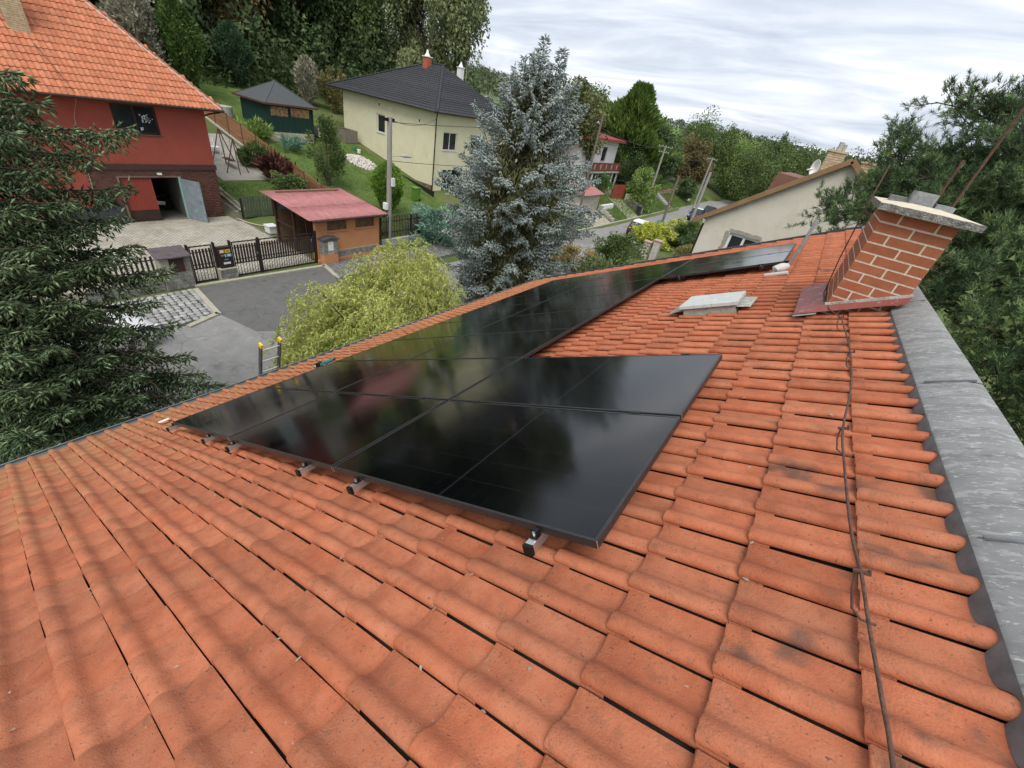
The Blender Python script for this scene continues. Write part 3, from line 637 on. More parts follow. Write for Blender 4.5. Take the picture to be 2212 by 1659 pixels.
for a, b_ in (((-20.32,6.7),(-20.05,12.75)), ((-20.02,6.6),(-17.35,6.28)), ((-17.45,6.3),(-16.95,5.05)), ((-20.2,12.80),(-18.3,12.35))):
    k.obox((*a, .02), (*b_, .02), .20, .10)
struct(k.build('kerb', M_kerb))
k = MB(); k.obox((-17.8, 26, .03), (-17.75, 44, .03), .18, .10); k.obox((-17.75, 44, .03), (-18.3, 92, .03), .18, .10); struct(k.build('kerb', M_kerb))
# paved yard of the red house : interlocking grey blocks
M_paver = mat('yard_paver', [(.34,.32,.26),(.425,.405,.335),(.49,.47,.40)], scale=.8, rough=.93, isl=.12, detail=8, spots=[((.30,.27,.15), .55, .57, .55), ((.40,.25,.20), .35, .63, .6)])
M_sandj = mat('joint_sand', [(.10,.095,.07),(.15,.14,.10)], scale=8, rough=1)
yard = sheet('yard', [(-29.75,-6),(-20.72,-6),(-20.72,13.0),(-28.6,13.0),(-33.5,13.9),(-33.5,12.6),(-29.75,12.6)], M_sandj, .004)
pv = []
pw, pl = .118, .238
def paver(x, y, rot=0.0):
    pv.append(mat4((x, y, tz(x, y)+.012+random.uniform(-.002, .002)), (pw-.014, pl-.016, .03), (0, 0, rot)))
for i in range(int((29.7-20.8)/pw)):
    x = -20.8 - pw*(i+.5)
    for j in range(int(18/pl)):
        y = -5 + pl*j + (pl/2 if i % 2 else 0)
        if y < 12.9 and not (x < -28.5 and y > 12.5): paver(x, y)
for i in range(int(4.0/pw)):
    x = -29.5 - pw*(i+.5)
    for j in range(5):
        y = 12.75 + pl*j
        if x < -29.8: paver(x, y)
pieces('paver', unit_box('paver', M_paver), pv, yard, 300, 'paver_field')
# cobbled apron beside the drive
M_cob = mat('cobble', [(.22,.22,.215),(.32,.32,.31),(.40,.40,.38)], scale=3, rough=.85, isl=.22, bump=.5, bscale=25)
cob = sheet('cobbled_apron', [(-20.1,6.45),(-17.5,6.15),(-17.05,5.15),(-17.6,3.2),(-20.2,3.4)], mat('cobble_joint', [(.05,.052,.04),(.08,.08,.06)], rough=1), .006)
def cobmesh():
    bm = bmesh.new(); bmesh.ops.create_cube(bm, size=1); bmesh.ops.bevel(bm, geom=bm.edges[:], offset=.16, segments=2, affect='EDGES')
    m_ = bpy.data.meshes.new('cobble'); bm.to_mesh(m_); bm.free(); m_.materials.append(M_cob); m_.polygons.foreach_set('use_smooth', np.ones(len(m_.polygons), bool)); return m_
cm = []
cstep = .235
for i in range(12):
    for j in range(15):
        x = -20.0 + cstep*i + random.uniform(-.02, .02); y = 6.4 - cstep*j - .09*(x+20) *.9+ random.uniform(-.02, .02)
        lim = -17.15 + min(0, (y-5.15))*.22 - max(0, y-5.2)*.42
        if x < lim and y > 3.3: cm.append(mat4((x, y, .02), (cstep*random.uniform(.78, .9), cstep*random.uniform(.78, .9), .07), (0, 0, random.uniform(-.14, .1)-.08)))
pieces('cobble', cobmesh(), cm, cob, 300)
# dark setts in front of the orange shed
sp = sheet('sett_pavement', [(-20.35,12.9),(-18.35,12.5),(-18.0,24),(-20.4,24)], mat('sett_joint', [(.045,.045,.042),(.07,.07,.065)], rough=1), .007)
sm = []
for i in range(9):
    for j in range(48):
        x = -20.25 + .225*i; y = 12.98 + .225*j - (x+20.35)*.2
        sm.append(mat4((x, y, .014), (.20, .20, .05), (0, 0, random.uniform(-.05, .05))))
pieces('sett', unit_box('sett', mat('dark_sett', [(.13,.13,.125),(.2,.195,.185)], scale=4, rough=.9, isl=.2)), sm, sp, 300, 'sett_field')
# lawns
sheet('lawn', [(-28.9,13.25),(-28.9,18.9),(-33.6,18.9),(-33.6,14.15)], M_grass, .006)
sheet('lawn', [(-22.5,19.3),(-22.5,31),(-31,31.5),(-45,31),(-58,30),(-58,19.3)], M_grass, .006)
sheet('patio', [(-33.9,13.2),(-33.9,18.6),(-42,18.6),(-42,13.2)], mat('patio_block', [(.22,.21,.185),(.31,.295,.26)], scale=.7, rough=.95, bump=.4, bscale=12), .008)
# grass tufts so that lawn and bank edges are ragged
def tufts(name, area, n, h, mat_, mask=None):
    P = np.stack([rng.uniform(area[0], area[1], n), rng.uniform(area[2], area[3], n)], 1)
    if mask is not None: P = P[mask(P[:, 0], P[:, 1])]
    n = len(P); Z_ = terr(P[:, 0], P[:, 1])
    a = rng.uniform(0, 6.283, n); w_ = rng.uniform(.012, .03, n); hh = h*rng.uniform(.5, 1.2, n)
    lean = rng.normal(0, .35, (n, 2))*hh[:, None]
    V = np.empty((n, 3, 3)); V[:, 0] = np.stack([P[:, 0]-np.cos(a)*w_, P[:, 1]-np.sin(a)*w_, Z_], 1); V[:, 1] = np.stack([P[:, 0]+np.cos(a)*w_, P[:, 1]+np.sin(a)*w_, Z_], 1)
    V[:, 2] = np.stack([P[:, 0]+lean[:, 0], P[:, 1]+lean[:, 1], Z_+hh], 1)
    o = obj_np(name, V.reshape(-1, 3), np.arange(n*3).reshape(-1, 3), None, mat_)
    return o
M_blade = leafmat('grass_blade', (.05,.09,.018), (.12,.17,.045), trans=.3)
tagset(tufts('grass', (-33.6, -28.9, 13.4, 18.8), 9000, .07, M_blade), 'short mown grass between the paving and the board fence', 'grass', kind='stuff')
tagset(tufts('grass', (-45, -22.8, 19.4, 31), 26000, .09, M_blade), 'mown lawn grass below the yellow house', 'grass', kind='stuff')
tagset(tufts('grass', (-23.5, -17.9, 46, 92), 30000, .28, M_blade), 'long rough grass on the bank beside the street', 'grass', kind='stuff')
# ---------------------------------------------------------------- facade helpers
M_glass = mat('window_glass', [(.012,.015,.018),(.03,.034,.04)], scale=1.2, rough=.07, spec=.6)
M_curtain = mat('curtain', [(.16,.17,.16),(.30,.31,.30)], scale=2, rough=.9, stretch=(9, 9, .4))
M_brown = mat('brown_wood', [(.035,.02,.014),(.06,.034,.024)], scale=6, rough=.6)
def PF(face, w0):
    return {'+x': lambda u, v, d: (w0-d, u, v), '-y': lambda u, v, d: (u, w0+d, v), '-x': lambda u, v, d: (w0+d, u, v), '+y': lambda u, v, d: (u, w0-d, v)}[face]
def facade(name, mat_, parent, face, w0, u0, u1, v0, v1, holes=(), depth=.16):
    P = PF(face, w0); b = MB()
    us = sorted(set([u0, u1] + [h for r in holes for h in r[:2]])); vs_ = sorted(set([v0, v1] + [h for r in holes for h in r[2:4]]))
    for i in range(len(us)-1):
        for j in range(len(vs_)-1):
            cu, cv = (us[i]+us[i+1])/2, (vs_[j]+vs_[j+1])/2
            if any(h[0] < cu < h[1] and h[2] < cv < h[3] for h in holes): continue
            b.add([P(us[i], vs_[j], 0), P(us[i+1], vs_[j], 0), P(us[i+1], vs_[j+1], 0), P(us[i], vs_[j+1], 0)], [(0,1,2,3)])
    for h in holes:
        a, c, e_, f = h[:4]
        for p, q in (((a,e_),(c,e_)), ((c,e_),(c,f)), ((c,f),(a,f)), ((a,f),(a,e_))):
            b.add([P(*p, 0), P(*q, 0), P(*q, depth), P(*p, depth)], [(0,1,2,3)])
    o = b.build(name, mat_, parent); return o
def fbox(b, face, w0, u0, u1, v0, v1, d0, d1):
    P = PF(face, w0); ps = [P(u, v, d_) for d_ in (d0, d1) for u, v in ((u0,v0),(u1,v0),(u1,v1),(u0,v1))]
    return b.add(ps, [(0,1,2,3),(7,6,5,4),(0,4,5,1),(1,5,6,2),(2,6,7,3),(3,7,4,0)])
def window(parent, face, w0, u0, u1, v0, v1, depth=.16, fmat=None, gmat=None, mull=1, fw=.07, sill=None, name='window', curtain=False):
    fmat = fmat or M_white; d0 = depth*.55
    b = MB(); fbox(b, face, w0, u0, u1, v0, v0+fw, d0, d0+.06); fbox(b, face, w0, u0, u1, v1-fw, v1, d0, d0+.06); fbox(b, face, w0, u0, u0+fw, v0+fw, v1-fw, d0, d0+.06); fbox(b, face, w0, u1-fw, u1, v0+fw, v1-fw, d0, d0+.06)
    for i in range(1, mull+1):
        uc = u0 + (u1-u0)*i/(mull+1); fbox(b, face, w0, uc-fw*.45, uc+fw*.45, v0+fw, v1-fw, d0-.003, d0+.058)
    o = b.build(name, fmat, parent)
    for i in range(mull+1):
        a = u0 + (u1-u0)*i/(mull+1) + fw*.5; c = u0 + (u1-u0)*(i+1)/(mull+1) - fw*.5
        g_ = MB(); fbox(g_, face, w0, a, c, v0+fw*.6, v1-fw*.6, d0+.025, d0+.035); g_.build('pane', gmat or M_glass, o)
        if curtain:
            g_ = MB(); fbox(g_, face, w0, a, c, v0+fw, v1-fw, d0+.10, d0+.12); g_.build('curtain', M_curtain, o)
    if sill:
        s_ = MB(); fbox(s_, face, w0, u0-.06, u1+.06, v0-.05, v0, -.06, d0); s_.build('sill', sill, o)
    return o
def gutter_run(parent, pts, mat_, r=.07):
    b = MB(); b.tube(pts, r, 8); return b.build('gutter', mat_, parent, smooth=True, flat_ang=50)
# ---------------------------------------------------------------- red house
rh = thing('red_house', (-34.5, 5.5, 0), 'red rendered house with orange hipped tile roof and open garage', 'house')
M_redr = mat('red_render', [(.31,.07,.048),(.355,.085,.06)], scale=2, rough=.92, bump=.5, bscale=90, detail=9)
RX, RY1, RY0 = -29.7, 12.36, -2.0
garage = (7.72, 10.42, .02, 2.27)
wn_ = (8.25, 10.08, 4.32, 5.60)
facade('wall', M_redr, rh, '+x', RX, RY0, RY1, 2.92, 5.72, [wn_], .22)
facade('base_wall', M_cream if False else mat('brown_joint', [(.22,.16,.12),(.28,.2,.16)], scale=8, rough=.95), rh, '+x', RX-.02, 6.5, RY1, 0, 2.70, [garage], .25)
facade('plain_wall', M_redr, rh, '+x', RX-.005, RY0, 6.5, 0, 2.92)
facade('side_wall', M_redr, rh, '+y', RY1, -39.5, RX, 0, 5.72)
b = MB(); b.box(-39.5, RX-.4, RY0, RY1-.4, 0, 5.6); b.box(-39.4, RX-.45, RY0, 7.5, 0, .01)
o = MB(); fbox(o, '+x', RX, 6.5, RY1+.05, 2.66, 2.915, -.07, .1); o.build('ledge', mat('brown_band', [(.055,.028,.024),(.085,.045,.038)], scale=5, rough=.7), rh)
M_clinker = mat('clinker', [(.085,.032,.024),(.12,.045,.034),(.15,.06,.045)], scale=7, rough=.75, isl=.22)
bk = []; bl, bh = .262, .0925
r_ = 0; z = .03
while z < 2.62:
    y = 6.5 + (bl/2 if r_ % 2 else 0)
    while y < RY1:
        a, c = max(y, 6.5), min(y+bl, RY1)
        segs = [(a, c)]
        if z + bh > garage[2] and z < garage[3]+.02:
            segs = [s for s in ((a, min(c, garage[0]-.09)), (max(a, garage[1]+.09), c)) if s[1]-s[0] > .04]
        for s in segs: bk.append(mat4((RX-.017, (s[0]+s[1])/2, z+bh/2), (.03, s[1]-s[0]-.016, bh-.020)))
        y += bl
    z += bh; r_ += 1
pieces('brick', unit_box('brick', M_clinker), bk, rh, 300, 'brick_field')
window(rh, '+x', RX, *wn_, depth=.22, fmat=M_brown, mull=1, fw=.09, sill=mat('brown_sill', [(.12,.085,.07),(.16,.115,.1)], rough=.5))
st = MB()      # white paper cut-outs stuck inside the right pane
for i in range(26):
    a_ = random.gauss(0, 1); c_ = random.gauss(0, 1); yy = 9.62 + .13*a_; zz_ = 4.98 + .10*c_ ; s_ = random.uniform(.012, .035)
    if 9.25 < yy-s_ and yy+s_ < 10.0: fbox(st, '+x', RX, yy-s_, yy+s_, zz_-s_*1.3, zz_+s_*1.3, .135, .139)
fbox(st, '+x', RX, 9.30, 9.36, 4.46, 4.60, .135, .139); fbox(st, '+x', RX, 9.38, 9.42, 4.50, 4.62, .135, .139)
st.build('window_cutouts', M_wplastic, rh)
# garage doors: closed red leaf, open grey leaf
M_redd = mat('red_door', [(.25,.045,.03),(.30,.058,.04)], scale=3, rough=.7, stretch=(1, 14, 1))
gd = MB(); fbox(gd, '+x', RX, 7.78, 9.10, .62, 2.24, .06, .11); gdo = gd.build('garage_door_leaf', M_redd, rh)
for i in range(11):
    s_ = MB(); y0 = 7.78 + i*.12; fbox(s_, '+x', RX, y0+.006, y0+.112, .62, 2.24, .045, .062); s_.build('door_board', M_redd, gdo)
s_ = MB(); fbox(s_, '+x', RX, 7.78, 9.10, .04, .617, .05, .11); s_.build('kick_plate', M_brown, gdo)
fr = MB(); fbox(fr, '+x', RX, 7.72, 7.78, .02, 2.27, -.02, .1); fbox(fr, '+x', RX, 7.78, 10.36, 2.24, 2.27, -.02, .1); fr.build('garage_frame', M_brown, rh)
fr = MB(); fbox(fr, '+x', RX, 10.36, 10.42, .02, 2.27, -.02, .1); fr.build('garage_jamb', mat('mint_paint', [(.22,.48,.42),(.28,.55,.48)], rough=.6), rh)
M_gdoor = mat('grey_blue_door', [(.16,.20,.22),(.24,.28,.30)], scale=4, rough=.6, detail=9, spots=[((.36,.40,.42), 5, .58, .6)])
od = MB(); od.obox((RX+.03, 10.40, 1.13), (RX+1.05, 10.95, 1.13), .05, 2.18); odo = od.build('open_garage_door', M_gdoor, rh)
s_ = MB(); s_.obox((RX+.02, 10.395, 1.13), (RX+.045, 10.41, 1.13), .075, 2.185); s_.build('door_edge', mat('mint_edge', [(.25,.52,.46),(.32,.6,.53)], rough=.6), odo)
s_ = MB(); s_.obox((RX+.90, 10.83, 1.2), (RX+.97, 10.87, 1.2), .08, .05); s_.build('handle', M_steel, odo)
# inside of the garage
gi = MB(); gi.add([(RX-.26,7.72,.02),(RX-.26,10.42,.02),(-35,10.42,.02),(-35,7.72,.02),(RX-.26,7.72,2.27),(RX-.26,10.42,2.27),(-35,10.42,2.27),(-35,7.72,2.27)], [(0,1,2,3),(4,7,6,5),(1,5,6,2),(0,3,7,4),(3,2,6,7)]); gi.build('garage_inside', mat('garage_wall', [(.10,.09,.08),(.15,.14,.12)], rough=.95), rh)
lm = MB(); fbox(lm, '+x', RX, 9.4, 9.6, 2.42, 2.5, -.14, 0); lm.build('wall_lamp', M_white, rh)
# hip roof with tiles
ex, ey, ez, pit = -29.05, 13.05, 5.82, .977
rp_len = 4.7
M_mort = mat('white_mortar', [(.55,.53,.5),(.68,.66,.62)], scale=12, rough=.9)
rb = MB(); apx = ex - rp_len
rb.add([(ex, ey, ez-.05), (ex, RY0-.6, ez-.05), (apx, RY0-.6, ez-.05+rp_len*pit), (apx, ey-rp_len, ez-.05+rp_len*pit), (apx-rp_len, ey, ez-.05)], [(0,1,2,3),(0,3,4)])
rb.build('roof_deck', M_batten, rh)
pit_ang = math.atan(pit); su = Vector((-math.cos(pit_ang), 0, math.sin(pit_ang))); nn = Vector((math.sin(pit_ang), 0, math.cos(pit_ang)))
RR = Matrix(((su.x, 0, nn.x, 0), (su.y, -1, nn.y, 0), (su.z, 0, nn.z, 0), (0, 0, 0, 1)))
prof2 = [(-.05,.012),(-.045,.026),(-.02,.042),(.01,.044),(.036,.03),(.055,.012),(.09,.006),(.13,.006),(.152,.010)]
tm2 = tile_mesh('roof_tile', M_tile2, 9, wob=1.5, prof=prof2, length=.43, pit=.36, lift=.035, nose=.03)
tt = []
for j in range(18):
    s = -.04 + .36*j
    yhip = ey - s*math.cos(pit_ang)
    y = yhip - .10 - (0 if True else 0)
    y = math.floor((yhip-.02)/.203)*.203
    while y > RY0-.5:
        tt.append(Matrix.Translation(Vector((ex, y, ez)) + su*s + nn*(.005+random.gauss(0, .002))) @ RR @ Matrix.Rotation(random.gauss(0, .008), 4, 'X')); y -= .203
tt = [m_ for m_ in tt if m_.to_translation().y > 3.0]
pieces('roof_tile', tm2, tt, rh, 300, 'tile_field')
hp = []
def ridge_cap_mesh(name, mat_, L_=.36, r0=.10, r1=.085):
    V = []; Qd = []; n = 7
    for j, (x, r) in enumerate(((0, r0), (L_*1.08, r1))):
        for i in range(n):
            a = math.pi*i/(n-1); V.append((x, math.cos(a)*r*1.1, math.sin(a)*r*.8))
    for i in range(n-1): Qd.append((i, n+i, n+i+1, i+1))
    b0 = len(V)
    for i in range(n):
        a = math.pi*i/(n-1); V.append((0.003, math.cos(a)*r0*.9, math.sin(a)*r0*.8-.016))
    for i in range(n-1): Qd.append((i, i+1, b0+i+1, b0+i))
    return mesh_np(name, V, None, Qd, [mat_], smooth=True)
hd = Vector((-1, -1, pit)).normalized(); hs = hd.cross(Vector((0,0,1))).normalized(); hn = hs.cross(hd).normalized()
HM = Matrix(((hd.x, hs.x, hn.x, 0), (hd.y, hs.y, hn.y, 0), (hd.z, hs.z, hn.z, 0), (0,0,0,1)))
for i in range(20): hp.append(Matrix.Translation(Vector((ex, ey, ez+.03)) + hd*(.36*i)) @ HM)
pieces('hip_tile', ridge_cap_mesh('hip_tile', M_tile2), hp, rh, 300)
q = MB(); q.obox(Vector((ex, ey, ez+.005))-hs*.085, Vector((ex, ey, ez+.005))+hd*7.2-hs*.085, .05, .07, hn); q.build('hip_mortar', M_mort, rh)
# tiles of the far hip face seen only along the edge are left to the deck colour
q = MB(); q.add([(ex, ey, ez+.0), (apx, ey-rp_len, ez+rp_len*pit), (apx-rp_len, ey, ez)], [(0,1,2)]); q.build('far_hip_face', M_tile2, rh)
gutter_run(rh, [(ex+.07, ey+.05, ez-.06), (ex+.07, RY0-.5, ez-.02)], M_brown, .065)
q = MB(); q.tube([(ex+.05, ey-.15, ez-.12), (RX+.25, ey-.5, ez-.28), (RX+.08, RY1-.05, ez-.42)], .04, 8); q.build('downpipe', M_brown, rh)
q = MB(); q.add([(ex, ey, ez-.07), (ex, RY0-.5, ez-.07), (RX-.05, RY0-.5, ez-.10), (RX-.05, RY1, ez-.10), (ex-.7, ey, ez-.07)], [(0,1,2,3,4)]); q.build('soffit', M_brown, rh)
q = MB(); q.tube([(ex+.1, 6.98, ez+.02), (RX+.06, 6.8, 4.9), (RX+.05, 6.62, 2.95), (RX+.04, 6.45, .3)], .012, 5); q.build('conductor_wire', mat('pale_wire', [(.4,.28,.24),(.5,.34,.3)]), rh)
q = MB(); q.tube([RP0 for RP0 in [Vector((ex,7.0,ez+.09))+su*.02, Vector((ex,6.55,ez+.1))+su*2.2]], .015, 5); q.build('roof_wire', M_rust, rh)
# pale brick chimney of the red house
M_pale = mat('pale_brick', [(.42,.31,.17),(.52,.40,.24),(.58,.46,.29)], scale=6, rough=.9, isl=.15)
cyl, cyr, cxf = 6.02, 6.68, -31.0
q = MB(); q.box(cxf-.78, cxf-.006, cyl+.006, cyr-.006, 6.8, 10.6); rco = q.build('chimney', mat('pale_joint', [(.24,.19,.13),(.3,.24,.17)], rough=.95), rh)
cb = []; z = 7.45; r_ = 0
while z < 10.5:
    for a, c in (((cyl, cyl+.29), (cyl+.30, cyl+.58), (cyl+.59, cyr)) if r_ % 2 == 0 else ((cyl, cyl+.14), (cyl+.15, cyl+.43), (cyl+.44, cyr))):
        cb.append(mat4((cxf-.06, (a+c)/2, z+.032), (.12, c-a, .064)))
    for a, c in (((.125, .40), (.41, .68)) if r_ % 2 == 0 else ((.125, .26), (.27, .54), (.55, .78))):
        cb.append(mat4((cxf-(a+c)/2, cyr-.06, z+.032), (c-a, .12, .064)))
    z += .077; r_ += 1
pieces('brick', unit_box('brick', M_pale), cb, rco, 300)
q = MB(); q.add([(cxf+.01, cyl-.06, 7.43), (cxf+.01, cyr+.06, 7.43), (cxf+.55, cyr+.06, 7.06), (cxf+.55, cyl-.06, 7.06)], [(0,1,2,3)]); q.add([(cxf+.008, cyl-.06, 7.43), (cxf+.008, cyr+.06, 7.43), (cxf+.008, cyr+.06, 7.75), (cxf+.008, cyl-.06, 7.75)], [(0,1,2,3)]); q.build('chimney_apron', mat('brown_sheet', [(.10,.065,.055),(.15,.10,.085)], rough=.6), rh)
# stone plinth stretch left of the garage, with hose
q = MB(); fbox(q, '+x', RX, 4.6, 7.55, 0, .9, -.06, 0); q.build('dark_plinth', mat('slate_plinth', [(.03,.034,.04),(.07,.075,.085)], scale=7, rough=.8, bump=1, bscale=9), rh)
ho = MB(); ho.tube([(RX+.12, 6.75+.28*math.cos(a), 1.0+.28*math.sin(a)) for a in np.linspace(-.6, 3.9, 22)], .035, 8); tagset(ho.build('garden_hose', mat('green_hose', [(.02,.22,.14),(.03,.28,.18)], rough=.5), smooth=True), 'green garden hose coil hanging on the clinker wall', 'hose')
# motorcycle standing in the open garage
mo_ = thing('motorcycle', (-31.6, 9.8, .02), 'dark motorcycle with pale trim parked inside the open garage', 'motorcycle')
for yy in (9.35, 10.15):
    q = MB(); ringp = [(-31.6, yy+.29*math.cos(a), .32+.29*math.sin(a)) for a in np.linspace(0, 2*math.pi, 20)]; q.tube(ringp, .05, 6, cap=False); q.build('wheel', M_black, mo_)
q = MB(); q.tube([(-31.6, 9.35, .32), (-31.6, 9.5, .85), (-31.6, 9.75, .8), (-31.6, 10.1, .85)], [.04, .09, .14, .07], 8); q.build('tank', M_black, mo_, smooth=True)
q = MB(); q.tube([(-31.85, 9.42, 1.0), (-31.6, 9.5, .95), (-31.35, 9.42, 1.0)], .018, 6); q.build('handlebar', M_steel, mo_)
q = MB(); q.obox((-31.5, 9.6, .5), (-31.5, 10.0, .45), .06, .2); q.build('engine_trim', M_alu, mo_)
q = MB(); q.obox((-31.6, 9.9, .88), (-31.6, 10.35, .95), .2, .08); q.build('seat', M_black, mo_)
# ---------------------------------------------------------------- street front of the red house: gates, pillars, shed
M_iron = mat('brown_iron', [(.022,.016,.015),(.038,.027,.025)], scale=8, rough=.55)
M_slat = mat('brown_slat', [(.03,.02,.018),(.052,.034,.03)], scale=4, rough=.7, isl=.15)
M_stone = mat('grey_masonry', [(.13,.135,.125),(.22,.22,.20),(.30,.29,.26)], scale=5, rough=.9, isl=.25, bump=.8, bscale=16)
M_pointing = mat('pale_pointing', [(.36,.33,.26),(.44,.41,.33)], scale=9, rough=.95)
M_orange = mat('apricot_render', [(.52,.235,.11),(.58,.27,.13)], scale=2, rough=.93, bump=.3, bscale=70)
US = unit_box('stone', M_stone)
def stones(parent, face, w0, u0, u1, v0, v1, hgt=.15, wdt=.3, proud=.02):
    out = []; v = v0; r = 0
    while v < v1-.04:
        h_ = min(hgt*random.uniform(.85, 1.1), v1-v)
        u = u0 - (random.random()*wdt*.6 if r % 2 else 0)
        while u < u1-.03:
            w_ = wdt*random.uniform(.7, 1.3); a, c = max(u, u0), min(u+w_, u1)
            if c-a > .04:
                P = PF(face, w0); d_ = random.uniform(.6, 1.3)*proud
                p = P((a+c)/2, v+h_/2, -d_/2+.01); s_ = (d_+.02, c-a-.022, h_-.022) if face in ('+x', '-x') else (c-a-.022, d_+.02, h_-.022)
                out.append(mat4(p, s_))
            u += w_
        v += h_; r += 1
    return out
GXL = -20.66
def gate(name, y0, y1, label, h0=.06, h1=1.60, handle=True):
    t = thing(name, (GXL, (y0+y1)/2, 0), label, 'gate')
    f = MB()
    for z_ in (h0, .62, h1): f.obox((GXL, y0, z_), (GXL, y1, z_), .04, .045)
    f.obox((GXL, y0+.02, h0), (GXL, y0+.02, h1), .04, .04); f.obox((GXL, y1-.02, h0), (GXL, y1-.02, h1), .04, .04)
    f.obox((GXL, y0, .80), (GXL, y1, .80), .025, .03); f.obox((GXL, y0, 1.34), (GXL, y1, 1.34), .025, .03)
    f.build('frame', M_iron, t)
    n = max(4, int((y1-y0)/.125)); st_ = (y1-y0-.1)/n
    for i in range(n):
        y = y0 + .05 + st_*(i+.5)
        b = MB(); b.prism([(y-.043, .66), (y+.043, .66), (y+.043, 1.45), (y+.025, 1.49), (y-.025, 1.49), (y-.043, 1.45)], 'x', GXL+.026, GXL+.044); b.build('slat', M_slat, t)
        b = MB(); b.box(GXL-.01, GXL+.01, y-.009, y+.009, h0, .62); b.build('bar', M_iron, t)
    if handle:
        b = MB(); b.obox((GXL+.04, y1-.06, .95), (GXL+.07, y1-.06, 1.05), .05, .03); b.build('handle', M_steel, t)
    return t
gate('pedestrian_gate', 6.93, 7.80, 'narrow dark brown pedestrian gate between cabinet pillar and letterbox')
gate('driveway_gate', 8.62, 9.74, 'shorter left leaf of the brown slatted driveway gate by the letterbox')
gate('driveway_gate', 9.84, 12.66, 'long right leaf of the brown slatted driveway gate beside the orange shed', handle=False)
for y, lab in ((6.86, 'brown gate post between stone meter pillar and pedestrian gate'), (7.88, 'brown gate post on the left of the letterbox panel'), (8.54, 'brown gate post on the right of the letterbox panel'), (9.79, 'brown post between the two driveway gate leaves'), (12.72, 'brown gate post against the orange shed corner')):
    b = MB(); b.box(GXL-.045, GXL+.045, y-.045, y+.045, 0, 1.68); b.prism([(y-.055, 1.68), (y+.055, 1.68), (y, 1.72)], 'x', GXL-.055, GXL+.055); tagset(b.build('gate_post', M_iron), lab, 'gate post', 'brown gate posts')
lb = thing('letterbox_panel', (GXL+.1, 8.21, 0), 'black letterbox panel with coloured stickers on a stone block', 'letterbox')
b = MB(); b.box(GXL-.02, GXL+.20, 7.94, 8.49, .56, 1.50); b.build('panel', M_iron, lb)
b = MB(); b.box(GXL-.12, GXL+.28, 7.83, 8.56, 0, .55); lbp = b.build('stone_block', M_pointing, lb)
pieces('stone', US, stones(lbp, '+x', GXL+.28, 7.83, 8.56, .02, .54, .15, .24), lbp)
PXF = GXL + .2
def sticker(y0, y1, z0, z1, m_, nm='sticker', e=.003):
    b = MB(); b.box(PXF, PXF+e, y0, y1, z0, z1); return b.build(nm, m_, lb)
sticker(7.99, 8.19, 1.24, 1.40, mat('orange_sticker', [(.62,.22,.06),(.7,.3,.12)], rough=.5)); sticker(8.03, 8.15, 1.27, 1.37, M_wplastic, 'sticker_print', .005)
sticker(8.22, 8.44, 1.24, 1.39, mat('yellow_sticker', [(.75,.5,.02),(.8,.55,.04)], rough=.5))
for z_ in (1.27, 1.31, 1.35): sticker(8.25, 8.41, z_, z_+.014, M_black, 'sticker_print', .005)
sticker(8.26, 8.46, 1.06, 1.20, mat('blue_sticker', [(.08,.32,.60),(.12,.4,.68)], rough=.5)); sticker(8.30, 8.42, 1.10, 1.15, M_white, 'sticker_print', .005)
sticker(8.19, 8.22, 1.06, 1.19, M_white)
sticker(8.08, 8.37, .74, .82, M_wplastic, 'letter_slot', .02); sticker(8.14, 8.30, .92, .97, M_steel, 'name_plate', .006)
for i, y in enumerate((8.03, 8.08, 8.13)): sticker(y, y+.03, 1.10, 1.17, M_alu, 'house_number', .006)
mp_ = thing('meter_pillar', (-20.5, 6.2, 0), 'stone meter pillar with brown cabinet door and slab roof beside the gate', 'pillar')
b = MB(); b.box(-20.95, -20.36, 5.72, 6.78, 0, 1.36); core = b.build('core', M_pointing, mp_)
pieces('stone', US, stones(core, '+x', -20.36, 5.72, 6.78, .02, .72, .17, .27) + stones(core, '+x', -20.36, 6.56, 6.78, .74, 1.34, .15, .22), core)
b = MB(); b.box(-20.37, -20.33, 6.02, 6.54, .75, 1.33); b.build('cabinet_door', mat('cabinet_brown', [(.045,.022,.018),(.06,.03,.025)], rough=.6), mp_)
b = MB(); b.add([(-20.22,5.6,1.37),(-20.22,6.82,1.37),(-21.05,6.82,1.55),(-21.05,5.6,1.55),(-20.22,5.6,1.42),(-20.22,6.82,1.42),(-21.05,6.82,1.60),(-21.05,5.6,1.60)], [(0,3,2,1),(4,5,6,7),(0,1,5,4),(1,2,6,5),(2,3,7,6),(3,0,4,7)]); b.build('slab_roof', mat('slate_slab', [(.07,.055,.06),(.12,.10,.105)], scale=6, rough=.8, spots=[((.35,.34,.33), 22, .64, .7)]), mp_)
pw_ = thing('plinth_wall', (-20.6, 2.0, 0), 'low grey stone wall with brown picket fence on top, mostly behind the spruce', 'wall')
b = MB(); b.box(-20.85, -20.42, -5, 5.70, 0, .55); core = b.build('core', M_pointing, pw_)
pieces('stone', US, stones(core, '+x', -20.42, 3.2, 5.70, .02, .54, .17, .28), core)
for i in range(58):
    y = 5.55 - .17*i
    if y > -4: b = MB(); b.box(-20.66, -20.64, y-.04, y+.04, .56, 1.42); b.build('slat', M_slat, pw_)
b = MB(); b.obox((-20.68, -5, .75), (-20.68, 5.66, .75), .03, .04); b.obox((-20.68, -5, 1.25), (-20.68, 5.66, 1.25), .03, .04); b.build('rail', M_iron, pw_)
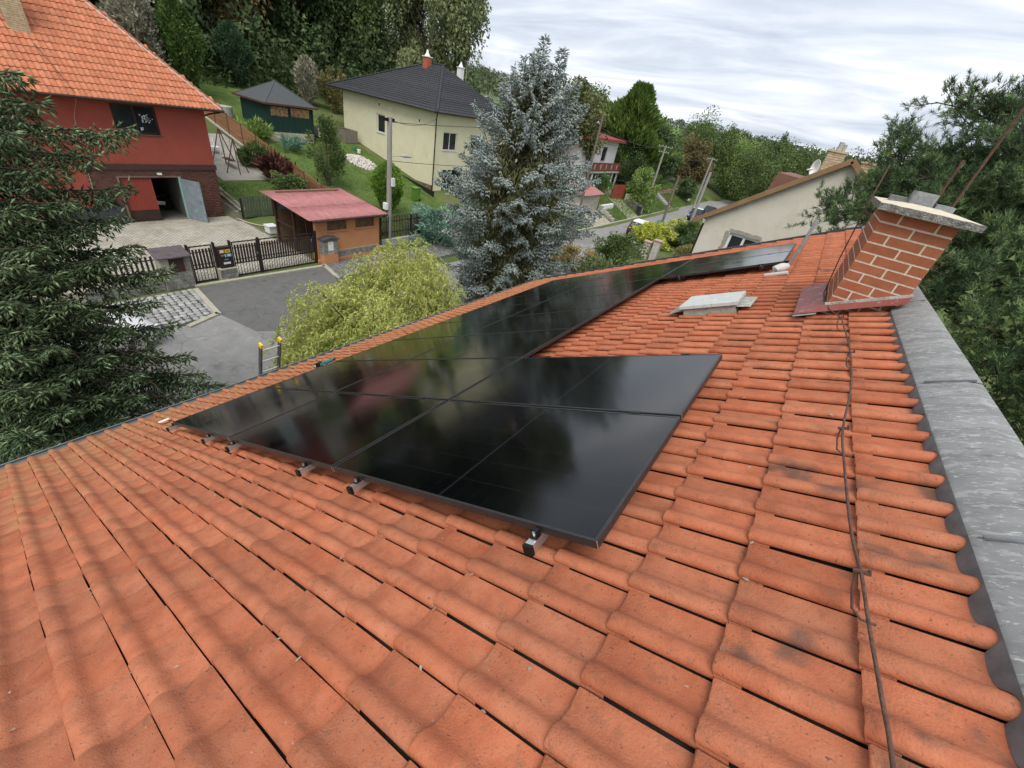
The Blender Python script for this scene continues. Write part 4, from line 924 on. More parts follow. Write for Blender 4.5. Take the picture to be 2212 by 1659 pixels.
# orange shed with pink corrugated roof
sh = thing('orange_shed', (-22.5, 14.8, 0), 'small apricot shed with dusty pink corrugated roof behind the driveway gate', 'shed')
SX = -20.60
b = MB(); b.box(SX-.0, SX+.10, 12.78, 16.85, 0, .13); b.box(SX-.2, SX+.0, 12.80, 16.85, 0, 2.26); 
facade('front_wall', M_orange, sh, '+x', SX, 12.78, 16.85, 0, 2.30, [(13.43, 14.63, 1.64, 2.24), (15.20, 16.50, 1.64, 2.24)], .14)
facade('side_wall', M_orange, sh, '+y', 16.85, -24.5, SX, 0, 2.3)
facade('near_return', M_orange, sh, '-y', 12.78, SX-.25, SX, 0, 2.3)
b = MB(); b.box(SX+.002, SX+.11, 12.74, 16.86, 0, .16); b.build('footing', M_orange, sh)
bandc = MB(); bandc.box(SX+.002, SX+.03, 12.90, 16.80, .17, .54); bco = bandc.build('stone_band', M_pointing, sh)
pieces('stone', US, stones(bco, '+x', SX+.03, 12.90, 16.80, .18, .53, .17, .26), bco)
M_osb = mat('osb_board', [(.10,.06,.036),(.18,.11,.066),(.26,.17,.10)], scale=14, rough=.9, stretch=(1, 1, .6), detail=6)
for (a, c) in ((13.43, 14.63), (15.20, 16.50)):
    b = MB(); fbox(b, '+x', SX, a, c, 1.64, 2.24, .10, .14); wo_ = b.build('boarded_window', M_osb, sh)
    b = MB(); fbox(b, '+x', SX, a-.05, c+.06, 1.57, 1.637, -.05, .1); b.build('sill', M_orange, wo_)
    b = MB(); fbox(b, '+x', SX, (a+c)/2+.18, (a+c)/2+.20, 1.64, 2.24, .095, .10); b.build('board_joint', M_brown, wo_)
b = MB(); b.box(-24.4, -24.3, 12.9, 16.8, 0, 2.75); b.build('back_wall', M_osb, sh)
b = MB(); b.box(-24.3, -20.9, 16.70, 16.80, 0, 2.3); b.build('inner_wall', M_osb, sh)
for x in (-24.35, -22.6): 
    b = MB(); b.box(x-.06, x+.06, 12.72, 12.84, 0, 2.6 if x < -23 else 2.45); b.build('post', M_brown, sh)
b = MB(); b.obox((-24.4, 12.78, 1.25), (-22.6, 12.78, 1.25), .06, .08); b.obox((-24.4, 12.76, 2.55), (SX+.1, 12.76, 2.25), .08, .1); b.build('beam', M_brown, sh)
M_pink = mat('pink_corrugated', [(.30,.115,.115),(.37,.155,.152),(.42,.195,.19)], scale=1.6, rough=.62, detail=8, stretch=(1, 3, 1), spots=[((.24,.075,.08), 4, .62, .6)])
rx0, rx1, ry0, ry1 = -20.25, -24.75, 12.22, 17.18
n = 220; V = []; Qd = []
def shed_z(x): return 2.36 + (rx0-x)*.072
for sx_i, (xa, xb, up) in enumerate(((rx0, -22.25, .0), (-22.1, rx1, .012))):
    ys = np.linspace(ry0, ry1, n)
    base = len(V)
    for x in (xa, xb):
        for y in ys: V.append((x, y, shed_z(x) + up + .022*math.sin((y-ry0)*2*math.pi/.13)))
    for i in range(n-1): Qd.append((base+i, base+i+1, base+n+i+1, base+n+i))
o = obj_np('corrugated_roof', V, None, Qd, M_pink, sh, smooth=True); 
md = o.modifiers.new('thick', 'SOLIDIFY'); md.thickness = .008
gutter_run(sh, [(rx0+.02, ry0+.2, 2.27), (rx0+.02, ry1, 2.30)], M_brown, .05)
b = MB(); b.tube([(rx0, 16.98, 2.25), (SX+.06, 16.93, 2.1), (SX+.06, 16.93, .1)], .045, 8); b.build('downpipe', M_brown, sh, smooth=True)
mc_ = thing('meter_cabinet', (SX+.25, 13.3, 0), 'stone pillar with white meter box and dark cap on the shed front', 'pillar')
b = MB(); b.box(SX+.035, SX+.42, 12.86, 13.72, .55, 1.30); co_ = b.build('core', M_pointing, mc_)
b = MB(); b.box(SX+.112, SX+.42, 12.86, 13.72, 0, .549); b.build('base', M_orange, mc_)
pieces('stone', US, stones(co_, '+x', SX+.42, 12.86, 13.12, .56, 1.28, .15, .26)+stones(co_, '+x', SX+.42, 13.46, 13.72, .56, 1.28, .15, .26)+stones(co_, '-y', 12.86, SX+.05, SX+.42, .56, 1.28, .15, .3), co_)
b = MB(); b.box(SX+.42, SX+.45, 13.14, 13.44, .74, 1.22); b.build('white_box', M_white, mc_)
b = MB(); b.box(SX+.451, SX+.453, 13.2, 13.32, 1.08, 1.16); b.build('yellow_label', M_yellow, mc_)
b = MB(); b.box(SX+.03, SX+.50, 12.80, 13.80, 1.30, 1.36); b.prism([(12.80, 1.36), (13.80, 1.36), (13.3, 1.44)], 'x', SX+.03, SX+.50); b.build('cap', mat('slate_cap', [(.05,.05,.055),(.09,.09,.095)], rough=.8), mc_)
b = MB(); b.box(-26.2, -25.65, 12.95, 13.45, 0.03, .42); b.box(-26.24, -25.61, 12.91, 13.49, .42, .47); tagset(b.build('utility_box', M_wplastic), 'pale grey box standing on the yard paving by the shed', 'box')
b = MB(); b.tube(smoothp([(-29.0, 12.7, .06), (-27.8, 13.0, .05), (-26.9, 13.6, .05), (-26.0, 14.2, .05), (-25.2, 14.6, .06)]), .022, 6); tagset(b.build('yellow_hose', mat('straw_hose', [(.6,.52,.3),(.68,.6,.36)], rough=.6), smooth=True), 'thin straw coloured hose lying across the yard paving', 'hose')
b = MB(); b.prism([(12.98, 1.85), (13.32, 1.85), (13.26, 2.12), (13.18, 2.16), (13.17, 2.36), (13.13, 2.36), (13.12, 2.16), (13.04, 2.12)], 'x', -24.28, -24.22); tagset(b.build('blue_dustpan', mat('blue_plastic', [(.05,.22,.36),(.07,.28,.44)], rough=.5)), 'blue dustpan hanging on the shed back wall', 'dustpan')
b = MB(); b.tube([(-21.3, 13.0, .92), (-21.3, 13.0, 1.02)], [.12, .2], 12); b.tube([(-21.3, 13.0, 0), (-21.3, 13.0, .92)], .05, 8); tagset(b.build('yellow_bowl', M_yellow), 'yellow bowl on a stand inside the open shed', 'bowl')
b = MB(); b.tube([(-21.0, 12.65, .03), (-21.5, 12.72, 2.2)], .02, 6); tagset(b.build('broom_stick', M_brown), 'thin stick leaning against the shed opening', 'stick')
# ---------------------------------------------------------------- fences
M_green = mat('grey_green_slat', [(.06,.07,.055),(.10,.11,.085)], scale=3, rough=.85, isl=.18, stretch=(1, 1, .2))
def picket(name, x0, y0, x1, y1, n, h, mat_, label, w_=.10, base=0.0, plinth=None, railm=None):
    t = thing(name, (x0, y0, tz(x0, y0)), label, 'fence')
    dx, dy = x1-x0, y1-y0; L_ = math.hypot(dx, dy); ux, uy = dx/L_, dy/L_
    for i in range(n):
        f_ = (i+.5)/n; x, y = x0+dx*f_, y0+dy*f_; zg = tz(x, y)+base
        b = MB(); b.obox((x-ux*w_/2, y-uy*w_/2, zg+.06+h/2), (x+ux*w_/2, y+uy*w_/2, zg+.06+h/2), .022, h); b.build('slat', mat_, t)
    b = MB()
    for zf in (.3, .8):
        m_ = 8
        for i in range(m_):
            xa, ya, xb, yb = x0+dx*i/m_, y0+dy*i/m_, x0+dx*(i+1)/m_, y0+dy*(i+1)/m_
            b.obox((xa-uy*.03, ya+ux*.03, tz(xa, ya)+base+h*zf), (xb-uy*.03, yb+ux*.03, tz(xb, yb)+base+h*zf), .03, .05)
    b.build('rail', railm or mat_, t)
    for i in range(0, 4):
        f_ = i/3; x, y = x0+dx*f_, y0+dy*f_; b = MB(); b.box(x-.04, x+.04, y-.04, y+.04, tz(x, y), tz(x, y)+base+h+.02); b.build('post', M_iron, t)
    if plinth:
        b = MB()
        m_ = 8
        for i in range(m_):
            xa, ya, xb, yb = x0+dx*i/m_, y0+dy*i/m_, x0+dx*(i+1)/m_, y0+dy*(i+1)/m_
            b.obox((xa, ya, tz(xa, ya)+base/2-.1), (xb, yb, tz(xb, yb)+base/2-.1), .2, base+.2)
        b.build('plinth', plinth, t)
    return t
picket('picket_fence', -28.85, 13.05, -28.85, 18.9, 34, 1.22, M_green, 'weathered grey green picket fence in front of the small lawn', .115)
picket('picket_fence', -21.3, 17.4, -21.6, 25.5, 60, 1.35, M_slat, 'dark brown picket fence on a low wall behind the utility pole', .07, base=.45, plinth=M_conc)
M_board = mat('brown_board', [(.16,.075,.035),(.24,.115,.055),(.29,.15,.075)], scale=1.6, rough=.8, isl=.16, stretch=(.35, 3, 9), detail=7)
bf = thing('board_fence', (-37, 19.0, 1.6), 'long brown board fence stepping down the slope beside the lawn', 'fence')
xs_ = np.arange(-27.4, -49.5, -2.05)
for i in range(len(xs_)-1):
    xa, xb = xs_[i], xs_[i+1]; za, zb = tz(xa, 19)-.05, tz(xb, 19)-.05
    za, zb = max(za, -.0), max(zb, 0)
    for j in range(9):
        o_ = .10 + .168*j
        b = MB(); b.obox((xa-.03, 19.0, za+o_+.08), (xb+.03, 19.0, zb+o_+.08), .024, .155); b.build('board', M_board, bf)
    b = MB(); b.box(xa-.035, xa+.035, 18.95, 19.04, za-.1, za+1.66); b.build('post', M_rust, bf)
    b = MB(); b.obox((xa, 18.94, za+.02), (xb, 18.94, zb+.02), .09, .30); b.build('plinth_board', M_conc, bf)
# ---------------------------------------------------------------- swing frame, garden chair
sw = thing('swing_frame', (-36, 16.1, tz(-36, 16.1)), 'rusty brown garden swing frame on the block patio', 'swing')
for x in (-36.9, -35.05):
    zt_ = tz(x, 16)+2.15
    for dy in (-.75, 0, .75):
        b = MB(); zb = tz(x+ (0.25 if dy == 0 else 0), 16+dy); b.tube([(x+(.3 if dy == 0 else 0), 16.05+dy, zb), (x, 16.05, zt_)], .035, 6); b.build('leg', M_rust, sw)
b = MB(); b.tube([(-37.0, 16.05, tz(-36.9, 16)+2.16), (-34.95, 16.05, tz(-35, 16)+2.16+.0)], .04, 6); b.build('top_bar', M_rust, sw)
for x in (-36.5, -35.5):
    b = MB(); b.tube([(x, 16.05, tz(x, 16)+2.12), (x, 16.0, tz(x, 16)+.55)], .012, 5); b.build('chain', M_rust, sw)
b = MB(); b.box(-36.55, -35.45, 15.8, 16.2, tz(-36, 16)+.5, tz(-36, 16)+.55); b.build('seat', M_brown, sw)
gc = thing('garden_chair', (-38.3, 16.2, tz(-38.3, 16.2)), 'white plastic garden chair on the patio behind the swing', 'chair')
z0 = tz(-38.3, 16.2)
b = MB(); b.box(-38.55, -38.05, 15.95, 16.45, z0+.42, z0+.46); b.build('seat', M_white, gc)
b = MB(); b.obox((-38.55, 16.2, z0+.46), (-38.7, 16.2, z0+.95), .5, .03, (0,1,0)); b.build('backrest', M_white, gc)
for dx in (-.22, .22):
    for dy in (-.22, .22): b = MB(); b.obox((-38.3+dx, 16.2+dy, z0), (-38.3+dx*.9, 16.2+dy*.9, z0+.43), .04, .04); b.build('leg', M_white, gc)
le = thing('lean_to', (-39, 13.4, tz(-39, 13.4)), 'grey corrugated lean-to roof behind the corner of the red house', 'shelter')
b = MB(); b.add([(-36.8,12.7,4.5),(-36.8,15.0,4.15),(-41,15.0,4.15),(-41,12.7,4.5)], [(0,1,2,3)]); ro = b.build('roof_sheet', mat('grey_corrugated', [(.22,.24,.27),(.32,.34,.38)], scale=2, rough=.5, stretch=(8, 1, 1)), le); ro.modifiers.new('t', 'SOLIDIFY').thickness = .03
for x in (-36.9, -40.9): b = MB(); b.box(x-.05, x+.05, 14.85, 14.95, tz(x, 15)-.05, 4.16); b.build('post', M_rust, le)
# ---------------------------------------------------------------- green wood shed
gs = thing('wood_shed', (-43.3, 24.1, tz(-41.2, 24)), 'dark green wood store with hipped grey roof and stacked logs', 'shed')
WX0, WX1, WY0, WY1 = -45.4, -41.2, 22.05, 26.15; zM, zT = 3.26, 5.22
M_dg = mat('dark_green_board', [(.008,.032,.026),(.014,.048,.038)], scale=3, rough=.65, stretch=(4, 4, .3), isl=.1)
M_block = mat('pale_block', [(.42,.38,.28),(.52,.47,.36)], scale=4, rough=.95, isl=.12)
b = MB(); b.box(WX0+.03, WX1-.03, WY0+.03, WY1-.03, 2.0, zM); mb_ = b.build('block_base', M_pointing, gs)
bb = []
for r in range(4):
    z = zM - .19*(r+.5)
    for i in range(11):
        y = WY0 + .39*i + (.19 if r % 2 else 0); a, c = max(y, WY0), min(y+.38, WY1)
        if c - a > .05: bb.append(mat4((WX1-.01, (a+c)/2, z), (.05, c-a-.015, .175)))
        x = WX1 - .39*i - (.19 if r % 2 else 0)
        if x-.38 > WX0: bb.append(mat4((x-.19, WY0+.01, z), (.365, .05, .175)))
pieces('block', unit_box('block', M_block), bb, mb_, 300)
holes = [(22.35, 23.98, 4.46, 5.14), (24.15, 25.92, 4.48, 5.16)]
facade('front_wall', M_dg, gs, '+x', WX1, WY0, WY1, zM, zT, holes, .1); facade('side_wall', M_dg, gs, '-y', WY0, WX0, WX1, zM, zT+.0)
for i in range(27):
    y = WY0 + .153*i
    b = MB(); fbox(b, '+x', WX1, y+.006, y+.147, zM, 4.45, -.02, .0); b.build('board', M_dg, gs)
for i in range(27):
    x = WX0 + .155*i
    b = MB(); fbox(b, '-y', WY0, x+.006, x+.149, zM, zT-.1, -.02, .0); b.build('board', M_dg, gs)
M_log = mat('log_end', [(.38,.22,.11),(.5,.31,.17),(.58,.39,.23)], scale=4, rough=.9, isl=.32)
lgv = []
def logmesh():
    b = MB(); b.tube([(0, 0, 0), (1, 0, 0)], .5, 7); m_ = bpy.data.meshes.new('log'); m_.from_pydata(b.V, [], b.F); m_.update(); m_.materials.append(M_log); return m_
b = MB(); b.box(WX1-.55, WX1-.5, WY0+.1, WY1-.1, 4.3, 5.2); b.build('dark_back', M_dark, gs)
for (a, c, e_, f) in holes:
    z = e_ + .05; r = 0
    while z < f:
        y = a + .05 + (.055 if r % 2 else 0)
        while y < c-.04:
            s_ = random.uniform(.085, .125); lgv.append(mat4((WX1-.42-random.uniform(0, .06), y, z), (.36, s_, s_), (random.uniform(0, 3), 0, 0))); y += .112
        z += .098; r += 1
pieces('log', logmesh(), lgv, gs, 300, 'log_stack')
M_shing = mat('grey_shingle', [(.06,.065,.068),(.09,.096,.10)], scale=9, rough=.9, bump=.5, bscale=40)
b = MB(); c0 = [(WX0-.45, WY0-.4, zT+.13), (WX1+.4, WY0-.4, zT+.13), (WX1+.4, WY1+.4, zT+.13), (WX0-.45, WY1+.4, zT+.13)]; ap = (-43.2, 24.1, 6.93)
b.add(c0+[ap], [(0,1,4),(1,2,4),(2,3,4),(3,0,4),(3,2,1,0)]); ro = b.build('roof', M_shing, gs)
for i in range(4):
    q = MB(); q.obox(c0[i], ap, .16, .03); q.build('hip_cap', M_shing, ro)
    q = MB(); q.obox(c0[i], c0[(i+1) % 4], .06, .14); q.build('fascia', mat('fascia_brown', [(.08,.035,.03),(.11,.05,.04)], rough=.6), gs)
q = MB(); q.tube([(WX1+.05, WY1+.02, 2.5), (WX1+.05, WY1+.02, zT)], .05, 8); q.build('corner_post', M_brown, gs)
# ---------------------------------------------------------------- yellow house
yh = thing('yellow_house', (-37.9, 37.5, .5), 'pale yellow house with dark grey pyramid roof and brown stone plinth', 'house')
M_yel = mat('pale_yellow_render', [(.66,.615,.42),(.72,.68,.49)], scale=1.2, rough=.95, bump=.35, bscale=50, detail=9, spots=[((.58,.53,.36), 1.1, .58, .5), ((.76,.72,.55), 2.6, .62, .4)])
HY, HX0, HX1, HYB = 31.95, -44.6, -31.25, 43.2; zE = 7.12
wy = (-39.38, -38.16, 4.17, 5.77); wb_ = (-38.6, -37.5, .95, 1.45)
facade('side_wall', M_yel, yh, '-y', HY, HX0, -40.15, 1.75, zE); facade('side_wall', M_yel, yh, '-y', HY, -40.15, -35.75, 1.02+.5, zE, [wy], .2); facade('side_wall', M_yel, yh, '-y', HY, -35.75, HX1, 1.0, zE)
facade('street_wall', M_yel, yh, '+x', HX1, HY, HYB, .4, zE, [(33.0, 34.9, 4.1, 5.6), (37, 39, 4.1, 5.6), (33.2, 36.0, .5, 2.4)], .2)
facade('back_wall', M_yel, yh, '-x', HX0, HY, HYB, 2.0, zE)
b = MB(); b.box(HX0+.06, HX1-.3, HY+.06, HYB-.1, 0.0, 1.9); b.build('cellar_core', M_conc, yh)
M_ashl = mat('brown_stone', [(.13,.075,.04),(.21,.125,.07),(.27,.17,.10)], scale=4, rough=.9, isl=.22, stretch=(1, 1, 3))
pl = []
for r in range(14):
    z = .15 + .13*r
    for i in range(45):
        x = HX1 - .31*i - (.15 if r % 2 else 0)
        top = 1.0 if x > -35.75 else (1.52 if x > -40.15 else 1.75)
        if z + .13 < top + .02 and z > tz(x, HY)-.25 and x-.31 > HX0: pl.append(mat4((x-.15, HY+.03, z+.065), (.29, .06, .115)))
pieces('plinth_stone', unit_box('plinth_stone', M_ashl), pl, yh, 300, 'plinth_field')
window(yh, '-y', HY, *wy, depth=.2, mull=0, fw=.10, sill=M_white, curtain=True); window(yh, '+x', HX1, 33.0, 34.9, 4.1, 5.6, depth=.2, mull=1, sill=M_white); window(yh, '+x', HX1, 37, 39, 4.1, 5.6, depth=.2, mull=1, sill=M_white)
b = MB(); fbox(b, '+x', HX1, 33.2, 36.0, .5, 2.4, .15, .2); b.build('opening_shade_panel', M_dark, yh)  # near-black panel stands in for the shade inside the open garage entry
bw = MB(); fbox(bw, '-y', HY, -38.9, -37.6, .62, 1.30, -.03, .05); bwo = bw.build('cellar_window', M_white, yh); bw = MB(); fbox(bw, '-y', HY, -38.75, -37.75, .70, 1.22, -.04, -.02); bw.build('pane', M_glass, bwo)
for x, z in ((-39.0, 6.55), (-33.4, 6.1)): b = MB(); fbox(b, '-y', HY, x-.07, x+.07, z-.1, z+.1, -.012, .01); b.build('vent', M_dark, yh)
M_slate = mat('anthracite_tile', [(.030,.031,.035),(.042,.043,.049),(.055,.056,.062)], scale=5, rough=.62, isl=.12)
ax, ay, az_ = -37.9, 37.6, 10.72; o_ = .75
cr = [(HX0-o_-.9, HY-o_, zE+.02), (HX1+o_, HY-o_, zE+.02), (HX1+o_, HYB+o_, zE+.02), (HX0-o_-.9, HYB+o_, zE+.02)]; ap = Vector((ax+1.6, ay, az_)); ap2 = Vector((ax-.4, ay, az_))
b = MB(); b.add(cr+[tuple(ap), tuple(ap2)], [(0,1,4,5),(1,2,4),(2,3,5,4),(3,0,5),(3,2,1,0)]); yro = b.build('roof', M_slate, yh)
# tile courses on the two faces in view
def courses(parent, A, B, C, D, nrow, th_, mat_, name='tile_course', wave=.3):
    A, B, C, D = map(Vector, (A, B, C, D)); nrm = (B-A).cross(D-A).normalized()
    if nrm.z < 0: nrm = -nrm
    for i in range(nrow):
        f0, f1 = i/nrow, (i+1.06)/nrow
        p0, p1 = A.lerp(D, f0), B.lerp(C, f0); q0, q1 = A.lerp(D, min(f1, 1)), B.lerp(C, min(f1, 1))
        L_ = (p1-p0).length; m_ = max(2, int(L_/wave)*4)
        V = []; Qd = []
        for k_ in range(m_+1):
            t_ = k_/m_; h_ = .018*math.sin(2*math.pi*k_/4)
            V += [tuple(p0.lerp(p1, t_)+nrm*(th_+h_)), tuple(q0.lerp(q1, t_)+nrm*(.012+h_)), tuple(p0.lerp(p1, t_)+nrm*(h_+.005))]
        for k_ in range(m_):
            a = 3*k_; Qd += [(a, a+1, a+4, a+3), (a+2, a, a+3, a+5)]
        obj_np(name, V, None, Qd, mat_, parent, smooth=False)
courses(yro, cr[0], cr[1], ap, ap2, 22, .05, M_slate); courses(yro, cr[1], cr[2], ap, ap, 22, .05, M_slate)
for a, c in ((cr[1], ap), (cr[0], ap2)):
    dd = (Vector(c)-Vector(a)); hd2 = dd.normalized(); s2 = hd2.cross(Vector((0,0,1))).normalized(); n2_ = s2.cross(hd2)
    HM2 = Matrix(((hd2.x, s2.x, n2_.x, 0), (hd2.y, s2.y, n2_.y, 0), (hd2.z, s2.z, n2_.z, 0), (0,0,0,1)))
    pieces('hip_tile', ridge_cap_mesh('hip_tile', M_slate, .38, .14, .11), [Matrix.Translation(Vector(a)+hd2*(.38*i)+Vector((0,0,.03))) @ HM2 for i in range(int(dd.length/.38))], yro, 300)
pieces('ridge_tile', ridge_cap_mesh('ridge_tile', M_slate, .38, .14, .11), [Matrix.Translation(ap2 + Vector((.38*i, 0, .02))) for i in range(6)], yro)
gutter_run(yh, [cr[0], cr[1], cr[2]], mat('anthracite_gutter', [(.03,.031,.034),(.045,.046,.05)], rough=.5), .085)
b = MB(); b.add([(*c[:2], zE-.03) for c in cr], [(3,2,1,0)]); b.build('soffit', M_brown, yh)
b = MB(); b.tube([(HX1+.55, HY-.5, zE-.1), (HX1+.12, HY-.12, zE-.6), (HX1+.10, HY-.12, .5)], .055, 8); b.build('downpipe', M_brown, yh, smooth=True)
b = MB(); b.box(-38.25, -37.65, 36.7, 37.3, 9.5, 11.15); yc = b.build('chimney', mat('orange_brick', [(.40,.12,.06),(.50,.17,.09)], scale=3, rough=.85, stretch=(1, 1, 14)), yh)
cbs = []
for r in range(16):
    for i in range(2):
        x = -38.25 + .3*i; cbs.append(mat4((x+.15, 36.695, 9.6+.096*r+.045), (.285 if r % 2 else .27, .02, .082))); cbs.append(mat4((-37.645, 36.7+.3*i+.15, 9.6+.096*r+.045), (.02, .285 if r % 2 else .27, .082)))
pieces('brick', unit_box('brick', mat('orange_face', [(.40,.11,.055),(.5,.16,.085)], rough=.85, isl=.15)), cbs, yc, 300)
b = MB(); b.box(-38.33, -37.57, 36.62, 37.38, 11.15, 11.22); b.tube([(-37.95, 37, 11.22), (-37.95, 37, 11.42), (-37.95, 37, 11.55), (-37.95, 37, 11.75)], [.3, .16, .12, .05], 10); b.build('chimney_cap', M_white, yc)
b = MB(); b.box(-36.0, -35.5, 39.3, 39.8, 8.5, 10.9); b.box(-36.06, -35.44, 39.24, 39.86, 10.9, 10.97); b.tube([(-35.75, 39.55, 10.97), (-35.75, 39.55, 11.2), (-35.75, 39.55, 11.4)], [.25, .12, .04], 10); b.build('white_chimney', M_white, yh)
b = MB(); b.tube([(-35.0, 39.6, 9.4), (-35.0, 39.6, 11.6)], .02, 6); b.tube([(-35.0, 39.2, 11.5), (-35.0, 40.0, 11.5)], .015, 5); b.build('aerial', M_steel, yh)
# clutter on the yellow lot
sp_ = thing('gravel_heap', (-37, 28.0, tz(-37, 28)), 'heap of pale rubble stones on the lawn below the yellow house', 'heap')
gv = []
for i in range(420):
    a = random.uniform(0, 6.28); r = random.random()**.6; x = -37.1 + 1.7*r*math.cos(a)*1.0; y = 28.3 + 1.2*r*math.sin(a); gv.append(mat4((x, y, tz(x, y) + .5*(1-r)**.8*random.uniform(.6, 1)), [random.uniform(.08, .2)]*3, (random.random()*3, random.random()*3, 0)))
pieces('rubble_stone', unit_box('rubble_stone', mat('pale_rubble', [(.48,.44,.40),(.62,.58,.54)], scale=3, rough=.95, isl=.2)), gv, sp_, 300, 'rubble')
def wheelie_bin(x, y, col, label, rot=0.0, lid=None, h=1.05):
    z0 = tz(x, y); t = thing('wheelie_bin', (x, y, z0), label, 'bin', 'wheelie bins')
    w_ = .29; b = MB(); b.add([(x+sx_*w_*k_, y+sy_*w_*k_*1.1, z0+zz_) for zz_, k_ in ((.06, .78), (h-.12, 1.0)) for sx_, sy_ in ((-1,-1),(1,-1),(1,1),(-1,1))], [(3,2,1,0),(4,5,6,7),(0,1,5,4),(1,2,6,5),(2,3,7,6),(3,0,4,7)]); b.build('body', col, t)
    b = MB(); b.prism([(y-w_*1.2, z0+h-.12), (y+w_*1.2, z0+h-.12), (y+w_*1.2, z0+h-.04), (y, z0+h+.01), (y-w_*1.2, z0+h-.06)], 'x', x-w_*1.08, x+w_*1.08); b.build('lid', lid or col, t)
    b = MB(); b.tube([(x-w_, y+w_*1.22, z0+h-.1), (x+w_, y+w_*1.22, z0+h-.1)], .02, 6); b.build('handle', col, t)
    for s_ in (-1, 1): b = MB(); b.tube([(x+s_*w_*.7, y+w_*.8, z0+.1), (x+s_*w_*.85, y+w_*.8, z0+.1)], .1, 10); b.build('wheel', M_black, t)
M_bgreen = mat('bin_green', [(.09,.19,.03),(.12,.24,.045)], rough=.5); M_bblack = mat('bin_black', [(.02,.021,.024),(.035,.036,.04)], rough=.5); M_bgrey = mat('bin_grey', [(.17,.18,.19),(.24,.25,.26)], rough=.5)
wheelie_bin(-29.6, 28.3, M_bgreen, 'green wheelie bin on the lawn below the yellow house', h=1.15)
b = MB(); b.obox((-30.0, 30.9, .35), (-38.3, 31.2, 1.2), .10, .9); tagset(b.build('black_membrane', mat('black_sheet', [(.012,.012,.013),(.025,.025,.027)], rough=.5)), 'black drainage membrane strip along the yellow house base', 'membrane')
# timber stack and frames beside the wood shed
ts = thing('timber_stack', (-43.0, 28.6, tz(-43, 28.6)), 'stack of old timber and glazed frames beside the wood store', 'timber')
z0 = tz(-43, 28.6)
for i in range(7): b = MB(); b.obox((-44.3, 27.0+.18*i, z0+.12+.05*(i % 3)), (-41.7, 27.2+.18*i, z0+.12+.05*(i % 3)), .16, .1); b.build('plank', M_osb, ts)
for i in range(3): b = MB(); b.obox((-41.6-.3*i, 26.9, z0+.55), (-41.7-.3*i, 28.4, z0+.6), .05, .85); b.build('glazed_frame', M_alu, ts)
for i in range(4): b = MB(); b.obox((-43.2-.25*i, 28.9, z0+.5), (-43.6-.25*i, 29.0, z0+1.5), .7, .04, (0,1,0)); b.build('dark_panel', M_black, ts)
ws = thing('stone_trough', (-42.6, 30.4, tz(-42.6, 30.4)), 'weathered grey timber lined soil box at the yellow house corner', 'planter')
z0 = tz(-42.6, 30.4)
for (a, c) in (((-43.6, 29.8), (-41.6, 29.9)), ((-41.6, 29.9), (-41.6, 31.3)), ((-43.6, 29.8), (-43.6, 31.3)), ((-43.6, 31.3), (-41.6, 31.3))): b = MB(); b.obox((*a, z0+.4), (*c, z0+.4), .08, 1.1); b.build('side', mat('old_timber', [(.16,.14,.11),(.25,.22,.18)], scale=3, rough=.95, stretch=(3, 3, .4)), ws)
b = MB(); b.box(-43.55, -41.65, 29.9, 31.25, z0, z0+.85); b.build('soil', M_brown, ws)
b = MB(); b.tube([(-39.9, 29.6, tz(-39.9, 29.6)), (-39.9, 29.6, tz(-39.9, 29.6)+.35)], [.16, .2], 10); tagset(b.build('green_bucket', mat('bucket_green', [(.03,.22,.12),(.04,.28,.16)], rough=.5)), 'green bucket by the rubble heap', 'bucket')
b = MB(); b.tube([(-39.3, 29.7, tz(-39.3, 29.7)), (-39.3, 29.7, tz(-39.3, 29.7)+.35)], [.15, .18], 10); tagset(b.build('white_bucket', M_white), 'white bucket beside the green bucket near the rubble', 'bucket')
b = MB(); b.tube([(-46.2, 20.8, tz(-46.2, 20.8)), (-46.2, 20.8, tz(-46.2, 20.8)+.75)], .75, 20); tagset(b.build('well_ring', M_conc), 'round concrete well ring with lid left of the wood store', 'well')
for i, x in enumerate((-38.2, -34.6, -31.8)):
    b = MB(); z0 = tz(x, 20.2); b.box(x-.03, x+.03, 20.17, 20.23, z0, z0+1.0); tagset(b.build('green_stake', mat('stake_green', [(.01,.03,.03),(.02,.045,.045)], rough=.6)), ['dark green stake on the lawn uphill of the tall shrub', 'dark green stake just left of the tall shrub', 'dark green stake between tall shrub and shed roof'][i], 'stake', 'lawn stakes')
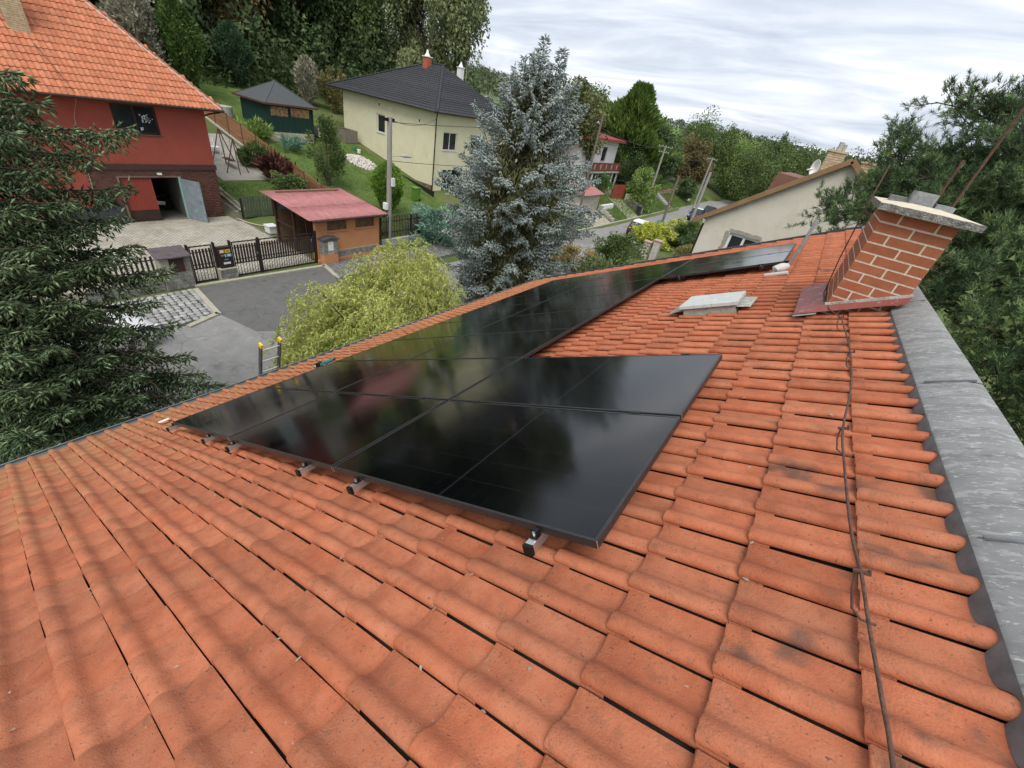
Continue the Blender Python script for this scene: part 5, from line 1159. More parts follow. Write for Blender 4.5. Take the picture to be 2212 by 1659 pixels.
# ---------------------------------------------------------------- street to the right: poles, white house, gable house, cars
M_pole = mat('grey_pole', [(.20,.19,.17),(.30,.29,.26),(.36,.345,.31)], scale=6, rough=.9, stretch=(6, 6, .35), bump=.4, bscale=20)
M_wood = mat('wood_pole', [(.10,.08,.065),(.17,.14,.115),(.23,.19,.16)], scale=6, rough=.95, stretch=(8, 8, .3), bump=.5, bscale=20)
M_wire = mat('line_wire', [(.03,.03,.03),(.05,.05,.05)], rough=.6)
def upole(x, y, top, label, m_, r0=.16, r1=.11, arms=(), lamp=None, z0=None, extra=True):
    z0 = tz(x, y) if z0 is None else z0
    t = thing('utility_pole', (x, y, z0), label, 'pole', 'utility poles along the street')
    b = MB(); b.tube([(x, y, z0-.3), (x, y, (z0+top)/2), (x, y, top)], [r0, (r0+r1)/2, r1], 10); b.build('shaft', m_, t, smooth=True, flat_ang=50)
    for (za, L_, dx, dy) in arms:
        b = MB(); b.obox((x-dx*L_/2, y-dy*L_/2, za), (x+dx*L_/2, y+dy*L_/2, za), .06, .07); ar = b.build('crossarm', M_pole, t)
        for s_ in (-.45, -.2, .2, .45):
            b = MB(); b.tube([(x+dx*L_*s_, y+dy*L_*s_, za+.03), (x+dx*L_*s_, y+dy*L_*s_, za+.16)], [.02, .035], 6); b.build('insulator', M_wplastic, ar)
    if lamp:
        (dx, dy, zl, L_) = lamp
        b = MB(); b.tube([(x, y, zl), (x+dx*L_*.5, y+dy*L_*.5, zl+.10), (x+dx*L_, y+dy*L_, zl+.12)], .022, 6); la_ = b.build('lamp_arm', M_steel, t)
        b = MB(); b.tube([(x+dx*L_*.75, y+dy*L_*.75, zl+.12), (x+dx*L_*1.0, y+dy*L_, zl+.14), (x+dx*L_*1.5, y+dy*L_*1.5, zl+.11)], [.04, .10, .03], 8); b.build('lamp_head', mat('lamp_grey', [(.3,.32,.34),(.4,.42,.44)], rough=.4), la_, smooth=True)
    return t
p = upole(-21.45, 18.3, 7.15, 'tall wooden utility pole with lamp arm beside the orange shed', M_pole, .17, .13, lamp=(.45, .85, 5.15, .9))
b = MB(); b.box(-21.6, -21.3, 17.95, 18.12, 2.25, 2.62); b.build('fuse_box', M_white, p); b = MB(); b.box(-21.30, -21.16, 18.3, 18.5, 3.6, 4.05); b.build('small_box', M_wplastic, p)
b = MB(); b.tube([(-21.5, 18.05, 0), (-21.5, 18.05, 2.3)], .035, 6); b.build('conduit', M_steel, p)
b = MB(); b.obox((-21.45, 18.3-.3, 7.0), (-21.45, 18.3+.3, 7.0), .12, .16); b.build('pole_head', M_black, p)
upole(-52, 21.6, 13.6, 'slim pale pole rising behind the thujas above the red roof', M_pole, .11, .09)
upole(-19.6, 61.3, 7.85, 'pale concrete pole with crossarm left of the street, beyond the white house', M_pole, arms=((7.7, 1.9, .8, .6), (7.1, 1.4, .8, .6)))
upole(-14.4, 53.0, 5.5, 'leaning old wooden pole at the roadside beside the hedge', M_wood, .15, .12)
upole(-12.44, 58.3, 6.3, 'thick pale pole stub standing in front of the parked dark car', M_pole, .19, .15)
upole(-16.5, 75, 7.4, 'farthest pale concrete pole at the street bend', M_pole, arms=((7.2, 1.6, .9, .4),))
upole(-15.9, 33.3, 9.4, 'slim wooden pole partly hidden by the blue spruce', M_wood, .11, .08, lamp=(-.5, .3, 8.7, .7))
def wire(label, pts):
    b = MB(); 
    for a, c, sag in pts:
        a, c = Vector(a), Vector(c)
        b.tube([a.lerp(c, i/12) - Vector((0, 0, sag*4*(i/12)*(1-i/12))) for i in range(13)], .016, 4)
    tagset(b.build('overhead_line', M_wire), label, 'wire')
wire('overhead line from the shed pole towards the yellow house', [((-21.4, 18.4, 7.0), (-31.3, 32.0, 6.6), .4)])
wire('upper overhead line from the shed pole along the street', [((-21.4, 18.4, 6.9), (-15.9, 33.3, 8.9), .3)])
wire('lower overhead line from the shed pole along the street', [((-21.4, 18.4, 4.95), (-15.9, 33.3, 6.4), .4)])
wire('bundle line between the slim pole and the pale concrete pole', [((-15.9, 33.3, 8.6), (-19.6, 61.3, 7.75), .5)])
wire('overhead line from the concrete pole to the white house', [((-19.8, 61.0, 7.7), (-24, 52, 6.9), .3)])
wire('overhead line between the concrete pole and the street bend pole', [((-19.6, 61.3, 7.1), (-16.5, 75, 7.2), .5)])
wire('low overhead line from the slim pole to the leaning pole', [((-15.9, 33.3, 5.6), (-14.4, 53, 5.4), .7)])
# white house with balcony
wh = thing('white_house', (-29, 53.5, 1.8), 'white rendered house with red roof edge and carved brown balcony', 'house')
M_wr = mat('white_render', [(.60,.58,.57),(.68,.66,.65)], scale=1.5, rough=.92, bump=.3, bscale=30)
M_redm = mat('red_roof_sheet', [(.22,.045,.04),(.30,.07,.06)], scale=2, rough=.6)
HXW = -24.3; y0, y1 = 47.6, 57.4
hw = [(49.3, 50.5, 5.0, 6.5), (53.2, 54.5, 5.0, 6.5)]
facade('street_wall', M_wr, wh, '+x', HXW, y0, y1, 1.6, 7.2, hw+[(50.4, 51.5, 1.9, 3.9)], .2); facade('near_wall', M_wr, wh, '-y', y0, -33, HXW, 1.6, 7.2); facade('far_wall', M_wr, wh, '+y', y1, -33, HXW, 1.6, 7.2)
for h_ in hw: window(wh, '+x', HXW, *h_, depth=.2, fmat=M_brown, mull=1, fw=.08, sill=M_wr, curtain=True)
b = MB(); fbox(b, '+x', HXW, 50.4, 51.5, 1.9, 3.9, .12, .18); b.build('entrance_door', M_redd, wh)
b = MB(); b.add([(HXW+.7, y0-.5, 7.15), (HXW+.7, y1+.5, 7.15), (-33.5, y1+.5, 7.9), (-33.5, y0-.5, 7.9), (HXW+.7, y0-.5, 7.42), (HXW+.7, y1+.5, 7.42), (-33.5, y1+.5, 8.15), (-33.5, y0-.5, 8.15)], [(0,3,2,1),(4,5,6,7),(0,1,5,4),(1,2,6,5),(2,3,7,6),(3,0,4,7)]); b.build('roof', M_redm, wh)
b = MB(); fbox(b, '+x', HXW, y0+.2, y1, 6.65, 6.72, -.03, .0); b.build('cornice', M_wr, wh)
b = MB(); b.box(HXW, HXW+1.1, y0+1.5, y1+.1, 3.85, 4.0); b.build('balcony_slab', M_conc, wh)
bal = MB(); bal.obox((HXW+1.05, y0+1.5, 4.1), (HXW+1.05, y1+.05, 4.1), .06, .08); bal.obox((HXW+1.05, y0+1.5, 4.92), (HXW+1.05, y1+.05, 4.92), .08, .08); balo = bal.build('balcony_rail', mat('balcony_brown', [(.12,.035,.03),(.17,.055,.045)], rough=.7), wh)
for i in range(30):
    y = y0+1.65 + .28*i
    if y < y1: b = MB(); b.box(HXW+1.06, HXW+1.085, y-.11, y+.11, 4.14, 4.88); b.build('baluster_board', mat('balcony_board', [(.15,.045,.038),(.21,.07,.058)], rough=.75, isl=.2) if i == 0 else balo.children[0].data.materials[0], balo)
for y in (49.8, 51.4, 53.0, 54.6, 56.2): b = MB(); b.prism([(y-.05, 4.25), (y+.05, 4.25), (y+.12, 4.6), (y+.05, 4.8), (y-.05, 4.8), (y-.12, 4.6)], 'x', HXW+1.086, HXW+1.095); b.build('carved_ornament', M_pale, balo)
for y in (50.0, 55.8, 57.2): b = MB(); b.box(HXW+.85, HXW+1.0, y-.08, y+.08, 1.7, 3.86); b.build('balcony_post', M_wr, wh)
b = MB(); b.box(HXW-.1, HXW+.1, 54.0, 57.0, 1.7, 3.8); b.build('porch_wall', M_redd, wh)
b = MB(); b.box(-27.4, -26.7, 50.5, 51.2, 7.4, 9.1); b.build('chimney', M_wr, wh)
# block outbuilding with pink roof, garage forecourt
ob = thing('block_garage', (-21.6, 44.4, .3), 'small grey block garage with pink roof beside the street', 'garage')
OX = -20.1
facade('street_wall', M_pointing, ob, '+x', OX, 42.2, 46.3, .1, 2.55); facade('near_wall', M_pointing, ob, '-y', 42.2, -24.2, OX, .1, 2.55); facade('far_wall', M_pointing, ob, '+y', 46.3, -24.2, OX, .1, 2.55)
ob_b = []
M_gblk = mat('grey_block', [(.34,.31,.27),(.43,.40,.35)], scale=4, rough=.95, isl=.15)
for r in range(9):
    for i in range(11):
        y = 42.2 + .4*i - (.2 if r % 2 else 0); a, c = max(y, 42.2), min(y+.4, 46.3)
        if c-a > .05: ob_b.append(mat4((OX+.004, (a+c)/2, .75+.2*r+.1), (.03, c-a-.02, .18)))
        x = OX - .4*i
        if x-.4 > -24.2: ob_b.append(mat4((x-.2, 42.196, .75+.2*r+.1), (.38, .03, .18)))
pieces('block', unit_box('block', M_gblk), ob_b, ob, 300)
b = MB(); fbox(b, '+x', OX, 42.19, 46.31, 0, .72, -.03, .0); b.build('plinth', mat('pink_plinth', [(.27,.14,.11),(.33,.18,.14)], rough=.9), ob)
b = MB(); b.add([(OX+.35, 41.9, 2.5), (OX+.35, 46.7, 2.5), (-22.2, 46.7, 3.25), (-22.2, 41.9, 3.25), (-24.5, 41.9, 2.5), (-24.5, 46.7, 2.5)], [(0,1,2,3),(3,2,5,4),(0,3,4),(1,5,2),(0,4,5,1)]); b.build('roof', M_pink, ob)
rw = thing('retaining_wall', (-18.9, 46.6, .1), 'stepped pale stone retaining wall beside the block garage', 'wall')
for i in range(5):
    b = MB(); b.box(-20.0+.42*i, -19.6+.42*i, 46.5, 46.95, 0, 1.3-.22*i); b.build('stone_step', M_gblk, rw)
b = MB(); b.box(-20.2, -19.9, 46.95, 50.5, .6, 1.25); tagset(b.build('white_garden_wall', M_white), 'low white garden wall above the grass beside the red gate', 'wall')
sheet('garage_apron', [(-20.1, 41.9), (-17.9, 41.9), (-17.9, 46.4), (-20.1, 46.4)], mat('apron_block', [(.28,.26,.2),(.38,.35,.28)], scale=2, rough=.95, spots=[((.2,.2,.11), 3, .55, .6)]), .012)
sheet('garden_drive', [(-24, 53.6), (-17.85, 51.2), (-17.85, 54.4), (-23.6, 56.6)], mat('drive_slab', [(.33,.30,.25),(.42,.39,.33)], scale=1.2, rough=.95, bump=.3, bscale=8), .02)
rg = thing('red_gate', (-21.3, 54.6, tz(-21.3, 54.6)), 'rust red sheet metal double gate across the garden drive', 'gate')
for (a, c) in (((-21.55, 53.1), (-21.4, 54.5)), ((-21.4, 54.55), (-21.2, 55.9))):
    b = MB(); b.obox((*a, 2.1), (*c, 2.1), .04, 1.65); gl = b.build('gate_leaf', mat('rust_red', [(.24,.05,.03),(.31,.075,.045)], scale=2, rough=.65), rg)
    for k_ in range(5):
        f_ = (k_+.5)/5; x, y = a[0]+(c[0]-a[0])*f_, a[1]+(c[1]-a[1])*f_; b = MB(); b.box(x+.022, x+.035, y-.02, y+.02, 1.3, 2.9); b.build('rib', M_redd, gl)
for y, x in ((53.0, -21.56), (56.0, -21.2)): b = MB(); b.box(x-.06, x+.06, y-.06, y+.06, 1.0, 3.3); b.build('gate_post', M_rust, rg)
sw_ = thing('stone_wall', (-19.5, 56, .8), 'rough grey stone wall rising beside the red gate drive', 'wall')
b = MB(); b.prism([(-21.0, 1.0), (-18.3, 0), (-18.3, .9), (-21.0, 2.0)], 'y', 56.2, 56.6); wco = b.build('core', M_pointing, sw_)
pieces('stone', US, stones(wco, '-y', 56.2, -20.9, -18.4, .3, 1.2, .2, .32), wco)
# brick coping wall with green mesh along the bank top
bw_ = thing('bank_wall', (-21.5, 72, 1.6), 'low wall with reddish coping and green mesh fence above the grass bank', 'wall')
b = MB(); b.box(-21.6, -21.35, 59, 88, 1.0, 1.62); b.build('base', M_gblk, bw_); b = MB(); b.box(-21.66, -21.29, 59, 88, 1.62, 1.72); b.build('coping', mat('coping_red', [(.27,.14,.10),(.34,.19,.14)], rough=.9), bw_)
for i in range(12): b = MB(); b.tube([(-21.5, 59.5+2.5*i, 1.7), (-21.5, 59.5+2.5*i, 3.0)], .03, 6); b.build('mesh_post', M_green, bw_)
for i in range(8): b = MB(); b.tube([(-21.5, 59.5, 1.85+.15*i), (-21.5, 87, 1.85+.15*i)], .008, 4); b.build('mesh_wire', M_green, bw_)
b = MB(); b.box(-21.4, -21.2, 66.5, 67.8, 1.72, 3.1); tagset(b.build('garden_door', M_redd), 'small red garden door in the bank wall', 'door')
# steps with rust red railing
st_ = thing('bank_steps', (-19.8, 68.5, .8), 'steep steps with rusty rail climbing the grass bank', 'steps')
for i in range(9): b = MB(); b.box(-18.4-.33*i, -18.0-.33*i, 68, 69.2, 0, .18*(i+1)); b.build('step', M_conc, st_)
b = MB(); b.tube([(-18.1, 68, .9), (-21.0, 68, 2.7)], .04, 6); b.tube([(-18.1, 68, .0), (-18.1, 68, .9)], .04, 6); b.tube([(-21.0, 68, 1.7), (-21.0, 68, 2.7)], .04, 6); b.build('railing', M_redd, st_)
b = MB(); b.box(-19.3, -18.9, 80, 81.4, .3, 2.3); tagset(b.build('upright_board', M_white), 'white upright board at the end of the grass bank', 'board')
wheelie_bin(-18.25, 55.0, M_bblack, 'black wheelie bin at the foot of the garden drive'); wheelie_bin(-12.9, 55.0, M_bblack, 'black wheelie bin standing alone on the near kerb by the poles')
wheelie_bin(-12.6, 37.9, M_bblack, 'black wheelie bin beside the grey one behind the green shrub'); wheelie_bin(-11.75, 36.4, M_bgrey, 'light grey wheelie bin with white label near the brick gateposts')
b = MB(); b.box(-14.75, -14.35, 52.1, 52.5, 0, .75); tagset(b.build('blue_cabinet', mat('blue_cab', [(.08,.2,.27),(.12,.26,.34)], rough=.5)), 'small blue cabinet at the foot of the leaning pole', 'cabinet')
# brick gateposts near our side
for (x, y, h_, lab) in ((-10.45, 36.6, 1.35, 'shorter white brick gatepost in front of the hedge'), (-9.75, 36.9, 1.6, 'taller white brick gatepost with pinkish cap')):
    t = thing('gatepost', (x, y, 0), lab, 'gatepost'); b = MB(); b.box(x-.27, x+.27, y-.27, y+.27, 0, h_); co_ = b.build('core', M_pointing, t)
    gb = [mat4((x+.14*(1 if k_ else -1), y-.272, .05+.1*r), (.25, .02, .085)) for r in range(int(h_/.1)) for k_ in (0, 1)] + [mat4((x-.272, y+.14*(1 if k_ else -1), .05+.1*r), (.02, .25, .085)) for r in range(int(h_/.1)) for k_ in (0, 1)]
    pieces('brick', unit_box('brick', mat('white_brick', [(.5,.46,.42),(.6,.56,.52)], rough=.9, isl=.12)), gb, co_)
    b = MB(); b.box(x-.33, x+.33, y-.33, y+.33, h_, h_+.08); b.build('cap', mat('pink_cap', [(.38,.26,.2),(.45,.32,.26)], rough=.9), t)
ig = thing('iron_gate', (-11.2, 36.0, 0), 'dark wrought iron gate leaning beside the white gateposts', 'gate')
for i in range(8): b = MB(); b.tube([(-10.8-.18*i, 36.4-.12*i, .05), (-10.8-.18*i, 36.4-.12*i, 1.0+.25*math.sin(i/7*math.pi))], .014, 5); b.build('bar', M_iron, ig)
b = MB(); b.tube([(-10.8, 36.4, .15), (-12.06, 35.56, .15)], .018, 5); b.tube([(-10.8-.18*i, 36.4-.12*i, 1.0+.25*math.sin(i/7*math.pi)) for i in range(8)], .018, 5); b.build('rail', M_iron, ig)
b = MB(); b.obox((-10.75, 47.9, .0), (-10.75, 47.9, 1.35), .42, .14); tagset(b.build('white_marker', M_white), 'white upright slab among the shrubs by the beige house', 'slab')
# beige gable house beyond our verge
gh = thing('gable_house', (.1, 25, 0), 'beige rendered house with plain gable facing us and white window', 'house')
M_beige = mat('beige_render', [(.60,.555,.45),(.66,.615,.515),(.70,.66,.565)], scale=1.6, rough=.95, bump=.5, bscale=30, detail=10, spots=[((.52,.47,.37), 3, .6, .5)])
GYF = 20.0; gx0, gxa, gx1 = -3.72, .10, 3.92; gze, gza = 6.50, 9.30
gw = (-2.60, -1.42, 5.05, 6.18)
facade('gable_wall', M_beige, gh, '-y', GYF, gx0, gx1, 0, gze, [gw], .18)
b = MB(); b.add([(gx0, GYF, gze), (gx1, GYF, gze), (gxa, GYF, gza)], [(0,1,2)]); b.build('gable_top', M_beige, gh)
facade('street_wall', M_beige, gh, '-x', gx0, GYF, 33, 0, gze); facade('garden_wall', M_beige, gh, '+x', gx1, GYF, 33, 0, gze)
window(gh, '-y', GYF, *gw, depth=.12, mull=1, fw=.10)
b = MB()
for i in range(40):
    s_ = i/40
    for (u, v) in ((gw[0]-.05-random.random()*.09, gw[2]+(gw[3]-gw[2])*s_), (gw[1]+.05+random.random()*.09, gw[2]+(gw[3]-gw[2])*s_), (gw[0]+(gw[1]-gw[0])*s_, gw[3]+.03+random.random()*.08)):
        fbox(b, '-y', GYF, u-.06, u+.06, v-.05, v+.05, -.006-random.random()*.006, .01)
b.build('raw_mortar', mat('raw_mortar', [(.30,.28,.24),(.38,.36,.31)], scale=9, rough=.95), gh)
M_rtile = mat('brown_tile', [(.16,.08,.06),(.22,.115,.085)], scale=4, rough=.85, isl=.2)
M_edge = mat('verge_board', [(.24,.14,.07),(.31,.19,.10)], scale=3, rough=.8)
for s_, (xa, xb) in ((0, (gx0-.45, gxa)), (1, (gx1+.45, gxa))):
    za = gze - .45*(gza-gze)/(gxa-gx0)
    b = MB(); b.add([(xa, GYF-.18, za+.02), (xb, GYF-.18, gza+.03), (xb, 33.3, gza+.03), (xa, 33.3, za+.02), (xa, GYF-.18, za+.14), (xb, GYF-.18, gza+.15), (xb, 33.3, gza+.15), (xa, 33.3, za+.14)], [(0,3,2,1),(4,5,6,7),(0,1,5,4),(1,2,6,5),(2,3,7,6),(3,0,4,7)]); ro = b.build('roof_slope', M_rtile, gh)
    b = MB(); b.obox((xa, GYF-.20, za+.07), (xb, GYF-.20, gza+.08), .05, .17); b.build('verge_board', M_edge, ro)
b = MB(); b.tube([(gx0-.05, GYF+.1, 6.2), (gx0-.05, GYF+.1, 0)], .05, 8); b.build('downpipe', M_brown, gh)
for (x0, x1, ya, yb, zt_) in ((-.85, -.22, 23.6, 24.3, 9.62), (.42, .80, 21.6, 22.2, 9.40)):
    b = MB(); b.box(x0, x1, ya, yb, 7.6, zt_); cc = b.build('chimney', M_pointing, gh)
    cbl = [mat4((x0+(x1-x0)*(k_+.5)/3 + (0 if r % 2 else .03), ya-.004, zt_-.05-.085*r), ((x1-x0)/3-.015, .02, .07)) for r in range(18) for k_ in range(3)] + [mat4((x0-.004, ya+(yb-ya)*(k_+.5)/3, zt_-.05-.085*r), (.02, (yb-ya)/3-.015, .07)) for r in range(18) for k_ in range(3)]
    pieces('brick', unit_box('brick', M_pale), cbl, cc, 300)
    b = MB(); b.box(x0-.05, x1+.05, ya-.05, yb+.05, zt_, zt_+.07); b.build('chimney_cap', M_pale, cc)
b = MB(); b.tube([(-.55, 23.9, 9.69), (-.55, 23.9, 10.0)], .1, 10); b.tube([(-.4, 24.1, 9.69), (-.4, 24.1, 9.95)], .07, 10); b.build('flue_pot', M_conc, gh)
b = MB(); b.add([(-2.5, 24, 7.4), (-1.2, 24, 7.4), (-1.2, 24, 8.45), (-2.3, 24, 8.5), (-2.5, 30, 7.4), (-1.2, 30, 7.4), (-1.2, 30, 8.45), (-2.3, 30, 8.5)], [(0,1,2,3),(7,6,5,4),(0,3,7,4),(3,2,6,7)]); b.build('dormer', M_rtile, gh)
sd_ = thing('satellite_dish', (-.9, 20.6, 8.7), 'white satellite dish and bracket on the beige gable roof', 'dish')
b = MB(); ring_ = [(-.9+.28*math.cos(a)*.5, 20.5-.1, 8.95+.28*math.sin(a)) for a in np.linspace(0, 2*math.pi, 17)[:-1]]; b.add([(-.9, 20.55, 8.95)]+ring_, [(0, i+1, (i+1) % 16+1) for i in range(16)]); do_ = b.build('reflector', M_white, sd_); do_.modifiers.new('t', 'SOLIDIFY').thickness = .015
b = MB(); b.tube([(-.9, 20.55, 8.55), (-.9, 20.55, 8.95), (-1.1, 20.2, 8.85)], .02, 6); b.build('bracket', M_white, sd_)
# ---------------------------------------------------------------- cars
def car(x, y, heading, paint, label, L_=4.2, W_=1.75, H_=1.48, roofm=None):
    z0 = tz(x, y)+.006; t = thing('parked_car', (x, y, z0), label, 'car', 'parked cars')
    ch_, sh_ = math.cos(heading), math.sin(heading)
    def P(a, s_, z): return (x + a*ch_ - s_*sh_, y + a*sh_ + s_*ch_, z0+z)
    sec = [(-.50, .30, .62, .80), (-.47, .25, .86, .90), (-.36, .22, .95, .98), (-.15, .20, .93, 1.0), (.12, .20, .92, 1.0), (.26, .20, .90, .99), (.42, .22, .76, .93), (.49, .28, .62, .80), (.505, .34, .52, .72)]
    b = MB(); n = 10
    for (a, zl, zu, wf) in sec:
        hw_ = W_/2*wf
        prof_ = [(-hw_*.92, zl), (-hw_, zl+.12), (-hw_*1.0, (zl+zu)/2+.05), (-hw_*.95, zu-.02), (-hw_*.86, zu), (hw_*.86, zu), (hw_*.95, zu-.02), (hw_*1.0, (zl+zu)/2+.05), (hw_, zl+.12), (hw_*.92, zl)]
        b.V += [P(a*L_, s_, z) for s_, z in prof_]
    for i in range(len(sec)-1): b.F += [(i*n+k_, i*n+(k_+1) % n, (i+1)*n+(k_+1) % n, (i+1)*n+k_) for k_ in range(n)]
    b.F += [tuple(range(n)), tuple((len(sec)-1)*n+k_ for k_ in range(n))[::-1]]
    b.build('body', paint, t, smooth=True, flat_ang=40)
    base = [(-.45, .92, .84), (-.36, 1.36, .72), (-.22, H_, .68), (.05, H_, .68), (.27, .92, .82)]
    b = MB()
    for (a, z, wf) in base: b.V += [P(a*L_, -W_/2*wf, z), P(a*L_, W_/2*wf, z)]
    for (a, wf) in ((-.45, .86), (.27, .86)): b.V += [P(a*L_, -W_/2*wf, .88), P(a*L_, W_/2*wf, .88)]
    b.F += [(0,1,3,2),(2,3,5,4),(4,5,7,6),(6,7,9,8),(0,2,4,6,8),(9,7,5,3,1)]
    b.build('windows', M_glass, t)
    b = MB(); b.V += [P(a*L_, s_*W_/2*.70, z) for (a, z) in ((-.34, 1.40), (-.22, H_+.012), (.05, H_+.012)) for s_ in (-1, 1)]; b.V += [P(a*L_, s_*W_/2*.70, z-.05) for (a, z) in ((-.34, 1.40), (-.22, H_+.012), (.05, H_+.012)) for s_ in (-1, 1)]; b.F += [(0,1,3,2),(2,3,5,4),(6,8,9,7),(8,10,11,9),(0,2,8,6),(2,4,10,8),(1,7,9,3),(3,9,11,5),(0,6,7,1),(4,5,11,10)]; b.build('roof', roofm or paint, t, smooth=False)
    for s_ in (-1, 1):
        b = MB(); b.tube([P(-.22*L_, s_*W_/2*.70, H_-.02), P(-.36*L_, s_*W_/2*.75, 1.34), P(-.45*L_, s_*W_/2*.85, .92)], .035, 5); b.tube([P(.05*L_, s_*W_/2*.69, H_-.02), P(.27*L_, s_*W_/2*.83, .92)], .03, 5); b.tube([P(-.10*L_, s_*W_/2*.70, H_-.02), P(-.08*L_, s_*W_/2*.87, .92)], .03, 5); b.build('pillar', paint, t)
        for a in (-.31, .31):
            b = MB(); b.tube([P(a*L_, s_*(W_/2-.19), .31), P(a*L_, s_*(W_/2+.005), .31)], .31, 16); wo2 = b.build('wheel', M_black, t)
            b = MB(); b.tube([P(a*L_, s_*(W_/2-.02), .31), P(a*L_, s_*(W_/2+.012), .31)], .2, 12); b.build('rim', M_alu, wo2)
        b = MB(); b.obox(P(.478*L_, s_*W_*.33, .66), P(.47*L_, s_*W_*.42, .68), .12, .12); b.build('headlight', M_wplastic, t)
        b = MB(); b.obox(P(-.492*L_, s_*W_*.33, .76), P(-.485*L_, s_*W_*.42, .78), .08, .16); b.build('tail_light', mat('tail_red', [(.3,.01,.01),(.4,.02,.02)], rough=.3) if s_ < 0 else bpy.data.materials['tail_red'], t)
        b = MB(); b.obox(P(.17*L_, s_*(W_/2+.02), .98), P(.17*L_, s_*(W_/2+.14), 1.0), .08, .12); b.build('mirror', paint, t)
M_carb = mat('car_black', [(.012,.013,.016),(.02,.021,.025)], rough=.25, spec=.6); M_carw = mat('car_white', [(.74,.75,.76),(.8,.8,.8)], rough=.25, spec=.6); M_card = mat('car_navy', [(.012,.014,.03),(.02,.022,.045)], rough=.25, spec=.6)
car(-14.0, 44.6, math.radians(92), M_carb, 'black car with sky reflection painted pale on its roof parked behind the yellow green shrubs', roofm=M_wplastic)  # pale roof colour stands in for sky reflected in the sunroof
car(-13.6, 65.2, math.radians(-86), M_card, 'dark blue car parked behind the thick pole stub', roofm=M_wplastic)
car(-13.2, 70.8, math.radians(-86), M_carb, 'black car parked farthest along the street')
car(-16.7, 1.9, math.radians(97), M_carw, 'white car parked in the street half hidden by the green spruce')
# ---------------------------------------------------------------- vegetation
def unitv(a): return a/np.maximum(np.linalg.norm(a, axis=-1, keepdims=True), 1e-9)
def rperp(D, g=rng):
    r = g.normal(size=D.shape); r -= (r*D).sum(-1, keepdims=True)*D; return unitv(r)
def blades(P, D, L_, W_, nb=2, bend=0.0, mid=.45, tri=False):
    """crossed leaf-shaped faces along D"""
    P = np.asarray(P); n = len(P); L_ = np.broadcast_to(L_, n)[:, None]; W_ = np.broadcast_to(W_, n)[:, None]
    a = rperp(D); b = np.cross(D, a); out = []
    for k in range(nb):
        t = math.pi*k/nb; s = a*math.cos(t) + b*math.sin(t); c = np.cross(D, s)
        m = P + D*L_*mid
        tip = P + D*L_ + (np.array([0, 0, -1.0])*bend*L_)
        if tri: out.append(np.stack([P + s*W_*.55, tip, P - s*W_*.55 + D*L_*.12], 1))
        else: out.append(np.stack([P, m + s*W_/2, tip, m - s*W_/2], 1))
    V = np.concatenate(out, 0).reshape(-1, 3); Q = np.arange(len(V)).reshape(-1, 3 if tri else 4)
    return V, Q
def spindles(P, D, L_, W_):
    """brush-like shoots: slim closed three-sided spindles"""
    P = np.asarray(P); n = len(P); L_ = np.broadcast_to(L_, n)[:, None]; W_ = np.broadcast_to(W_, n)[:, None]
    a = rperp(D); b = np.cross(D, a); m = P + D*L_*.42
    r = [m + (a*math.cos(t) + b*math.sin(t))*W_*.5 for t in (0, 2.094, 4.189)]
    V = np.stack([P] + r + [P + D*L_], 1).reshape(-1, 3); o = (np.arange(n)*5)[:, None]
    T = np.concatenate([o + np.array([f]) for f in ((0,2,1),(0,3,2),(0,1,3),(4,1,2),(4,2,3),(4,3,1))])
    return V, T
def needle_obj(name, mats, parent, VT): return obj_np(name, VT[0], VT[1], None, mats, parent, smooth=True)
def foliage(name, mats, parent, sets):
    V = np.concatenate([s[0] for s in sets]); off = 0; Qs = []
    for s in sets: Qs.append(s[1]+off); off += len(s[0])
    Qs = np.concatenate(Qs)
    return obj_np(name, V, Qs if Qs.shape[1] == 3 else None, Qs if Qs.shape[1] == 4 else None, mats, parent)
def curve_pts(P0, P1, sag, up, n, wig=0.0):
    t = np.linspace(0, 1, n)[:, None]; P0 = np.asarray(P0, float); P1 = np.asarray(P1, float)
    c = P0 + (P1-P0)*t; c[:, 2] += (-sag*np.sin(math.pi*t*.9) + up*t**4 - up*t)[:, 0]*1.0
    if wig: c += np.cumsum(rng.normal(0, wig, c.shape), 0)*t
    return c
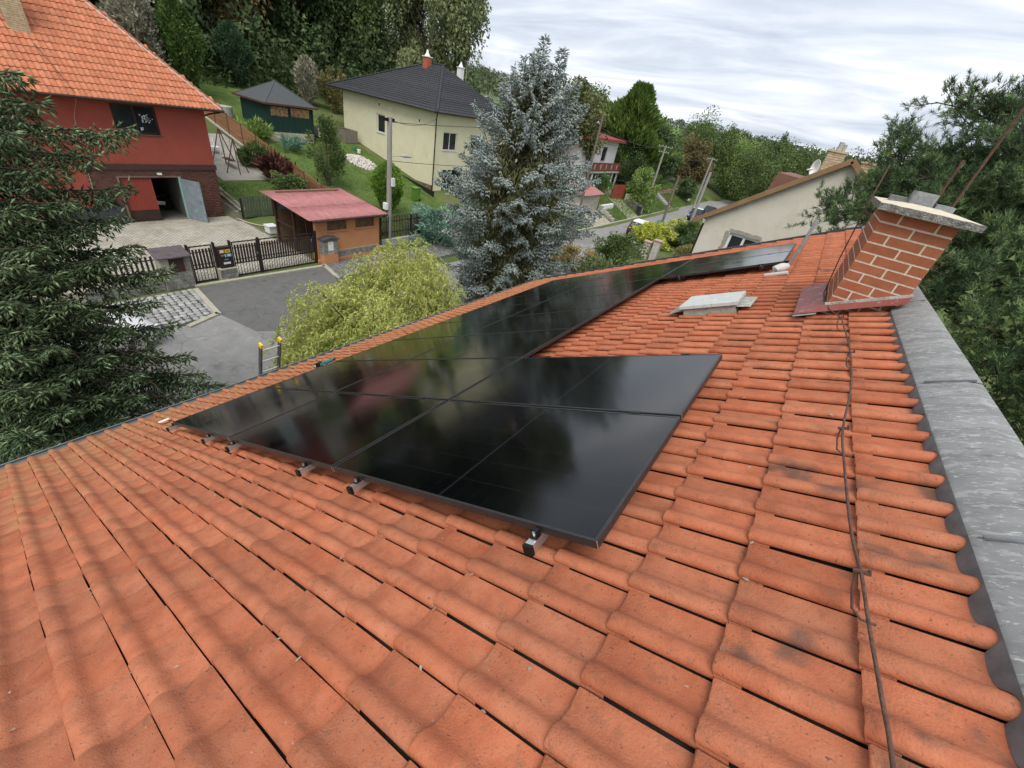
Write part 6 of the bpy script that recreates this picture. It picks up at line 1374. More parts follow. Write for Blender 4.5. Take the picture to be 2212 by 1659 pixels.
def spruce_branch(P0, P1, sag=.25, up=.2, sp=.06, smax=.9, shoot=(.10, .028), hang=.25, dens=1.0, wood=None, rad=.03):
    n = 14; c = curve_pts(P0, P1, sag, up, n); Lb = float(np.linalg.norm(np.diff(c, axis=0), axis=1).sum())
    T = unitv(np.gradient(c, axis=0)); Z = np.array([0, 0, 1.0]); S = unitv(np.cross(T, Z))
    if wood is not None: wood.tube([tuple(p) for p in c[::2]] + [tuple(c[-1])], [max(.004, rad*(1-i/8.0)) for i in range(len(c[::2]))] + [.003], 5, cap=False)
    Ps, Ds, Ls = [], [], []
    nb = int(Lb*dens/.085)
    for t in np.linspace(.10, .985, nb):
        f = t*(n-1); i = min(int(f), n-2); w = f-i
        p = c[i]*(1-w) + c[i+1]*w; tg = T[i]; sd_ = S[i]
        for s in (-1, 1):
            ls = min(smax, .36*Lb)*((1-t)**.62)*(.35+.65*min(1, t*3))*rng.uniform(.65, 1.15) + .07
            d = unitv(sd_*s*rng.uniform(.7, .95) + tg*rng.uniform(.5, .8) + Z*rng.uniform(-.45, .05)*1.0)
            m = max(2, int(ls/sp)); k = (np.arange(m)+.5)/m
            q = p + d*(k*ls)[:, None]; q[:, 2] -= hang*ls*k**2
            dd = unitv(d + np.array([0, 0, -1.0])*(hang*1.4*k)[:, None])
            sd2 = unitv(np.cross(dd, Z))
            for s2 in (-1, 1):
                e = unitv(dd*.75 + sd2*s2*rng.uniform(.35, .7, m)[:, None] + rng.normal(0, .22, (m, 3)) + Z*.10)
                Ps.append(q); Ds.append(e); Ls.append(np.full(m, 1.0)*rng.uniform(.75, 1.2, m))
            if hang > .2:
                e = unitv(Z*-.8 + dd*.5 + rng.normal(0, .25, (m, 3))); Ps.append(q); Ds.append(e); Ls.append(rng.uniform(.5, 1.2, m))
    m = int(Lb/.05); k = rng.uniform(.1, 1, m); f = k*(n-1); i = np.minimum(f.astype(int), n-2); q = c[i] + (c[i+1]-c[i])*(f-i)[:, None]
    Ps.append(q); Ds.append(unitv(T[i] + rng.normal(0, .6, (m, 3)) + Z*.25)); Ls.append(np.full(m, 1.1))
    return np.concatenate(Ps), np.concatenate(Ds), np.concatenate(Ls)
M_bark = mat('bark', [(.06,.045,.035),(.11,.085,.068),(.16,.13,.105)], scale=9, rough=.95, bump=1, bscale=14, stretch=(3, 3, .6))
M_twig = mat('dry_twig', [(.13,.095,.065),(.21,.165,.12)], scale=9, rough=.95)
# --- big green spruce at the left edge
L_spr = leafmat('spruce_needles', (.024,.041,.019), (.068,.10,.045), trans=.12, scale=1.4)
L_tip = leafmat('spruce_tips', (.075,.115,.055), (.14,.19,.095), trans=.15, scale=2)
ls_ = thing('spruce_tree', (-12.6, -.7, 0), 'large dark green spruce at the left edge reaching over the eave', 'tree')
wd = MB(); wd.tube([(-12.6, -.7, -.2), (-12.55, -.7, 4), (-12.6, -.75, 9), (-12.6, -.75, 15.5)], [.26, .21, .14, .02], 10, cap=False); wd.build('trunk', M_bark, ls_, smooth=True)
bw2 = MB(); Ps, Ds, Ls = [], [], []
def px_pt(x, y, X):
    r = MC @ np.array([x-PW/2, y-PH/2, FPX]); k = X/r[0]; return np.array([0, 0, CAMZ]) + r*k
TR = np.array([-12.6, -.72, 0])
custom = [  # tips of branches read from the photograph: pixel, distance plane, root height
    (285, 262, -10.0, 8.0, .55), (275, 390, -9.9, 7.0, .55), (262, 452, -9.7, 6.3, .5), (365, 570, -9.4, 5.2, .45), (330, 640, -9.3, 4.7, .45), (375, 690, -9.2, 4.2, .4),
    (485, 825, -8.9, 3.6, .35), (410, 760, -9.2, 3.8, .35), (400, 850, -8.9, 3.0, .3), (85, 205, -9.6, 8.6, .4), (40, 140, -9.4, 9.0, .35), (80, 520, -9.0, 6.2, .5), (110, 350, -9.4, 7.6, .5), (190, 480, -9.5, 6.4, .5),
    (230, 760, -8.6, 3.9, .3), (300, 800, -8.6, 3.4, .3), (150, 640, -8.7, 5.0, .4), (60, 700, -8.5, 4.6, .4), (260, 900, -8.4, 2.6, .2), (140, 880, -8.2, 2.9, .2), (40, 830, -8.2, 3.6, .3), (330, 880, -8.7, 2.7, .2), (170, 790, -8.4, 3.5, .3), (60, 930, -8.2, 2.4, .2),
    (200, 320, -9.9, 7.9, .5), (150, 420, -9.3, 6.9, .5), (230, 545, -9.2, 5.6, .5), (300, 520, -9.6, 5.9, .5), (120, 580, -8.9, 5.6, .45), (270, 700, -8.9, 4.3, .4), (200, 660, -8.8, 4.7, .4), (330, 745, -9.0, 3.9, .35), (110, 740, -8.4, 4.2, .35), (30, 560, -8.8, 6.0, .45), (20, 640, -8.5, 5.2, .4), (30, 440, -9.0, 6.9, .5), (440, 800, -9.0, 3.5, .3), (300, 850, -8.5, 3.0, .25), (220, 850, -8.3, 3.0, .25), (100, 830, -8.2, 3.3, .25), (200, 930, -8.3, 2.3, .2), (120, 960, -8.1, 2.1, .15), (20, 760, -8.2, 4.2, .3), (20, 270, -9.3, 8.0, .4)]
for (x, y, X, zr, up) in custom:
    tip = px_pt(x, y, X); a, b_, c = spruce_branch(TR + [0, 0, zr + .25], tip, sag=.28, up=up*.8, sp=.06, smax=.95, hang=.58, wood=bw2, rad=.035); Ps.append(a); Ds.append(b_); Ls.append(c)
for i in range(34):
    a_ = i*2.399; z = 1.6 + 13.5*i/34; R = 4.2*(1-z/17)**.8 * rng.uniform(.8, 1.1)
    if z > 7.5: R *= .72
    tip = TR + [math.cos(a_)*R, math.sin(a_)*R, z - .35*R*.9]
    if math.cos(a_ - math.radians(30)) > .1 and z < 9: continue
    p_, d_, l_ = spruce_branch(TR + [0, 0, z + .2], tip, sag=.3, up=.3, sp=.09, smax=.9, hang=.35, dens=.6, wood=bw2, rad=.03); Ps.append(p_); Ds.append(d_); Ls.append(l_)
P_ = np.concatenate(Ps); D_ = np.concatenate(Ds); l_ = np.concatenate(Ls)
kp = rng.random(len(P_)) < .78; P_, D_, l_ = P_[kp], D_[kp], l_[kp]; far_ = rng.random(len(P_)) < .27
needle_obj('needles', L_spr, ls_, spindles(P_[~far_], D_[~far_], l_[~far_]*.14, .035))
needle_obj('young_tips', L_tip, ls_, spindles(P_[far_]+D_[far_]*.03, D_[far_], l_[far_]*.15, .037))
bw2.build('branches', M_bark, ls_, smooth=True)
dt = MB()
for i in range(60):
    p0 = px_pt(rng.uniform(110, 330), rng.uniform(720, 900), -9.2); p0 = Vector(p0); d_ = Vector(rng.normal(0, .35, 3)) + Vector((.2, .3, -.35))
    dt.tube([p0, p0+d_*.5, p0+d_+Vector((0,0,-.1))], [.006, .004, .002], 4, cap=False)
dt.build('dead_twigs', M_twig, ls_)
# --- blue spruce in the middle
L_blue = leafmat('blue_needles', (.115,.142,.13), (.23,.265,.248), trans=.1, scale=1.2, rough=.7)
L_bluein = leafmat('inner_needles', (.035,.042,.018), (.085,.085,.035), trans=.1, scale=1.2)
bs = thing('blue_spruce', (-10.9, 16.4, 0), 'blue grey spruce with ragged multiple tips beside our eave', 'tree')
TB = np.array([-10.9, 16.4, 0]); wd = MB(); wd.tube([tuple(TB+[0,0,-.2]), tuple(TB+[0,0,5]), tuple(TB+[-.1,0,9.8])], [.26, .2, .06], 10, cap=False); wd.build('trunk', M_bark, bs, smooth=True)
bw2 = MB(); Ps, Ds, Ls, Pi, Di, Li = [], [], [], [], [], []
def bs_rad(z): return float(np.interp(z, [0, 1.2, 3, 5, 6.5, 7.4, 8.4, 9.4, 10.3, 11.1], [2.4, 2.9, 3.1, 3.3, 3.6, 3.3, 2.35, 1.55, 1.0, .3]))
nbr = 210
for i in range(nbr):
    z = .7 + 9.9*(i/nbr)**.95; a_ = i*2.39996 + rng.normal(0, .15); R = bs_rad(z)*rng.uniform(.70, 1.10)
    tip = TB + [math.cos(a_)*R, math.sin(a_)*R, z + (.10*R if z > 8 else -.10*R)]
    root = TB + [0, 0, min(z + .15, 10.2)]
    p_, d_, l_ = spruce_branch(root, tip, sag=.22, up=.35, sp=.10, smax=.75, hang=.55, dens=.55, wood=bw2, rad=.03)
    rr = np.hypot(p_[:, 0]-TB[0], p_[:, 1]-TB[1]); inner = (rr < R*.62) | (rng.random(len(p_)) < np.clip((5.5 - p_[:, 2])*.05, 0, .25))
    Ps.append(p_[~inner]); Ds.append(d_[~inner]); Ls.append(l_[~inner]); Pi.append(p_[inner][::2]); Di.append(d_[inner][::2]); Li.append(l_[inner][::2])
for (dx, dy, zt_) in ((.05, 0, 11.25), (.75, .3, 11.0), (-.35, .2, 10.6), (1.55, .5, 10.1), (.3, -.4, 10.7), (-1.2, 0, 9.6), (1.9, .9, 9.5), (-2.6, -.3, 8.6)):
    b0 = TB + [dx*.55, dy*.5, zt_-1.9]; tp = TB + [dx, dy, zt_]; bw2.tube([tuple(b0), tuple((b0+tp)/2), tuple(tp)], [.035, .02, .008], 5, cap=False)
    m = 260; k = rng.random(m)**.8*.93; q = b0 + (tp-b0)*k[:, None]; a_ = rng.uniform(0, 6.283, m); ou = np.stack([np.cos(a_), np.sin(a_), np.full(m, .55)], 1); off = (1-k)**.8*.55*rng.random(m)
    q = q + ou*off[:, None]; Ps.append(q); Ds.append(unitv(ou + rng.normal(0, .25, (m, 3)))); Ls.append(rng.uniform(.7, 1.2, m))
P_ = np.concatenate(Ps); D_ = np.concatenate(Ds); l_ = np.concatenate(Ls)
needle_obj('blue_needles', L_blue, bs, spindles(P_, unitv(D_ + [0, 0, -.25]), l_*.185, .055))
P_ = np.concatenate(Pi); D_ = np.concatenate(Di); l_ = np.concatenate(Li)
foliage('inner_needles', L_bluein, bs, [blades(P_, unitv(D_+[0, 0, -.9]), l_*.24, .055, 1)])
bw2.build('branches', M_bark, bs, smooth=True)
# --- contorted willow under the eave
L_wil = leafmat('willow_leaf', (.19,.215,.052), (.33,.345,.115), trans=.35, scale=1.1); M_wtw = mat('willow_twig', [(.30,.25,.07),(.42,.36,.13)], scale=5, rough=.7)
wi = thing('willow_tree', (-11.2, 8.4, 0), 'yellow green contorted willow bush beside the eave and ladder', 'tree')
wb = MB(); wl_ = []; tw = MB()
WC = np.array([-10.6, 8.8, 0])
for i in range(9):
    a_ = i*.7; e_ = WC + [math.cos(a_)*1.6, math.sin(a_)*2.2, 3.2]; mpt = WC + [math.cos(a_)*.6, math.sin(a_)*.8, 1.8]
    wb.tube(smoothp([tuple(WC), tuple(mpt+rng.normal(0, .15, 3)), tuple((mpt+e_)/2+rng.normal(0, .2, 3)), tuple(e_)], 4), [.09*(1-k/14) for k in range(13)], 6, cap=False)
wb.build('stems', M_bark, wi, smooth=True)
Ps, Ds, Ls = [], [], []
for i in range(2100):
    u = rng.uniform(0, 6.283); ct_ = rng.uniform(.02, 1)**.7; s_ = math.sqrt(1-ct_**2)
    rx, ry, rz = 2.1, 3.2, 3.45*(1+.16*math.sin(u))
    lump = 1 + .10*math.sin(3*u+1) + .10*math.sin(5*u+ct_*6)
    p = WC + np.array([math.cos(u)*s_*rx*lump, math.sin(u)*s_*ry*lump, .45 + ct_*rz*lump*.98])
    p = WC + (p-WC)*rng.uniform(.72, 1.03)
    outd = unitv(np.array([math.cos(u), math.sin(u), 0.35*ct_]))
    d_ = unitv(outd*.9 + rng.normal(0, .5, 3) + [0, 0, .2]); pts_ = [p]; ph = rng.uniform(0, 6.28); seg = .085
    for k in range(int(rng.uniform(9, 20))):
        d_ = unitv(d_ + np.array([0, 0, -.16]) + np.array([math.sin(ph+k*1.5), math.cos(ph*1.3+k*1.4), math.sin(k*1.2+ph)])*.5)
        pts_.append(pts_[-1] + d_*seg)
    pts_ = np.array(pts_)
    if i % 4 == 0: tw.tube([tuple(q) for q in pts_[::2]], .006, 3, cap=False)
    m = len(pts_)*3; ii = rng.integers(0, len(pts_)-1, m); q = pts_[ii] + (pts_[ii+1]-pts_[ii])*rng.random((m, 1)); Ps.append(q)
    Ds.append(unitv((pts_[ii+1]-pts_[ii])*6 + rng.normal(0, .7, (m, 3)) + [0, 0, -.35])); Ls.append(rng.uniform(.6, 1.3, m))
foliage('leaves', L_wil, wi, [blades(np.concatenate(Ps), np.concatenate(Ds), np.concatenate(Ls)*.125, .034, 1, bend=.2)])
tw.build('twigs', M_wtw, wi)['kind'] = 'stuff'
# --- generic broadleaf and dense evergreen crowns
def crown_pts(n, C, R, clumps, spread, shell=.55, lump=.25):
    cl = rng.normal(size=(clumps, 3)); cl = unitv(cl)*(shell + (1-shell)*rng.random((clumps, 1))**.6); cl *= 1 + lump*rng.normal(size=(clumps, 1))*.6
    k = rng.integers(0, clumps, n); w = unitv(rng.normal(size=(n, 3)))*rng.random((n, 1))**.45*spread*2.0*rng.uniform(.6, 1.35, (clumps, 1))[k]
    return np.asarray(C) + (cl[k] + w)*np.asarray(R), unitv(cl[k] + w*1.5)
def broadleaf(x, y, h, r, label, lm, n=9000, leaf=.28, trunk=.25, name='broadleaf_tree', clumps=60, base=.25, group=None, droop=-.25, rz=None, spread=.17):
    z0 = tz(x, y); t = thing(name, (x, y, z0), label, 'tree', group)
    wd = MB(); wd.tube([(x, y, z0-.3), (x+.1, y, z0+h*.35), (x, y+.1, z0+h*.8)], [trunk, trunk*.7, trunk*.15], 8, cap=False)
    C = np.array([x, y, z0 + h*(base + (1-base)/2)]); R = np.array([r, r, (rz or h*(1-base)/2)])
    for i in range(9):
        a_ = i*2.4; e_ = C + R*np.array([math.cos(a_)*.7, math.sin(a_)*.7, -.3+.12*i]); s_ = np.array([x, y, z0+h*(.2+.05*i)]); wd.tube([tuple(s_), tuple((s_+e_)/2+[0, 0, .3]), tuple(e_)], [trunk*.4, trunk*.25, trunk*.06], 5, cap=False)
    wd.build('trunk', M_bark, t, smooth=True)
    P, Nn = crown_pts(n, C, R, clumps, spread)
    P[:, 2] = np.maximum(P[:, 2], z0+.1)
    D = unitv(Nn*.7 + rng.normal(0, .6, P.shape) + [0, 0, droop])
    foliage('crown', lm, t, [blades(P, D, rng.uniform(.7, 1.3, n)*leaf, leaf*.72, 1, tri=True)]); return t
def evergreen(x, y, h, r, label, lm, n=7000, leaf=.16, name='thuja_tree', shape='cone', up=.9, group=None, z0=None, cat='tree', core=None, jit=.10, wf=.4):
    """dense upright crown: little sprays all over a solid of revolution"""
    z0 = tz(x, y) if z0 is None else z0; t = thing(name, (x, y, z0), label, cat, group)
    wd = MB(); wd.tube([(x, y, z0-.2), (x, y, z0+h*.8)], [max(.05, r*.1), .02], 6, cap=False); wd.build('trunk', M_bark, t)
    k = rng.random(n)**.8; a_ = rng.uniform(0, 6.283, n)
    if shape == 'cone': pr = np.sin(np.clip(k*1.18+.18, 0, 1.4)*1.25)*np.clip((1-k)*2.6, 0, 1)**.6*1.04
    elif shape == 'column': pr = np.clip(1.12-k**2.1, 0, 1)*np.clip(k*6+.5, 0, 1)*(1+.22*np.sin(k*19+a_*2))
    else: pr = np.sqrt(np.clip(1-(2*k-1)**2, 0, 1))
    lum = 1 + .16*np.sin(a_*3+k*7+x) + .13*np.sin(a_*7-k*13+y) + .10*np.sin(a_*13+k*23+x*3) + rng.normal(0, jit, n)
    R_ = r*pr*lum*rng.uniform(.75, 1.02, n)
    P = np.stack([x + np.cos(a_)*R_, y + np.sin(a_)*R_, z0 + .03*h + k*h*.96], 1)
    if shape == 'ball':
        P, Nn = crown_pts(n, (x, y, z0+h*.52), (r, r, h*.5), int(18+n/220), .17, shell=.45); P[:, 2] = np.maximum(P[:, 2], z0+.03); a_ = np.arctan2(P[:, 1]-y, P[:, 0]-x)
    D = unitv(np.stack([np.cos(a_), np.sin(a_), np.full(n, up)], 1) + rng.normal(0, .55, (n, 3)))
    foliage('foliage', lm, t, [blades(P, D, rng.uniform(.7, 1.35, n)*leaf, leaf*wf*1.25, 1)])
    return t
G_dk = leafmat('leaf_dark', (.022,.040,.016), (.060,.088,.032), scale=.35); G_ol = leafmat('leaf_olive', (.040,.050,.018), (.105,.112,.042), scale=.3); G_br = leafmat('leaf_bronze', (.064,.053,.021), (.135,.108,.048), scale=.3)
G_md = leafmat('leaf_mid', (.038,.062,.018), (.092,.125,.04), scale=.35); G_lt = leafmat('leaf_light', (.075,.12,.028), (.16,.22,.06), scale=.6); G_lime = leafmat('leaf_lime', (.17,.20,.025), (.33,.34,.055), scale=.6)
G_th = leafmat('thuja_green', (.030,.058,.014), (.075,.12,.03), scale=.8); G_thd = leafmat('thuja_dark', (.02,.045,.022), (.05,.085,.042), scale=.8); G_grey = leafmat('grey_shrub', (.12,.115,.085), (.23,.215,.16), scale=.8); G_jun = leafmat('juniper', (.07,.13,.10), (.15,.24,.18), scale=.8); G_canna = leafmat('canna_leaf', (.035,.014,.012), (.085,.033,.026), scale=.8)
G_lin = leafmat('linden_leaf', (.07,.088,.036), (.16,.18,.085), scale=.5)
WOODG = 'tall trees of the wood behind the houses'
wood = [(-62, 17.5, 17, 4.2, G_dk), (-60, 21.5, 16, 3.8, G_dk), (-66, 25.5, 19, 5.0, G_ol), (-64, 31, 19, 4.6, G_br), (-68, 35.5, 18, 4.8, G_ol), (-64, 39.5, 18, 4.4, G_dk), (-68, 45, 19, 4.8, G_ol), (-63, 47, 18, 4.2, G_md), (-72, 52, 20, 5, G_dk), (-58, 14, 16, 4, G_dk)]
wl_lab = ['just right of the red roof, second from left', 'third from left above the thujas', 'fourth from left, olive, behind the wood store', 'fifth from left with bronze foliage', 'sixth from left, olive brown', 'seventh from left, dark, with sky gaps beside it', 'eighth from left, olive', 'ninth from left, next to the hanging-leaved tree', 'farthest, seen between its neighbours', 'first from left over the red roof']
for (x, y, h, r, lm), wl2 in zip(wood, wl_lab):
    broadleaf(x, y, h*1.08, r*1.12, 'tall tree of the back wood, ' + wl2, lm, n=24000, leaf=.40, trunk=.3, name='wood_tree', clumps=80, base=.06, group=WOODG, droop=-.7, spread=.15)
broadleaf(-51.5, 50.5, 22, 6.0, 'big tree with hanging leaf masses behind the yellow house roof', G_lin, n=40000, leaf=.40, trunk=.4, name='hanging_tree', clumps=80, base=.08, droop=-1.1, spread=.13)
# understorey of the wood reads as one dark mass
m = 30000; ux = rng.uniform(-76, -54, m); uy = rng.uniform(12, 62, m); P = np.stack([ux, uy, terr(ux, uy) + rng.random(m)**1.5*5.5*(1+.35*np.sin(uy*.9))], 1); D = unitv(rng.normal(0, .7, (m, 3)) + [.5, 0, .1])
tagset(foliage('undergrowth', G_dk, None, [blades(P, D, rng.uniform(.35, .7, m), .36, 1, tri=True)]), 'dark undergrowth at the foot of the back wood', 'undergrowth', kind='stuff')
THG = 'clipped evergreens on the slope'
evergreen(-50.2, 20.2, 6.8, 1.5, 'tall green thuja left of the wood store roof', G_th, n=9000, leaf=.26, group=THG); evergreen(-50.8, 17.2, 6.6, 1.9, 'greyish tall shrub beside the tall green thuja', G_grey, n=8000, leaf=.30, shape='ball')
evergreen(-54.8, 26.6, 5.2, 1.5, 'darker pointed thuja behind the wood store roof', G_thd, n=7000, leaf=.25, group=THG)
evergreen(-51.8, 32.6, 4.4, 1.2, 'thin straw grey shrub right of the wood store', G_grey, n=2600, leaf=.3, shape='cone', up=1.6); evergreen(-50.4, 35.0, 4.0, 1.2, 'olive brown shrub against the yellow house corner', leafmat('olive_shrub', (.09,.085,.03), (.17,.15,.06)), n=3500, leaf=.26, shape='ball', up=1.0)
t_ = evergreen(-32.8, 21.8, 3.9, 1.15, 'tall vase shaped leafy shrub on the lawn behind the board fence', G_md, n=6500, leaf=.17, name='garden_shrub', shape='ball', cat='shrub', z0=tz(-32.8, 21.8)+.55)
sb = MB(); 
for i in range(12): a_ = i*.55; sb.tube([(-32.8+.1*math.cos(a_), 21.8+.1*math.sin(a_), tz(-32.8, 21.8)), (-32.8+.6*math.cos(a_), 21.8+.6*math.sin(a_), tz(-32.8, 21.8)+2.2)], [.025, .012], 5, cap=False)
sb.build('stems', M_bark, t_)
evergreen(-27.6, 23.4, 3.7, 1.15, 'bright green cone thuja directly behind the shed pole', leafmat('thuja_bright', (.05,.10,.012), (.13,.20,.03)), n=9000, leaf=.17, group=THG)
evergreen(-39.2, 22.6, 1.0, .8, 'spiky grey green yucca clump on the lawn', G_jun, n=500, leaf=.55, name='yucca_plant', shape='ball', up=1.2, cat='plant', wf=.12)
evergreen(-41.5, 20.8, 1.3, 1.1, 'pale green strap leaved clump beside the wood store', G_lt, n=900, leaf=.5, name='lily_clump', shape='ball', up=1.3, cat='plant', wf=.12)
evergreen(-36.0, 17.8, 1.7, 1.05, 'round green shrub beside the swing and fence', G_md, n=3800, leaf=.18, name='garden_shrub', shape='ball', cat='shrub')
t_ = evergreen(-33.4, 17.9, 1.7, .75, 'dark red canna plants with big leaves along the board fence', G_canna, n=420, leaf=.62, name='canna_plants', shape='ball', up=1.5, cat='plant', wf=.3)
evergreen(-31.3, 18.1, 1.3, 1.25, 'low spreading green shrub at the lower end of the board fence', G_md, n=3600, leaf=.19, name='garden_shrub', shape='ball', cat='shrub', up=.4)
evergreen(-20.6, 22.0, 2.1, 1.9, 'feathery blue green juniper beside the dark picket fence', G_jun, n=6000, leaf=.30, name='juniper_shrub', shape='ball', cat='shrub', up=.5, wf=.2)
evergreen(-22.6, 17.9, 1.1, .7, 'small clipped shrub at the shed pole foot', G_md, n=1500, leaf=.14, name='garden_shrub', shape='ball', cat='shrub')
b = MB(); z0 = tz(-31.0, 17.9); b.box(-31.5, -30.9, 17.4, 17.8, z0, z0+.4); b.box(-31.9, -31.5, 17.5, 17.8, z0, z0+.3)
tagset(b.build('rock', M_conc), 'pale rock at the end of the flower bed by the fence', 'rock')
# street side right
evergreen(-25.8, 63.8, 11.6, 4.2, 'huge dense thuja towering right of the white house', leafmat('thuja_big', (.028,.055,.010), (.085,.125,.025), scale=.4), n=26000, leaf=.75, shape='column', jit=.10, up=1.8, wf=.28)
evergreen(-19.6, 57.2, 4.2, 1.7, 'bright green bushy tree above the stone wall', G_lt, n=6500, leaf=.26, name='garden_tree', shape='ball', up=.5)
evergreen(-23.0, 52.2, 2.0, 1.3, 'round clipped green hedge ball before the white house', leafmat('hedge', (.03,.075,.02), (.075,.14,.04)), n=4500, leaf=.14, name='hedge_shrub', shape='ball', cat='shrub')
evergreen(-22.6, 59.5, 4.4, 1.8, 'dark shrub between white house and concrete pole', G_dk, n=5000, leaf=.26, name='dark_shrub', shape='ball', cat='shrub')
evergreen(-22.8, 63.6, 4.6, 2.0, 'grey green rounded bush right of the concrete pole', leafmat('bush_grey', (.045,.06,.035), (.09,.11,.065)), n=5000, leaf=.28, name='dark_shrub', shape='ball', cat='shrub')
broadleaf(-24, 70, 8, 3.6, 'dark branching conifer behind the bank wall', G_dk, n=8000, leaf=.38, name='garden_tree', base=.1)
broadleaf(-19.4, 78.6, 3.2, 1.4, 'small dark tree leaning over the bank end', G_dk, n=2600, leaf=.26, trunk=.1, name='garden_tree', base=.15)
broadleaf(-26.5, 48.5, 9.5, 3.2, 'olive tree peeking over the white house roof', G_ol, n=7000, leaf=.34, name='garden_tree', base=.3)
broadleaf(-36, 68, 10.6, 3.8, 'tall thin-leaved tree behind the white house', leafmat('airy_leaf', (.05,.07,.02), (.11,.14,.05)), n=6000, leaf=.36, name='garden_tree', base=.25)
broadleaf(-33, 60, 9.0, 3.4, 'bronze green tree left of the tall thin-leaved one', G_br, n=7000, leaf=.36, name='garden_tree', base=.2)
RG = 'big trees along the far street'
for i, (x, y, h, r, lm, lab) in enumerate([(-12, 100, 11.4, 6.5, G_md, 'large rounded green tree nearest the beige gable, beyond the street bend'), (-5, 104, 11.2, 6.0, G_md, 'rounded green tree just left of the beige gable top'), (-18.5, 108, 11, 5, G_lt, 'lighter green tree left of the large rounded tree'), (-25, 104, 12, 5.2, G_md, 'green tree above the farthest concrete pole'), (-31, 98, 6, 3.4, G_dk, 'dark tree between the thuja and the farthest pole'), (-33, 112, 5.5, 4, G_lt, 'pale green tree below the far green field'), (3, 110, 11.5, 6, G_dk, 'dark green tree behind the beige house chimneys'), (-27, 82, 7.5, 3.5, G_md, 'medium tree over the end of the bank wall'), (-23, 90, 7, 3.2, G_br, 'reddish bush tree near the farthest pole'), (-13, 118, 12.4, 3.2, G_dk, 'tall dark pointed tree above the rounded green trees'), (-40, 92, 9.5, 4, G_br, 'bronze tree right beside the huge thuja'), (12, 112, 12, 6, G_dk, 'dark tree right of the beige house chimney')]):
    broadleaf(x, y, h, r, lab, lm, n=15000, leaf=.31, trunk=.3, name='street_tree', clumps=70, base=.06, group=RG)
# near-side shrubs between street and our house
evergreen(-12.0, 41.8, 1.9, 1.9, 'yellow green spreading juniper in front of the black car', G_lime, n=6500, leaf=.26, name='yellow_juniper', shape='ball', cat='shrub', up=.2, wf=.3)
evergreen(-10.9, 45.6, 2.1, 1.6, 'golden green shrub behind the spreading juniper', G_lime, n=4500, leaf=.22, name='golden_shrub', shape='ball', cat='shrub', up=.5)
evergreen(-8.9, 45.0, 2.4, 1.9, 'dense green hedge shrub left of the white slab', G_md, n=6000, leaf=.2, name='hedge_shrub', shape='ball', cat='shrub')
evergreen(-8.3, 52.5, 2.7, 1.4, 'yellow leaved shrub at the beige house corner', leafmat('yellow_leaf', (.35,.30,.03), (.55,.48,.08)), n=1800, leaf=.3, name='yellow_shrub', shape='ball', cat='shrub', wf=.5)
evergreen(-8.8, 49.0, 2.2, 1.5, 'pale feathery shrub behind the white slab', G_lt, n=3200, leaf=.26, name='pale_shrub', shape='ball', cat='shrub')
evergreen(-7.4, 38.5, 1.6, 1.6, 'mixed olive shrub at the foot of the beige house', leafmat('mix_leaf', (.08,.09,.03), (.19,.18,.07)), n=3800, leaf=.2, name='olive_shrub', shape='ball', cat='shrub')
evergreen(-7.2, 42, 2.0, 1.6, 'dark green shrub beside the white gateposts', G_dk, n=4200, leaf=.2, name='dark_shrub', shape='ball', cat='shrub')
evergreen(-11.0, 31.5, 2.2, 1.6, 'leafy green bush in front of the grey bin', G_md, n=6000, leaf=.2, name='leafy_bush', shape='ball', cat='shrub', up=.6)
evergreen(-12.4, 27.0, 1.6, 1.7, 'reddish olive bush right of the blue spruce foot', leafmat('reddish', (.09,.08,.03), (.2,.15,.06)), n=5000, leaf=.17, name='reddish_bush', shape='ball', cat='shrub', up=.7)
evergreen(-8.6, 24.0, 2.2, 1.9, 'green bush hidden at the far corner of our eave', G_md, n=4500, leaf=.2, name='leafy_bush', shape='ball', cat='shrub')
# --- pine right of the ridge
L_pine = leafmat('pine_needles', (.022,.042,.02), (.068,.105,.043), trans=.12, scale=.8)
L_pine2 = leafmat('pine_needles_light', (.06,.095,.036), (.125,.18,.066), trans=.12, scale=.8)
pn = thing('pine_tree', (6.6, 15.5, 0), 'tall pine with open branches behind the chimney', 'tree')
wd = MB(); TP = np.array([6.6, 15.5, 0]); wd.tube([tuple(TP+[0,0,-.2]), tuple(TP+[.1,0,7]), tuple(TP+[-.1,.1,10]), tuple(TP+[0,0,12.3])], [.32, .25, .12, .03], 10, cap=False); wd.build('trunk', mat('pine_bark', [(.10,.06,.045),(.18,.11,.08)], scale=8, rough=.95, bump=1, bscale=14), pn, smooth=True)
bw2 = MB(); Ps, Ds, Ls = [], [], []; Pl, Dl, Ll = [], [], []
def tuft(p, ax, m, L0, light=False):
    d_ = unitv(np.asarray(ax)[None] + rng.normal(0, .55, (m, 3))); q = np.asarray(p)[None] + np.asarray(ax)[None]*rng.random((m, 1))*.16 + rng.normal(0, .012, (m, 3))
    (Pl if light else Ps).append(q); (Dl if light else Ds).append(d_); (Ll if light else Ls).append(rng.uniform(.7, 1.2, m)*L0)
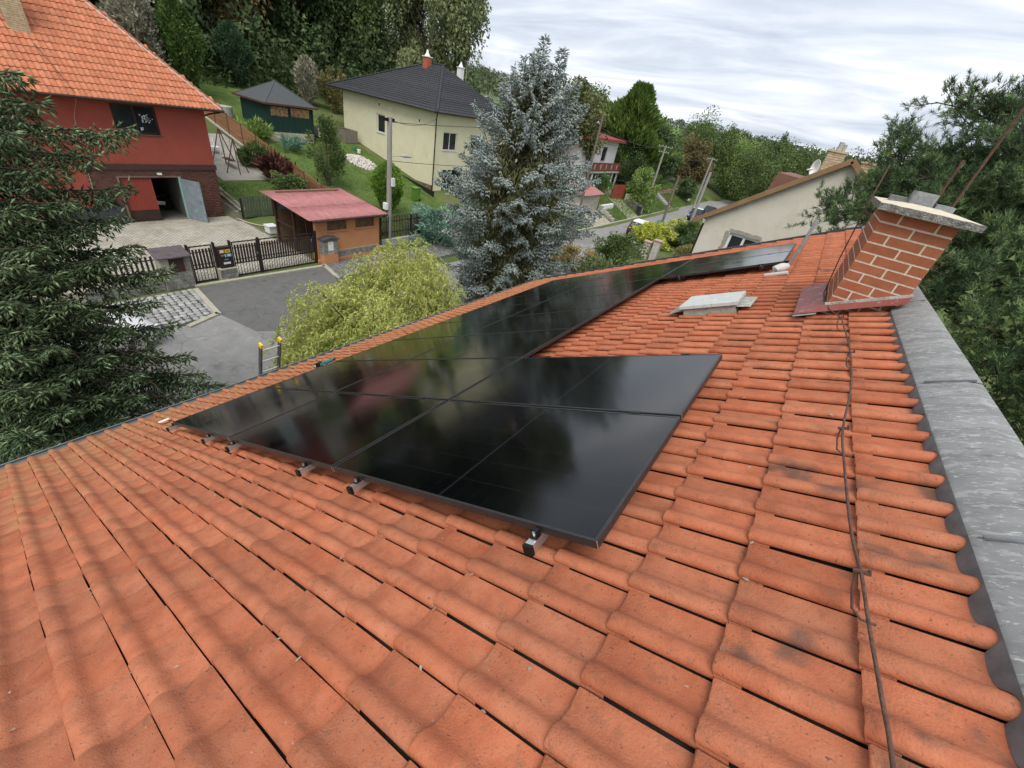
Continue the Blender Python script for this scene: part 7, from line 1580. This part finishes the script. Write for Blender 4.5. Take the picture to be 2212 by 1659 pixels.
def pine_limb(root, tip, n_sub, spread, m=16):
    c = curve_pts(root, tip, -.15, .35, 12, wig=.05); bw2.tube([tuple(p) for p in c], [max(.012, .07*(1-i/12)) for i in range(12)], 6, cap=False)
    for k in range(n_sub):
        f = rng.uniform(.28, 1.0); i = min(int(f*11), 10); p = c[i] + (c[i+1]-c[i])*(f*11-i); tg = unitv(c[min(i+1, 11)]-c[i]); e = p + unitv(tg*.6 + rng.normal(0, .7, 3) + [0, 0, .25])*spread*rng.uniform(.4, 1.1)
        bw2.tube([tuple(p), tuple((p+e)/2+rng.normal(0, .03, 3)), tuple(e)], [.014, .009, .005], 4, cap=False)
        for j in range(9):
            q = p + (e-p)*rng.uniform(.25, 1.08) + rng.normal(0, .07, 3); ax = unitv((e-p) + np.array([0, 0, .5]) + rng.normal(0, .4, 3)); tuft(q, ax, m, .13, rng.random() < .28)
tips = [((1775, 445), 14.0, 8.6), ((1800, 400), 14.2, 8.8), ((1790, 540), 13.6, 7.9), ((1905, 330), 14.3, 9.3), ((1965, 290), 14.6, 10.0), ((2030, 220), 14.8, 10.6), ((2125, 215), 14.5, 11.0), ((2195, 185), 14.8, 11.4), ((2060, 330), 13.8, 9.6), ((2150, 340), 13.5, 9.7), ((1900, 420), 13.8, 8.6), ((1960, 470), 13.6, 8.4), ((2080, 420), 13.2, 8.8), ((2170, 470), 12.6, 8.6), ((2210, 300), 14.0, 10.6), ((2190, 420), 13, 9.2), ((2000, 400), 13.4, 9.0), ((1860, 470), 13.5, 8.2), ((2120, 540), 12.4, 8.0), ((2200, 560), 12, 8.0), ((2060, 560), 12.6, 7.6), ((2110, 640), 12, 7.2), ((2190, 660), 11.5, 7.2), ((2075, 690), 11.2, 6.8), ((2140, 730), 10.6, 6.5), ((2200, 760), 10.2, 6.2), ((2120, 800), 10.0, 6.0), ((2195, 840), 9.6, 5.6), ((2040, 640), 11.8, 7.2), ((2010, 520), 12.8, 8.0), ((2150, 600), 11.8, 7.6), ((1830, 430), 14, 8.5), ((1940, 370), 14, 9.0), ((2040, 290), 14.4, 10.0), ((2100, 280), 14.2, 10.2), ((2000, 340), 14, 9.4), ((1880, 390), 14, 8.8), ((2120, 420), 13, 9.0), ((2030, 470), 13, 8.4), ((1850, 520), 13.6, 7.9)]
for (pxy, Y, zr) in tips:
    r = MC @ np.array([pxy[0]-PW/2, pxy[1]-PH/2, FPX]); tip = np.array([0, 0, CAMZ]) + r*(Y/r[1])
    pine_limb(TP + [0, 0, zr-.5], tip, 44, .70, 27)
for i in range(16):
    a_ = i*2.4; z = 4.4 + 6.6*i/16; R = 5.0*(1-(z-4.4)/9.5); e_ = TP + [math.cos(a_)*R, math.sin(a_)*R, z+.6]
    pine_limb(TP + [0, 0, z-.4], e_, 26, .9, 18)
foliage('needles', L_pine, pn, [blades(np.concatenate(Ps), np.concatenate(Ds), np.concatenate(Ls), .0135, 1, tri=True)]); foliage('light_needles', L_pine2, pn, [blades(np.concatenate(Pl), np.concatenate(Dl), np.concatenate(Ll), .0135, 1, tri=True)])
bw2.build('branches', M_bark, pn, smooth=True)
broadleaf(5.6, 7.0, 7.3, 3.2, 'dark ivy green tree below the ridge at the right edge', leafmat('ivy_leaf', (.009,.015,.007), (.025,.038,.016)), n=26000, leaf=.085, trunk=.18, name='ivy_tree', clumps=80, base=.05)
broadleaf(4.6, 10.6, 7.6, 2.6, 'yellowish green conifer crown between chimney and right edge', leafmat('conifer_ylw', (.03,.05,.016), (.085,.115,.036)), n=30000, leaf=.10, trunk=.15, name='soft_conifer', clumps=70, base=.05)
broadleaf(9.5, 10.0, 9.0, 4.0, 'dark green tree filling the gap behind the ridge trees', G_dk, n=9000, leaf=.2, trunk=.2, name='back_tree', clumps=60, base=.05)
# --- distant hills: forest mass, fields
sheet('field', [(-115.6, 309), (-92, 318), (-125, 432), (-157.6, 421.5)], mat('green_field', [(.10,.17,.03),(.14,.22,.045)], scale=.05, rough=.95), 1.0, step=12)
sheet('field', [(-46, 165), (-70, 165), (-78, 215), (-48, 215)], mat('stubble_field', [(.32,.21,.11),(.40,.28,.16)], scale=.08, rough=.95), .6, step=8)
m_t = 3600; aa = np.radians(rng.uniform(-75, 70, m_t)); rr = rng.uniform(150, 560, m_t)**1.0; xx = np.sin(aa)*rr; yy = np.cos(aa)*rr
azd = np.degrees(aa)
keep = ~(((azd > -21.5) & (azd < -16.2) & (rr < 440)) | ((xx < -40) & (xx > -84) & (yy > 120) & (yy < 222))); keep &= (np.sin(xx*.021+1)*np.cos(yy*.017) > -.45) | (rr > 430)
xx, yy, rr = xx[keep], yy[keep], rr[keep]; zt_ = terr(xx, yy); hh = rng.uniform(5.5, 9.5, len(xx))*np.where(rr > 430, .95, 1.0); sets = []
m = 56
for i0 in range(m):
    k = rng.random(len(xx))**.8; a_ = rng.uniform(0, 6.283, len(xx)); pr = np.sqrt(1-(2*np.clip(k, .02, .98)-1)**2)*.42 + .05
    P = np.stack([xx + np.cos(a_)*pr*hh, yy + np.sin(a_)*pr*hh, zt_ + .08*hh + k*hh*.95], 1); D = unitv(rng.normal(0, .6, P.shape) + [0, 0, .4])
    sets.append(blades(P, D, hh*rng.uniform(.11, .22, len(xx)), hh*.12, 1, tri=True))
tagset(foliage('hill_forest', leafmat('far_leaf', (.026,.040,.018), (.072,.092,.038), scale=.10), None, sets), 'distant forest covering the hills along the horizon', 'forest', kind='stuff')
